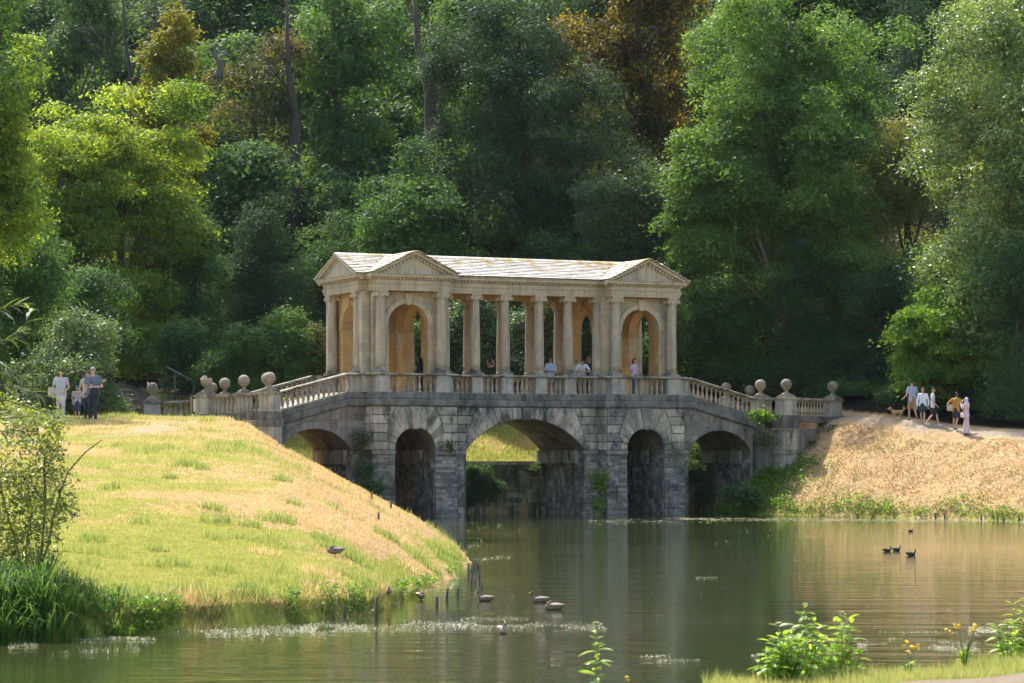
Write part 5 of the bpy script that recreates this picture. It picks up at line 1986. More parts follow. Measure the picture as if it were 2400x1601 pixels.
def leafy_plant(px, ytop, label, spread=1.0, side=4, dback=.25, group=NEARG):
    d = near_d(px, dback)
    x = (px - 1200) / FPX * d
    g = gz(x, d)
    h = EYE + (HOR - ytop) / FPX * d - g
    rr_ = random.Random(int(px * 3 + ytop))
    root = empty('leafy_plant', (x, d, g), 0, label, 'plant', group)
    mb = MB()
    stems = [((0, 0, 0), (rr_.uniform(-.03, .03), rr_.uniform(-.03, .03), h))]
    for k in range(side):
        a = rr_.uniform(0, 6.28)
        L = h * rr_.uniform(.6, .95)
        stems.append(((0, 0, 0), (math.cos(a) * .075 * spread, math.sin(a) * .07 * spread, L)))
    for a, b_ in stems:
        A, B = Vector(a), Vector(b_)
        m = A.lerp(B, .5) + Vector((B.x * .25, B.y * .25, 0))
        mb.tube([A - Vector((0, 0, .05)), m, B], [.006, .005, .003], 5)
        n = max(3, int((B - A).length / .048))
        for i in range(n):
            f = .12 + .88 * (i + .5) / n
            p = A.lerp(m, f * 2) if f < .5 else m.lerp(B, f * 2 - 1)
            for sd in (0, math.pi):
                o = mesh_obj('leaf', rr_.choice(PLEAF[:2] if f < .85 else PLEAF[1:]), root, p)
                o.rotation_euler = (rr_.uniform(.05, .6) - (f > .9) * -.4, rr_.uniform(-.3, .3), i * 1.57 + sd + rr_.uniform(-.3, .3))
                s_ = (1.35 - .5 * f) * rr_.uniform(.75, 1.2)
                o.scale = (s_, s_, s_)
        q = MB()
    mb.build('stem', M['stem'], root)
    q = MB()
    for k in range(7):
        q.lathe([(.004, -.006), (.010, 0), (.004, .007)], 6, (stems[0][1][0] + rr_.uniform(-.018, .018), stems[0][1][1] + rr_.uniform(-.018, .018), h + rr_.uniform(0, .012)))
    q.build('bud_head', M['budhead'], root)
    return root


leafy_plant(1392, 1462, 'single tall leafy stem rising from the bottom edge right of the ducks', .35, 1, .1, None)
leafy_plant(1828, 1462, 'leafy plant at the left end of the pair of big clumps on the near bank')
leafy_plant(1893, 1418, 'tallest leafy stem of the near bank, with a pale bud head')
leafy_plant(1862, 1500, 'short leafy plant between the two tallest stems on the near bank', 1.2)
leafy_plant(1930, 1470, 'bushy leafy plant right of the tallest stem', 1.1)
leafy_plant(1976, 1437, 'leafy plant with a bud head at the right end of the big clumps')
leafy_plant(1990, 1500, 'low leafy plant at the right foot of the big clumps', 1.2)
leafy_plant(1800, 1530, 'low leafy plant at the left foot of the big clumps', 1.2)
leafy_plant(1850, 1478, 'leafy stem close behind the tallest one on the near bank', 1.1)
leafy_plant(1950, 1505, 'short leafy stem in the middle of the right hand clump', 1.2)
leafy_plant(1818, 1500, 'leafy stem with wide leaves at the left of the near bank clumps', 1.2)
leafy_plant(2395, 1405, 'leafy plant cut by the right edge of the picture')
leafy_plant(2362, 1455, 'leafy plant just left of the one cut by the right edge', 1.1)
leafy_plant(2385, 1500, 'low bushy leafy plant at the right edge', 1.2)


def ragwort(px, ytop, label, n_st, spread, n_fl):
    d = near_d(px)
    x = (px - 1200) / FPX * d
    g = gz(x, d)
    h = EYE + (HOR - ytop) / FPX * d - g
    rr_ = random.Random(px)
    root = empty('yellow_flower_plant', (x, d, g), 0, label, 'plant', 'yellow flowering plants on the near bank')
    mb = MB()
    petal = MB()
    petal.lathe([(.003, -.004), (.014, .002), (.016, .005), (.006, .009)], 8)
    pm = petal.mesh('flower', M['yellow'])
    for k in range(n_st):
        a = rr_.uniform(0, 6.28)
        e = Vector((math.cos(a) * spread * rr_.uniform(.2, 1), math.sin(a) * spread * .6, h * rr_.uniform(.72, 1)))
        m = Vector((e.x * .35, e.y * .35, e.z * .5))
        mb.tube([(0, 0, -.04), m, e], [.004, .003, .002], 4)
        if k < n_fl:
            for j in range(2):
                o = mesh_obj('flower', pm, root, e + Vector((rr_.uniform(-.02, .02), rr_.uniform(-.02, .02), rr_.uniform(-.01, .02))))
                o.rotation_euler = (rr_.uniform(-.5, .5), rr_.uniform(-.5, .5), 0)
        for j in range(3):
            f = rr_.uniform(.1, .6)
            o = mesh_obj('leaf', PLEAF[2], root, m * f * 1.5)
            o.rotation_euler = (rr_.uniform(0, .8), 0, rr_.uniform(0, 6.28))
    mb.build('stem', M['stem'], root)


ragwort(2262, 1462, 'plant with a head of yellow flowers and long bare green stalks near the gravel path', 18, .16, 11)
ragwort(2130, 1510, 'shorter straggly plant with yellow flowers left of the taller one', 10, .12, 7)
ragwort(1465, 1585, 'single small yellow flower at the bottom edge', 1, .01, 1)


def near_grass():
    n = 46000
    px = rng.uniform(1650, 2500, n)
    x0 = (px - 1200) / FPX
    d = 18.9 + rng.random(n) * 6
    x = x0 * d
    t = near_crest(x) - d
    z = ground(x, d)
    c = cover(x, d, z)
    ok = (t > -.9) & (t < 3.2) & (c['path'] < .4) & (z > .1)
    x, d = x[ok], d[ok]
    nn = vnoise(x, d, .35, 70)
    blades('grass', x, d, rng.uniform(.05, .14, len(x)) * (.5 + nn), np.full(len(x), .0065), .6 + .4 * rng.random(len(x)) * nn + .1, 'grass', .8, 'lush bright green grass along the near bank at the bottom right')


near_grass()


def willow():
    """branches of a willow that stands left of the view reach in"""
    d = 20.5
    bx = -5.6
    root = empty('willow_tree', (bx, d, gz(bx, d)), 0, 'blurred willow branches with long pale leaves reaching in at the left edge', 'tree')
    g = root.location.z
    mb = MB()
    mb.tube([(0, 0, -.3), (.1, 0, 1.5), (0, .2, 3.2), (.15, .1, 5.0)], [.16, .13, .09, .03], 8)
    mb.build('trunk', M['twig'], root)
    rr_ = random.Random(8)
    paths = [[(-330, 830), (-120, 780), (10, 800), (60, 765), (70, 720)], [(-300, 900), (-100, 890), (20, 905), (90, 925), (130, 935)], [(-320, 960), (-100, 930), (20, 940), (90, 962), (135, 970)],
             [(-300, 1010), (-80, 990), (20, 980), (80, 975)], [(-300, 760), (-80, 730), (0, 725), (45, 712)], [(-300, 860), (-100, 850), (-10, 860), (50, 880)], [(-300, 1090), (-90, 1030), (0, 1010), (50, 1020)], [(-300, 700), (-100, 800), (0, 850), (30, 900)]]
    count = 0
    for pth in paths:
        dd = d + rr_.uniform(-.5, .5)
        pts = [Vector((P(px, py, dd).x - bx, dd - d, P(px, py, dd).z - g)) for px, py in pth]
        pts[0] = Vector((0, .1, pts[0].z + .3))
        b = MB(); b.tube(pts, [.016, .010, .006, .004, .002][:len(pts)], 5)
        bo = b.build('branch', M['twig'], root)
        for k in range(34):
            f = .28 + .72 * rr_.random()
            i = min(int(f * (len(pts) - 1)), len(pts) - 2)
            p = pts[i].lerp(pts[i + 1], f * (len(pts) - 1) - i)
            o = mesh_obj('leaf', rr_.choice(WLEAF), bo, p)
            dr = (pts[i + 1] - pts[i]).normalized() + Vector((rr_.uniform(-.5, .6), rr_.uniform(-.6, .6), rr_.uniform(-.9, .5)))
            o.rotation_euler = dr.to_track_quat('Y', 'Z').to_euler()
            s_ = rr_.uniform(.8, 1.5); o.scale = (s_, s_, s_)


willow()


# ---- floating weed and petals on the water
def floating():
    X, Y, S = [], [], []

    def streak(x0, y0, x1, y1, n, th, sz=1.0, gap=.0):
        k = 0
        for _ in range(n * 3):
            f = rng.random()
            py = y0 + (y1 - y0) * f + rng.normal() * th
            px = x0 + (x1 - x0) * f
            if py < HOR + 60: continue
            d = EYE * FPX / (py - HOR)
            x = (px - 1200) / FPX * d
            if gap and vnoise(x * 1.0, d * .35, .5, 9) < gap: continue
            if gz(x, d) > -.02: continue
            X.append(x); Y.append(d); S.append(.0075 * sz * d / 45 * rng.uniform(.5, 1.7)); k += 1
            if k >= n: break
    streak(20, 1512, 420, 1478, 900, 6, 1.1, .35)
    streak(300, 1492, 860, 1470, 2200, 8, 1.1, .42)
    streak(700, 1475, 1150, 1468, 1100, 6, 1.0, .42)
    streak(930, 1462, 1440, 1472, 1300, 5, 1.0, .42)
    streak(1080, 1452, 1240, 1450, 160, 3, 1.0)
    streak(120, 1530, 330, 1520, 160, 5, 1.0, .4)
    streak(1050, 1388, 1075, 1352, 90, 7, 1.0, .3)
    streak(1110, 1312, 1200, 1304, 110, 3, 1.2)
    streak(1075, 1295, 1130, 1266, 60, 6, 1.2)
    streak(2010, 1515, 2330, 1522, 900, 5, 1.0, .4)
    streak(2080, 1500, 2300, 1508, 200, 2, 1.0, .3)
    streak(2270, 1478, 2420, 1488, 900, 5, 1.0, .35)
    streak(2060, 1482, 2250, 1483, 120, 1.5, 1.0)
    streak(1500, 1540, 1570, 1538, 110, 1.5, 1.2)
    streak(1540, 1550, 1640, 1548, 110, 2, 1.0)
    streak(1760, 1538, 1780, 1538, 40, 2, 1)
    streak(1590, 1216, 2460, 1222, 2600, 2.2, 1.6, .25)
    streak(1380, 1222, 1700, 1218, 420, 4, 1.4, .4)
    streak(1080, 1250, 2300, 1250, 160, 18, 1.2)
    streak(1000, 1216, 1240, 1240, 120, 10, 1.2)
    streak(900, 1420, 2300, 1400, 130, 90, 1.1)
    streak(1630, 1355, 1680, 1354, 50, 1, 1)
    X_, Y_, S_ = np.array(X), np.array(Y), np.array(S)
    n = len(X_)
    a = rng.uniform(0, 6.28, n)
    z = .004 + rng.random(n) * .004
    co = []
    for k in range(4):
        t = a + k * np.pi / 2
        st = 1.9 if k % 2 == 0 else .9
        co.append(np.stack([X_ + np.cos(t) * S_ * st, Y_ + np.sin(t) * S_ * st, z + (rng.random(n)) * .005], 1))
    me = np_mesh('floating_weed', np.stack(co, 1).reshape(-1, 3), np.arange(n * 4, dtype=np.int32).reshape(n, 4), rng.random(n))
    M['flake'] = leaf_mat('floating_flake', [(0, (0.20, 0.21, 0.09)), (.6, (0.36, 0.33, 0.20)), (1, (0.66, 0.62, 0.50))], trans=.1, rough=.4, spec=.5)
    me.materials.append(M['flake'])
    tag(mesh_obj('floating_weed', me), 'scattered floating weed and petals in pale streaks on the water', 'floating weed', kind='stuff')


floating()

# ---- stakes
M['wood'] = bark_mat('weathered_wood', (0.05, 0.042, 0.033), (0.17, 0.145, 0.11))


def stake(px, ytop, ybot, d, label, group, r=.035, tilt=0.0):
    s = d / FPX
    x = (px - 1200) * s
    zb = EYE + (HOR - ybot) * s
    h = (ybot - ytop) * s
    root = None
    mb = MB()
    rr_ = random.Random(px)
    pts = []
    for k in range(4):
        f = k / 3
        pts.append((tilt * f * h + rr_.uniform(-.004, .004), rr_.uniform(-.004, .004), -.25 + (h + .25) * f))
    mb.tube(pts, [r * 1.05, r, r * .92, r * .75], 7)
    o = mb.build('wooden_stake', M['wood'], None, (x, d, zb))
    return tag(o, label, 'stake', group)


SGp = 'wooden stakes along the left shore'
for px, yt, yb, lb, tl in ((735, 1388, 1442, 'tall leaning stake at the edge of the left bank', -.12), (808, 1417, 1450, 'pale short stake right of the tall leaning one', 0), (882, 1400, 1456, 'upright stake standing in the water just left of the resting ducks', 0),
                           (1024, 1398, 1420, 'short blunt black stake right of the duck at the shore', 0), (1046, 1378, 1406, 'pointed black stake in the water next to the blunt one', .1), (1073, 1376, 1394, 'dark stake furthest right of the three in open water', 0)):
    stake(px, yt, yb, EYE * FPX / (yb - HOR), lb, SGp, .030, tl)
for i, (px, yt, yb) in enumerate(((1098, 1320, 1345), (1106, 1328, 1352), (1112, 1315, 1340), (1118, 1308, 1334), (1124, 1312, 1336), (1104, 1345, 1372), (1114, 1350, 1366), (1122, 1342, 1362), (1131, 1362, 1380))):
    stake(px, yt, yb, EYE * FPX / (yb - HOR), ['first', 'second', 'third', 'fourth', 'fifth', 'sixth', 'seventh', 'eighth', 'outermost'][i] + ' thin rotten stake clustered off the tip of the left bank', 'rotten stakes clustered off the tip of the left bank', .024, .12 * math.sin(i * 3))
for px, yt, yb, d, lb in ((871, 1152, 1170, 72, 'small stake on the crest of the left bank near the bridge pier'), (916, 1172, 1196, 74, 'small stake on the crest nearest the water'), (887, 1200, 1225, 63, 'small stake in the dry grass below the crest'), (855, 1250, 1276, 58, 'lowest small stake on the dry slope')):
    stake(px, yt, yb, d, lb, 'small stakes on the left slope', .03)
for i, px in enumerate((1965, 2016, 2028, 2192, 2214, 2300, 2338, 2352, 2388)):
    d = np.interp((px - 1200) / FPX * 113, SHR[:, 0], SHR[:, 1]) + .1
    yb = HOR + EYE * FPX / d
    stake(px, yb - 14, yb, d, ['first', 'second', 'third', 'fourth', 'fifth', 'sixth', 'seventh', 'eighth', 'last'][i] + ' short dark stake, from the left, at the foot of the right bank', 'short stakes at the foot of the right bank', .045)
d = 112.0
stake(1297, 1165, HOR + EYE * FPX / d, d, 'thin pale pole standing in the water before the main arch', None, .022)


# ---- plants rooted in the stonework
def wall_plant(px, py, d, rx, rz, n, mat, label, size=.12, group=None, ry=.25):
    SEEDC[0] += 1
    rg = np.random.default_rng(SEEDC[0])
    p = P(px, py, d)
    s = d / FPX
    root = empty('wall_plant', p, 0, label, 'plant', group)
    lobes = [((0, 0, 0), (rx * s, ry, rz * s))]
    if rx > 30:   # ragged curtains rather than one mound
        lobes = [((rg.uniform(-.75, .75) * rx * s, 0, (.75 - 1.5 * rg.random() ** 1.3) * rz * s), (rx * s * rg.uniform(.2, .4), ry, rz * s * rg.uniform(.25, .5))) for _ in range(11)]
    co, q, t = crown(rg, lobes, n, size, clump=.22, per=40, shell=.1, flat=.6)
    me = np_mesh('leaves', co, q, t); me.materials.append(M[mat]); mesh_obj('leaves', me, root)


WG = 'plants rooted in the bridge stonework'
wall_plant(842, 1040, 115.5, 18, 26, 700, 'lf_rust', 'small bush growing on the impost left of the left small arch', .1, WG)
wall_plant(858, 1100, 115.6, 14, 40, 500, 'lf_dark', 'hanging weeds on the left pier under the small bush', .1, WG)
wall_plant(868, 1145, 115, 30, 26, 900, 'lf_dark', 'dark weeds at the foot of the left pier behind the crest', .13, WG)
wall_plant(1050, 1052, 115.6, 16, 10, 300, 'lf_rust', 'dry tuft on the impost between the left small arch and the main arch', .09, WG)
wall_plant(1404, 1128, 118.8, 14, 22, 420, 'lf_mapleg', 'bright green fern on the pier right of the main arch', .14, WG)
wall_plant(1404, 1183, 118.4, 12, 16, 260, 'lf_mapleg', 'lower bright green fern on the same pier near the water', .13, WG)
wall_plant(1578, 1070, 120.2, 15, 42, 420, 'lf_grey', 'tall thin weeds on the pier right of the right small arch', .09, WG)
wall_plant(1786, 976, 123.6, 24, 9, 420, 'lf_mapleg', 'fresh green fern on the string course below the right ramp', .16, WG)
wall_plant(1793, 1030, 123.6, 20, 22, 420, 'lf_rust', 'brownish weeds on the wall below the right parapet corner', .11, WG)
wall_plant(1950, 1018, 125.6, 14, 16, 380, 'lf_dark', 'ivy clump on the retaining wall under the last ball finial', .12, WG)
wall_plant(1915, 1050, 125.0, 18, 14, 320, 'lf_dark', 'weeds low on the retaining wall above the dry bank', .11, WG)
p = to_world(-1.9, VW + .35)
wall_plant(1133, 1140, p.y, 38, 48, 3600, 'lf_ivy' if 'lf_ivy' in M else 'lf_dark', 'curtain of ivy on the left part of the wall under the main arch', .12, WG, .06)
p = to_world(1.9, VW + .35)
wall_plant(1262, 1100, p.y, 28, 10, 500, 'lf_dark', 'moss and ivy under the coping at the right of the wall in the main arch', .1, WG, .06)
wall_plant(955, 1150, to_world(-5.8, VW + .3).y, 24, 52, 1500, 'lf_dark', 'ivy hanging on the wall seen through the left small arch', .12, WG, .06)
wall_plant(1665, 1140, to_world(9.9, VW + .3).y, 62, 50, 4200, 'lf_dark', 'ivy covering the wall under the right side arch', .13, WG, .08)
wall_plant(1640, 1062, to_world(9.6, VW + 1.6).y, 26, 18, 900, 'lf_mid', 'bush beyond the right side arch', .14, WG, .5)
wall_plant(1745, 1165, 121.5, 45, 24, 1700, 'lf_dark', 'dark grassy weeds at the foot of the wall right of the right side arch', .15, WG, .5)

# ---- info board on an easel at the left parapet end
q = P(458, 980, 116.8)
rt = empty('notice_board', (q.x, q.y, gz(q.x, q.y)), R(58), 'wooden framed white notice board standing by the left parapet end', 'sign')
M['board_wood'] = plain('board_wood', (0.36, 0.22, 0.11), .7)
M['board_face'] = plain('board_face', (0.75, 0.74, 0.70), .6, .04)
M['black'] = plain('black_frame', (0.02, 0.02, 0.02), .5)
mb = MB().box(-.32, -.27, -.03, .03, 0, 1.0).box(.27, .32, -.03, .03, 0, 1.0).box(-.32, .32, -.03, .03, .95, 1.0)
mb.build('frame', M['board_wood'], rt)
MB().box(-.26, .26, -.02, .0, .22, .94).build('border', M['black'], rt)
MB().box(-.19, .19, -.026, -.021, .30, .87).build('panel', M['board_face'], rt)
MB().box(-.3, -.26, .03, .45, 0, .05).box(.26, .3, .03, .45, 0, .05).build('foot', M['board_wood'], rt)

# ---- roots, log steps and rail on the dirt slope
M['root'] = bark_mat('exposed_root', (0.09, 0.07, 0.05), (0.24, 0.19, 0.14))
def on_ground(px, py):
    el = (HOR - py) / FPX
    for d in np.arange(112, 150, .15):
        x = (px - 1200) / FPX * d
        if gz(x, d) >= EYE + el * d: return Vector((x, d, gz(x, d)))
    return P(px, py, 130)


RGp = 'exposed roots on the bare slope'
for k, (a, b_) in enumerate((((278, 914), (330, 925)), ((285, 950), (335, 935)), ((262, 952), (310, 960)), ((300, 966), (340, 958)), ((240, 930), (270, 938)), ((330, 905), (360, 920)), ((285, 898), (320, 902)), ((380, 925), (420, 935)), ((350, 945), (390, 940)))):
    A, B = on_ground(*a), on_ground(*b_)
    m = A.lerp(B, .5) + Vector((0, 0, .08)); m2 = A.lerp(B, .75) + Vector((0, .2, .0))
    mb = MB().tube([Vector((0, 0, -.05)), m - A, m2 - A + Vector((0, 0, .04)), B - A - Vector((0, 0, .05))], [.07, .06, .05, .03], 6)
    tag(mb.build('tree_root', M['root'], None, A), ['topmost short', 'lowest middle', 'leftmost lower', 'bottom', 'leftmost upper', 'step side', 'upper middle', 'rightmost', 'lower right'][k] + ' pale root lying across the bare earth slope left of the bridge', 'root', RGp)
for k, (px, py) in enumerate(((322, 868), (325, 877), (330, 887), (336, 896), (344, 906))):
    A = on_ground(px, py)
    mb = MB().box(-1.0, 1.0, -.09, .09, -.1, .12)
    tag(mb.build('log_step', M['root'], None, A), ['topmost', 'second highest', 'middle', 'second lowest', 'lowest'][k] + ' timber step of the path climbing into the dark wood', 'step', 'timber steps climbing into the wood')
A, B = on_ground(410, 950), on_ground(457, 952)
zA, zB = P(410, 872, A.y).z - A.z, P(470, 903, A.y).z - A.z
rt = empty('handrail', A, 0, 'rough wooden handrail beside the woodland steps', 'handrail')
MB().tube([(0, 0, 0), (0, 0, zA)], .05, 6).build('post', M['wood'], rt)
MB().tube([(B.x - A.x, 0, 0), (B.x - A.x, 0, P(457, 893, A.y).z - A.z)], .05, 6).build('post', M['wood'], rt)
MB().tube([(-.4, -.06, zA + .25), (1.2, -.06, zB + .02)], .04, 6).build('rail', M['root'], rt)
# ================================================================ people
def skin_mat(name, col): 
    m = plain(name, col, .55, .06, 12, .35)
    m.node_tree.nodes['Principled BSDF'].inputs['Subsurface Weight'].default_value = 0.08
    return m


M['skin'] = skin_mat('skin', (0.56, 0.33, 0.23))
M['skin_tan'] = skin_mat('tanned_skin', (0.46, 0.25, 0.16))
M['eye'] = plain('eye', (0.03, 0.02, 0.02), .2)
M['lip'] = plain('lip', (0.42, 0.14, 0.12), .5)
CLOTH = {}


def cloth(name, col, stripe=None, pat=None):
    if name in CLOTH: return CLOTH[name]
    m, t, b, o = new_mat(name)
    tc = coords(t, world=False)
    base = ramp(t, nz(t, tc, 6, 4), [(.3, tuple(c * .85 for c in col)), (.7, tuple(min(1, c * 1.12) for c in col))])
    if stripe:
        wv = t.nodes.new('ShaderNodeTexWave'); wv.bands_direction = 'Z'
        wv.inputs['Scale'].default_value = stripe[1]
        t.links.new(tc, wv.inputs['Vector'])
        base = mixc(t, ramp(t, wv.outputs[0], [(.48, (0, 0, 0)), (.52, (1, 1, 1))]), base, stripe[0])
    if pat:
        g = ramp(t, nz(t, tc, pat[1], 3), [(.52, (0, 0, 0)), (.56, (1, 1, 1))])
        base = mixc(t, g, base, pat[0])
    t.links.new(base, b.inputs['Base Color'])
    b.inputs['Roughness'].default_value = .85
    bump(t, b, nz(t, tc, 9, 5), .5, .02)
    CLOTH[name] = m
    return m


ICO = bmesh.new()
bmesh.ops.create_icosphere(ICO, subdivisions=1, radius=1.0)
ICO_V = np.array([v.co[:] for v in ICO.verts]); ICO_F = np.array([[v.index for v in f.verts] for f in ICO.faces])
ICO.free()


class Blob:
    """chains of tapered balls that a voxel remesh fuses into one surface"""
    def __init__(s): s.v, s.f, s.n = [], [], 0

    def ball(s, c, r):
        if not hasattr(r, '__len__'): r = (r, r, r)
        s.v.append(ICO_V * np.array(r) + np.array(c)); s.f.append(ICO_F + s.n); s.n += len(ICO_V)
        return s

    def limb(s, pts, rad, flat=1.0):
        for (a, b_), (r0, r1) in zip(zip(pts[:-1], pts[1:]), zip(rad[:-1], rad[1:])):
            a, b_ = Vector(a), Vector(b_)
            L = (b_ - a).length
            n = max(2, int(L / (min(r0, r1) * .4)) + 1)
            for k in range(n + 1):
                f = k / n
                r = r0 + (r1 - r0) * f
                s.ball(a.lerp(b_, f), (r, r * flat, r))
        return s

    def solve(s, name, mat, vox, parent, extra=None, smooth_it=2, mirror=None):
        me = np_mesh(name + '_raw', np.concatenate(s.v), np.concatenate(s.f).astype(np.int32))
        o = bpy.data.objects.new('raw', me); COL.objects.link(o)
        md = o.modifiers.new('r', 'REMESH'); md.mode = 'VOXEL'; md.voxel_size = vox; md.use_smooth_shade = True
        sm = o.modifiers.new('s', 'SMOOTH'); sm.iterations = smooth_it; sm.factor = .6
        dg = bpy.context.evaluated_depsgraph_get(); dg.update()
        out = bpy.data.meshes.new_from_object(o.evaluated_get(dg), depsgraph=dg)
        bpy.data.objects.remove(o); bpy.data.meshes.remove(me)
        out.name = name
        if extra:
            bm = bmesh.new(); bm.from_mesh(out)
            v0 = [bm.verts.new(v) for v in extra.v]
            for f in extra.f:
                try: nf = bm.faces.new([v0[i] for i in f]); nf.smooth = True
                except ValueError: pass
            bm.to_mesh(out); bm.free()
        out.materials.clear()
        for m in (mat if isinstance(mat, list) else [mat]): out.materials.append(m)
        return mesh_obj(name, out, parent)


def fingers(mb, wrist, hand, up, s):
    """four unequal bent fingers and a thumb that leaves the side of the palm"""
    w_, h = Vector(wrist), Vector(hand)
    d = (h - w_).normalized()
    side = d.cross(Vector(up)).normalized()
    n = side.cross(d)
    for k, L in enumerate((.040, .046, .043, .034)):
        a = h + side * ((k - 1.5) * .011 * s) * 1.7
        m = a + d * L * s * .55 * 1.7 - n * .004
        e = m + (d * .8 - n * .6).normalized() * L * s * .45 * 1.7
        mb.tube([a - d * .02, a, m, e], [.008 * s * 1.7, .0078 * s * 1.7, .007 * s * 1.7, .0055 * s * 1.7], 5)
    a = w_.lerp(h, .35) + side * .03 * s
    m = a + (side * .8 + d * .6).normalized() * .03 * s * 1.7
    mb.tube([a, m, m + d * .022 * s * 1.7], [.010 * s * 1.7, .009 * s * 1.7, .007 * s * 1.7], 5)


def person(loc, face, H, label, group, skin='skin', top=('shirt', (.4, .4, .4)), bottom=('trousers', (.1, .1, .1)), pose=None, hair=((.03, .02, .015), 'short'), sleeve='short', legs='long',
           stripe=None, pat=None, cap=None, glasses=False, lean=0.0, dress=False, scarf=None, shoe=(.05, .05, .05), headturn=0.0, headpitch=0.0, build=1.0, name='person', width=1.0):
    """face: direction looked at, degrees from +Y clockwise as seen from above. Body frame: +y forward, +x right, z up; lengths relative to height"""
    root = empty(name, loc, -R(face), label, 'person', group)
    p = dict(lh=(-.16, .02, .47), rh=(.16, .02, .47), le=(-.155, -.01, .64), re=(.155, -.01, .64), lf=(-.05, .0, .0), rf=(.05, 0, 0), lk=(-.05, .015, .275), rk=(.05, .015, .275))
    p.update(pose or {})
    S = H

    def up(q):   # lean the torso forward about the hips
        x, y, z = q
        if z > .5 and lean:
            a = lean; zz = z - .52
            return Vector((x, y * math.cos(a) + zz * math.sin(a), .52 + zz * math.cos(a) - y * math.sin(a)))
        return Vector(q)
    g = lambda q: up(q) * S
    raw = lambda q: Vector(q) * S
    bw = width
    LS, RS_ = g((-.098 * bw, 0, .80)), g((.098 * bw, 0, .80))
    hd = up((0, .012, .925))
    HD = Vector(hd) * S
    lh, rh, le, re = raw(p['lh']), raw(p['rh']), raw(p['le']), raw(p['re'])
    if lean:
        le, re = (g(p['le']) if 'le' not in (pose or {}) else le), (g(p['re']) if 're' not in (pose or {}) else re)
    lf, rf, lk, rk = raw(p['lf']), raw(p['rf']), raw(p['lk']), raw(p['rk'])
    lp, rp = raw((-.048 * bw, 0, .50)), raw((.048 * bw, 0, .50))
    an = Vector((0, -.012, .04)) * S
    b = Blob()
    # head: skull, jaw, nose, ears, neck
    b.ball(HD + Vector((0, -.006, .012)) * S, (.046 * S, .056 * S, .056 * S))
    b.ball(HD + Vector((0, .014, -.026)) * S, (.034 * S, .036 * S, .036 * S))
    b.ball(HD + Vector((0, .028, -.046)) * S, (.017 * S, .014 * S, .014 * S))
    hx, hy = math.sin(headturn), math.cos(headturn)
    fd = Vector((hx, hy, 0)); rt_ = Vector((hy, -hx, 0))
    b.ball(HD + fd * .056 * S + Vector((0, 0, -.008)) * S, (.008 * S, .010 * S, .013 * S))
    for sg in (-1, 1): b.ball(HD + rt_ * sg * .047 * S, (.006 * S, .010 * S, .016 * S))
    b.limb([g((0, .0, .80)), g((0, .004, .86)), HD], [.034 * S, .029 * S, .03 * S])
    # torso
    for sx in (-1, 1):
        b.limb([g((.05 * sx * bw, 0, .77)), g((.040 * sx * bw, .005, .66)), g((.045 * sx * bw, 0, .55)), g((.048 * sx * bw, 0, .51))], [.056 * S * build, .050 * S * build, .054 * S * build, .060 * S * build], .95)
    b.limb([g((-.098 * bw, 0, .795)), g((0, 0, .805)), g((.098 * bw, 0, .795))], [.034 * S, .036 * S, .034 * S])
    for sh, el, hn in ((LS, le, lh), (RS_, re, rh)):
        b.limb([sh, el, hn], [.031 * S, .023 * S, .0155 * S])
        dd = (hn - el).normalized()
        b.limb([hn, hn + dd * .035 * S], [.017 * S, .019 * S], .8)
    for hp, kn, ft in ((lp, lk, lf), (rp, rk, rf)):
        ak = ft + an
        calf = kn.lerp(ak, .35) + Vector((0, -.010, 0)) * S
        b.limb([hp, hp.lerp(kn, .5), kn, calf, ak], [.056 * S * build, .045 * S * build, .032 * S, .032 * S, .019 * S])
        b.limb([ft + Vector((0, -.02, .016)) * S, ft + Vector((0, .075, .012)) * S], [.018 * S, .014 * S])
    fx = MB()
    for el, hn in ((le, lh), (re, rh)):
        dd = (hn - el).normalized()
        fingers(fx, hn, hn + dd * .045 * S, (0, 1, .1), S / 1.7)
    body = b.solve('body', M[skin], .0105 * S, root, fx)
    # face marks
    q = MB()
    for sg in (-1, 1):
        c = HD + fd * .050 * S + rt_ * sg * .018 * S + Vector((0, 0, .006)) * S
        q.lathe([(.001 * S, -.003 * S), (.0055 * S, 0), (.001 * S, .003 * S)], 6, c)
    q.build('eyes', M['eye'], root)
    c = HD + fd * .050 * S + Vector((0, 0, -.030)) * S
    MB().lathe([(.001, -.004 * S), (.010 * S, 0), (.001, .004 * S)], 8, c, sy=.5).build('mouth', M['lip'], root)
    # top
    if top:
        t = Blob()
        zb = .49 if not dress else .50
        for sx in (-1, 1):
            t.limb([g((.05 * sx * bw, 0, .775)), g((.043 * sx * bw, .004, .66)), g((.050 * sx * bw, 0, .56)), g((.054 * sx * bw, 0, zb))], [.064 * S * build, .060 * S * build, .064 * S * build, .070 * S * build], .95)
        t.limb([g((-.098 * bw, 0, .795)), g((0, -.003, .80)), g((.098 * bw, 0, .795))], [.042 * S, .040 * S, .042 * S])
        if dress:
            for k in range(14):
                f = k / 13
                t.ball(Vector((0, 0, .52 - .47 * f)) * S, ((.088 + .045 * f) * S, (.070 + .045 * f) * S, .03 * S))
        fr = {'short': .62, 'long': 1.85, 'none': .0}[sleeve]
        for sh, el, hn in ((LS, le, lh), (RS_, re, rh)):
            if fr <= 1:
                if fr > 0: t.limb([sh, sh.lerp(el, fr)], [.042 * S, .040 * S])
            else: t.limb([sh, el, el.lerp(hn, fr - 1)], [.042 * S, .034 * S, .028 * S])
        t.solve('top' if not dress else 'dress', cloth(top[0], top[1], stripe, pat), .013 * S, root)
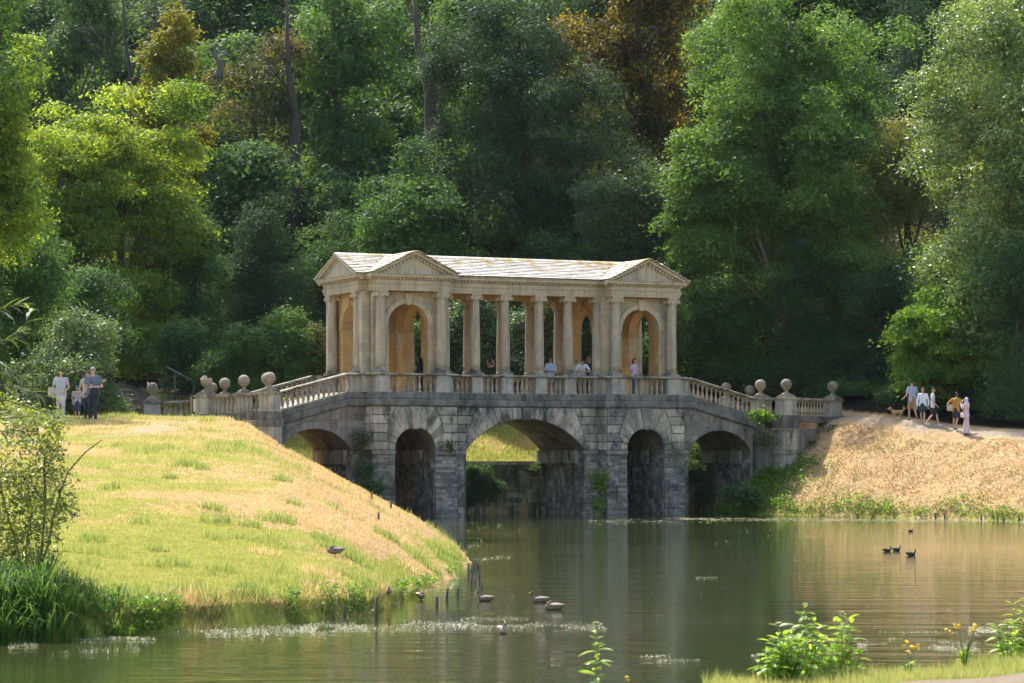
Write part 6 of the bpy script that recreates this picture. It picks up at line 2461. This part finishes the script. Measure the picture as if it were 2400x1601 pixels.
    if bottom and not dress:
        t = Blob()
        for hp, kn, ft in ((lp, lk, lf), (rp, rk, rf)):
            ak = ft + an
            if legs == 'long': t.limb([hp, hp.lerp(kn, .5), kn, ak + Vector((0, 0, .01 * S))], [.066 * S * build, .056 * S * build, .045 * S, .036 * S])
            elif legs == 'short': t.limb([hp, hp.lerp(kn, .72)], [.066 * S * build, .062 * S * build])
            elif legs == 'knee': t.limb([hp, hp.lerp(kn, .95)], [.066 * S * build, .058 * S * build])
        t.limb([g((-.04, 0, .53)), g((.04, 0, .53))], [.062 * S, .062 * S])
        t.solve('trousers' if legs == 'long' else 'shorts', cloth(*bottom[:2], None, bottom[2] if len(bottom) > 2 else None), .013 * S, root)
    # shoes
    t = Blob()
    for ft in (lf, rf):
        t.limb([ft + Vector((0, -.025, .018)) * S, ft + Vector((0, .04, .016)) * S, ft + Vector((0, .085, .013)) * S], [.024 * S, .022 * S, .018 * S])
    t.solve('shoes', cloth('shoe_%.2f_%.2f' % (shoe[0], shoe[2]), shoe), .012 * S, root)
    # hair
    hc, hs = hair
    hm = cloth('hair_%.3f_%.3f' % (hc[0], hc[2]), hc)
    if hs != 'none' and not scarf:
        t = Blob()
        t.ball(HD - fd * .010 * S + Vector((0, 0, .020)) * S, (.053 * S, .058 * S, .057 * S))
        if hs != 'crop': t.ball(HD - fd * .030 * S + Vector((0, 0, -.005)) * S, (.050 * S, .040 * S, .05 * S))
        if hs == 'long':
            t.limb([HD - fd * .035 * S, g((0, -.055, .82)), g((0, -.075, .70))], [.05 * S, .052 * S, .035 * S])
            t.limb([HD - fd * .02 * S + rt_ * .04 * S, g((.05, -.02, .80)), g((.06, .02, .72))], [.03 * S, .028 * S, .02 * S])
        if hs == 'bob': t.limb([HD - fd * .03 * S, HD - fd * .035 * S + Vector((0, 0, -.06)) * S], [.052 * S, .045 * S])
        if hs == 'bun': t.ball(HD - fd * .05 * S + Vector((0, 0, .05)) * S, .026 * S)
        t.solve('hair', hm, .010 * S, root)
    if scarf:
        t = Blob()
        t.ball(HD - fd * .012 * S + Vector((0, 0, .012)) * S, (.060 * S, .060 * S, .066 * S))
        t.limb([HD + Vector((0, -.01, -.04)) * S, g((0, -.01, .82)), g((0, -.02, .76))], [.05 * S, .07 * S, .08 * S])
        t.solve('headscarf', cloth('scarf', scarf), .010 * S, root)
    if cap:
        q = MB()
        r = .060 * S
        q.lathe([(r * math.cos(a), r * math.sin(a) * 1.05) for a in [math.pi / 2 * k / 6 for k in range(6)]] + [(.002, r * 1.05)], 14, HD - fd * .006 * S + Vector((0, 0, .016)) * S, sy=1.12)
        o = q.build('cap', cloth('cap_%.2f' % cap[0], cap), root)
        q = MB()
        c = HD + fd * .055 * S + Vector((0, 0, .020)) * S
        vs = [c - rt_ * .045 * S, c + rt_ * .045 * S, c + rt_ * .036 * S + fd * .045 * S - Vector((0, 0, .008 * S)), c - rt_ * .036 * S + fd * .045 * S - Vector((0, 0, .008 * S))]
        q.add(vs + [v + Vector((0, 0, .006 * S)) for v in vs], [(0, 3, 2, 1), (4, 5, 6, 7), (0, 1, 5, 4), (1, 2, 6, 5), (2, 3, 7, 6), (3, 0, 4, 7)])
        q.build('cap_brim', cloth('cap_%.2f' % cap[0], cap), root)
    if glasses:
        q = MB()
        for sg in (-1, 1):
            c = HD + fd * .055 * S + rt_ * sg * .019 * S + Vector((0, 0, .007)) * S
            q.lathe([(.002 * S, -.010 * S), (.014 * S, -.004 * S), (.014 * S, .005 * S), (.002 * S, .010 * S)], 8, c)
        q.build('sunglasses', M['eye'], root)
    return root, HD, S


def bag(root, pts, strap, col, nm='shoulder_bag', size=(.17, .07, .16)):
    """a bag carried by the person: strap tube + soft box; top-level thing placed at the person"""
    x, y, z = pts
    r = empty(nm, root.location, root.rotation_euler[2], col[2], 'bag')
    b = Blob()
    sx, sy, sz = size
    for i in (-.6, 0, .6):
        for k in (-.5, 0, .5):
            b.ball((x + i * sx, y, z + k * sz), (sx * .5, sy * .7, sz * .55))
    b.solve('bag_body', cloth(col[0], col[1]), .014, r)
    MB().tube(strap, [.012] * len(strap), 5).build('strap', cloth(col[0] + '_strap', tuple(c * .6 for c in col[1])), r)


def at_feet(px, d): 
    x = (px - 1200) / FPX * d
    return Vector((x, d, gz(x, d)))


def on_path(px, off):
    for d in np.arange(140, 100, -.1):
        x = (px - 1200) / FPX * d
        if d <= path_mid_y(x) + off: break
    return at_feet(px, d)


LG = 'family walking on the left bank'
stride = dict(lf=(-.05, .09, .0), lk=(-.05, .06, .28), rf=(.05, -.10, .02), rk=(.05, .02, .28))
r1, _, _ = person(at_feet(143, 88.5), 176, 1.68, 'person in grey printed T shirt and patterned trousers, leftmost of the walking family', LG, top=('grey_tee', (.42, .45, .48)), bottom=('pattern_trousers', (.60, .50, .50), ((.42, .30, .34), 22)),
       pose=dict(stride, lh=(-.10, .10, .56), le=(.155 * -1, .0, .64), rh=(.15, .05, .50)), hair=((.025, .02, .018), 'crop'), headpitch=.4, pat=((.5, .3, .36), 4), width=1.05)
bag(r1, (.26, .02, .92), [(.20, .0, 1.36), (.24, .03, 1.1), (.26, .02, 1.02)], ('canvas', (.5, .42, .3), 'pale canvas bag on the shoulder of the leftmost walker'))
person(at_feet(181, 88.8), 170, 1.12, 'child in navy striped T shirt and blue cap holding hands on the left bank', LG, top=('striped_tee', (.62, .58, .58)), stripe=((.12, .09, .16), 7.5), bottom=('navy_shorts', (.03, .05, .10)), legs='knee',
       pose=dict(lf=(-.05, .07, 0), lk=(-.05, .06, .27), rf=(.05, -.07, .02), rk=(.05, .02, .27), rh=(.12, .06, .50), lh=(-.22, .05, .70), le=(-.17, .0, .72)), cap=(.07, .13, .25), width=1.1, build=1.05, hair=((.2, .14, .08), 'short'))
r2, HD, S = person(at_feet(218, 87.2), 176, 1.80, 'tall grey haired person in slate T shirt and black trousers with a black shoulder bag', LG, top=('slate_tee', (.13, .15, .19)), bottom=('black_trousers', (.018, .02, .03)),
       pose=dict(stride, lh=(-.02, .12, .62), le=(-.17, .03, .63), rh=(.17, .05, .50)), hair=((.42, .40, .36), 'crop'), glasses=True, width=1.12, build=1.08, shoe=(.45, .4, .38))
bag(r2, (-.06, .17, .92), [(.14, .02, 1.46), (.05, .14, 1.2), (-.05, .20, 1.0)], ('black_bag', (.02, .02, .022), 'black soft bag slung across the tall walker'), size=(.15, .07, .15))
person(at_feet(205, 89.0), 176, 1.66, 'person with long brown hair half hidden behind the tall walker', LG, top=('beige_top', (.5, .4, .26)), bottom=('dark_skirt', (.03, .03, .04)), pose=dict(stride, rh=(.14, .05, .48), lh=(-.28, -.02, .80), le=(-.2, -.02, .80)),
       hair=((.09, .035, .02), 'long'), glasses=True)

# walkers on the right path
RGr = 'walkers on the right hand path'
person(on_path(2139, 0.6), -25, 1.84, 'man in grey T shirt and tan shorts walking away behind the dog', RGr, top=('grey_tee_b', (.36, .38, .42)), bottom=('tan_shorts', (.34, .22, .11)), legs='knee', lean=.08,
       pose=dict(lf=(-.05, .10, 0), lk=(-.05, .08, .28), rf=(.05, -.10, .03), rk=(.05, .0, .28), lh=(-.16, .15, .56), le=(-.16, .03, .62)), hair=((.05, .03, .02), 'crop'), shoe=(.10, .08, .06), width=1.1)
person(on_path(2163, 0.1), -160, 1.66, 'woman with auburn hair in a white shirt and dark shorts', RGr, top=('white_shirt', (.68, .68, .72)), bottom=('dark_shorts', (.03, .04, .06)), legs='short', sleeve='long', pose=stride, hair=((.16, .035, .02), 'bun'), skin='skin', shoe=(.6, .58, .55))
person(on_path(2186, 0), 95, 1.76, 'bearded man in pale T shirt and black shorts with white socks striding right', RGr, top=('pale_tee', (.60, .60, .55)), bottom=('black_shorts', (.02, .02, .022)), legs='short', pose=dict(lf=(-.05, .17, 0), lk=(-.05, .11, .27), rf=(.05, -.16, .03), rk=(.05, -.02, .27), rh=(.13, .09, .52), re=(.15, -.01, .64)),
       hair=((.04, .02, .015), 'crop'), shoe=(.7, .68, .65), width=1.05)
r3, _, _ = person(on_path(2240, -0.1), 35, 1.70, 'person in mustard T shirt and black shorts with a hand on the hip', RGr, top=('mustard_tee', (.42, .20, .03)), bottom=('black_shorts', (.02, .02, .022)), legs='short', lean=.12, skin='skin_tan',
       pose=dict(lf=(-.06, .02, 0), lk=(-.06, .03, .28), rf=(.06, -.12, .0), rk=(.06, -.02, .28), lh=(-.10, .02, .58), le=(-.22, -.04, .68), rh=(.12, .16, .74), re=(.15, .05, .66)), hair=((.04, .025, .02), 'short'))
bag(r3, (-.26, .0, .98), [(-.16, .02, 1.3), (-.2, .02, 1.15), (-.24, 0, 1.08)], ('straw_bag', (.52, .42, .26), 'straw coloured bag at the side of the person in mustard'))
r4, _, _ = person(on_path(2265, -0.7), -55, 1.68, 'woman in long pale pink dress and matching headscarf taking a photograph', RGr, top=('pink_dress', (.58, .42, .44)), dress=True, sleeve='long', scarf=(.62, .50, .52), pose=dict(lh=(-.05, .14, .84), le=(-.13, .06, .70), rh=(.04, .15, .82), re=(.13, .06, .69)))
bag(r4, (.02, .22, .88), [(.1, .1, 1.3), (.06, .18, 1.1), (.03, .22, 1.0)], ('white_bag', (.7, .7, .7), 'small white handbag of the woman in the pink dress'), size=(.14, .05, .12))


# on the bridge deck
def U_at(px, v):
    a = (px - 1200) / FPX
    return (a * (120 + CO * v) - .44 + SI * v) / (CO - a * SI)


def deck_pos(px, v):
    return to_world(U_at(px, v), v, 5.45)


DG = 'visitors on the bridge'
person(deck_pos(1290, .62), 176, 1.70, 'woman in sunglasses and pale blue shirt with folded arms between the colonnade columns', DG, top=('pale_blue_shirt', (.42, .50, .64)), bottom=('pale_skirt', (.55, .54, .55)), legs='short', sleeve='long', glasses=True,
       pose=dict(lh=(.05, .11, .64), le=(-.15, .04, .65), rh=(-.05, .12, .63), re=(.15, .04, .65)), hair=((.12, .06, .03), 'bun'), shoe=(.5, .4, .3))
person(deck_pos(1362, .60), 172, 1.78, 'man in white T shirt and black cap leaning on the parapet', DG, top=('white_tee', (.66, .68, .74)), bottom=('beige_shorts', (.4, .34, .27)), legs='knee', lean=.62,
       pose=dict(lh=(-.02, .40, .60), le=(-.19, .30, .58), rh=(.04, .40, .59), re=(.17, .30, .57)), cap=(.02, .02, .03), width=1.15, build=1.1)
person(deck_pos(1380, 1.7), 120, 1.82, 'person with long light brown hair standing behind the man in the white T shirt', DG, top=('dark_top', (.04, .04, .05)), bottom=('dark_jeans', (.03, .04, .07)), hair=((.26, .13, .05), 'long'))
person(deck_pos(1350, 1.3), 200, 1.62, 'person in white peeping out behind the leaning man', DG, top=('white_top', (.66, .64, .64)), bottom=('dark_jeans', (.03, .04, .07)), hair=((.08, .05, .03), 'short'))
person(deck_pos(1487, .25), 140, 1.72, 'girl with long dark wavy hair in a pale pink top and blue jeans', DG, top=('pink_top', (.62, .46, .55)), bottom=('blue_jeans', (.07, .13, .26)), sleeve='short', hair=((.035, .012, .012), 'long'), pose=dict(lh=(-.13, .05, .50)), headturn=.3)
person(deck_pos(985, .9), 10, 1.60, 'person with long black hair and bare arm seen from behind in the left pavilion', DG, top=('black_top', (.015, .015, .018)), sleeve='none', bottom=('black_trousers', (.018, .02, .03)), hair=((.008, .008, .009), 'long'), pose=dict(lh=(-.12, .12, .66), le=(-.16, -.02, .66)))
person(deck_pos(1003, .75), 190, 1.52, 'person in a red dress beside the black haired one in the left pavilion', DG, top=('red_dress', (.30, .02, .045)), dress=True, hair=((.06, .02, .02), 'short'))
person(deck_pos(1157, 1.9), 250, 1.66, 'dark dressed person holding up both hands to take a picture behind a colonnade column', DG, skin='skin_tan', top=('dark_brown_top', (.03, .018, .015)), sleeve='none', bottom=('black_trousers', (.018, .02, .03)), hair=((.015, .012, .012), 'short'),
       pose=dict(lh=(-.03, .17, .88), le=(-.13, .10, .76), rh=(.03, .17, .88), re=(.13, .10, .76)))
# on the woodland steps
A = on_ground(344, 890)
person(A, 5, 1.70, 'person in pale top and grey shorts half hidden by leaves on the woodland steps', 'people on the woodland steps', top=('pale_grey_top', (.45, .47, .5)), bottom=('grey_shorts', (.25, .25, .26)), legs='knee', pose=stride, shoe=(.6, .6, .62))
A = on_ground(299, 872)
person(A, 5, 1.72, 'person in long grey blue coat walking up into the dark wood', 'people on the woodland steps', top=('grey_blue_coat', (.12, .16, .20)), dress=True, sleeve='long', hair=((.03, .02, .02), 'short'))


# ================================================================ dog and birds
def dog():
    p = on_path(2104, .2)
    root = empty('dog', p, -R(-100), 'small shaggy tan dog trotting on the path ahead of the walkers', 'dog')
    b = Blob()
    b.limb([(0, .20, .34), (0, .05, .33), (0, -.18, .35)], [.115, .10, .095])
    b.limb([(0, .24, .38), (0, .33, .48)], [.07, .06])
    b.ball((0, .36, .51), (.07, .075, .07)); b.limb([(0, .41, .49), (0, .47, .475)], [.035, .025])
    for s_ in (-1, 1):
        b.ball((s_ * .055, .34, .545), (.02, .03, .045))
        fy = .20 + s_ * .05
        b.limb([(s_ * .06, .18, .28), (s_ * .06, fy - .01, .15), (s_ * .06, fy, .03)], [.05, .034, .026]); b.ball((s_ * .06, fy + .02, .02), (.026, .035, .02))
        ry = -.18 - s_ * .05
        b.limb([(s_ * .06, -.16, .30), (s_ * .065, -.12, .20), (s_ * .065, ry - .04, .12), (s_ * .06, ry, .03)], [.065, .045, .028, .024]); b.ball((s_ * .06, ry + .02, .02), (.024, .032, .018))
    b.limb([(0, -.24, .40), (0, -.33, .50), (0, -.28, .58)], [.045, .06, .045])
    m = cloth('dog_fur', (.42, .25, .12), None, ((.30, .16, .07), 12))
    b.solve('body', m, .012, root)
    MB().lathe([(.002, -.01), (.014, 0), (.002, .01)], 6, (0, .49, .48)).build('nose', M['eye'], root)


dog()

M['duck'] = cloth('duck_brown', (.24, .17, .12), None, ((.13, .09, .065), 38))
M['duck_pale'] = cloth('duck_pale', (.40, .32, .25), None, ((.24, .17, .12), 34))
M['duck_head'] = cloth('duck_head', (.05, .055, .045))
M['bill'] = plain('bill', (.50, .32, .05), .4)
M['bill_white'] = plain('white_bill', (.7, .66, .6), .4)
M['coot'] = cloth('coot_black', (.018, .019, .022))


def bird(px, py, face, label, kind, group, size=1.0, pose='swim', d=None, body='duck', head='duck_head', bill='bill', z=0.0):
    if d is None: d = EYE * FPX / (py - HOR)
    x = (px - 1200) / FPX * d
    root = empty(kind, (x, d, z), -R(face), label, kind, group)
    s = size
    b = Blob()
    b.limb([Vector((0, .14, .055)) * s, Vector((0, .03, .055)) * s, Vector((0, -.11, .07)) * s, Vector((0, -.19, .10)) * s], [.062 * s, .082 * s, .062 * s, .022 * s], 1.0)
    if pose == 'swim':
        b.limb([Vector((0, .15, .08)) * s, Vector((0, .18, .15)) * s, Vector((0, .19, .20)) * s], [.05 * s, .033 * s, .030 * s])
        hd = Vector((0, .20, .215)) * s
    else:
        b.limb([Vector((0, .12, .10)) * s, Vector((0, .10, .14)) * s, Vector((0, .06, .15)) * s], [.05 * s, .038 * s, .032 * s])
        hd = Vector((0, .06, .155)) * s
    b.solve('body', M[body], .008 * s + .001, root)
    h = Blob(); h.ball(hd, (.032 * s, .042 * s, .035 * s)); h.ball(hd + Vector((0, -.015, -.02)) * s, .03 * s)
    h.solve('head', M[head], .008 * s, root)
    q = MB(); e = hd + Vector((0, .035, -.005)) * s
    q.tube([e, e + Vector((0, .03, -.008)) * s, e + Vector((0, .052, -.012)) * s], [.014 * s, .011 * s, .008 * s], 6)
    q.build('bill', M[bill], root)
    w_ = MB()
    for sg in (-1, 1):
        vs = [Vector((sg * .066, .08, .10)) * s, Vector((sg * .086, -.02, .10)) * s, Vector((sg * .05, -.20, .115)) * s, Vector((sg * .03, -.05, .142)) * s, Vector((sg * .04, .06, .135)) * s]
        w_.add([v + Vector((sg * .006 * s, 0, .004 * s)) for v in vs], [(0, 1, 2, 3, 4)])
    w_.build('wing', M['duck_pale' if body == 'duck' else body], root)
    if pose == 'stand':
        MB().tube([Vector((.03, .0, .02)) * s, Vector((.03, .02, -.07)) * s], .008 * s, 5).tube([Vector((-.03, .0, .02)) * s, Vector((-.03, .02, -.07)) * s], .008 * s, 5).build('legs', M['bill'], root)
    return root


DK = 'mallards on the pond'
bird(1140, 1409, -80, 'brown duck swimming left, leftmost of the swimming ducks', 'duck', DK, .8)
bird(1268, 1412, -80, 'brown duck with raised head swimming left, upper of the close pair', 'duck', DK, .82)
bird(1300, 1430, -75, 'low lying duck in front of the raised headed one', 'duck', DK, .92, pose='rest')
bird(1178, 1484, 170, 'pale brown duck nearest the viewer, drifting by the weed streak', 'duck', DK, .85, body='duck_pale', head='duck')


def ground_bird(px, py, face, label, pose='rest', size=1.0, lift=.0):
    el = (HOR - py) / FPX
    for d in np.arange(37, 100, .1):
        x = (px - 1200) / FPX * d
        if max(gz(x, d), .02) >= EYE + el * d: break
    return bird(px, py, face, label, 'duck', 'ducks resting on the left bank', size, pose, d=d, head='duck', z=max(gz(x, d), .02) + lift)


ground_bird(787, 1306, -110, 'brown duck standing among green tufts on the left bank', 'stand', .85, .06)
ground_bird(909, 1418, 175, 'duck resting at the water edge right of the upright stake', 'rest', .85)
ground_bird(986, 1403, 160, 'duck resting at the shore, rightmost of the two at the water edge', 'rest', .85)
CG2 = 'coots on the right of the pond'
bird(2078, 1293, 90, 'black coot swimming right, leftmost of the three', 'coot', CG2, .62, body='coot', head='coot', bill='bill_white')
bird(2100, 1291, 90, 'greyish coot just behind the leading pair', 'coot', CG2, .62, body='coot', head='coot', bill='bill_white')
bird(2134, 1302, 90, 'black coot swimming right, nearest of the three', 'coot', CG2, .68, body='coot', head='coot', bill='bill_white')
bird(2134, 1246, 100, 'tiny dark water bird beyond the three coots', 'coot', None, .45, body='coot', head='coot', bill='bill_white')
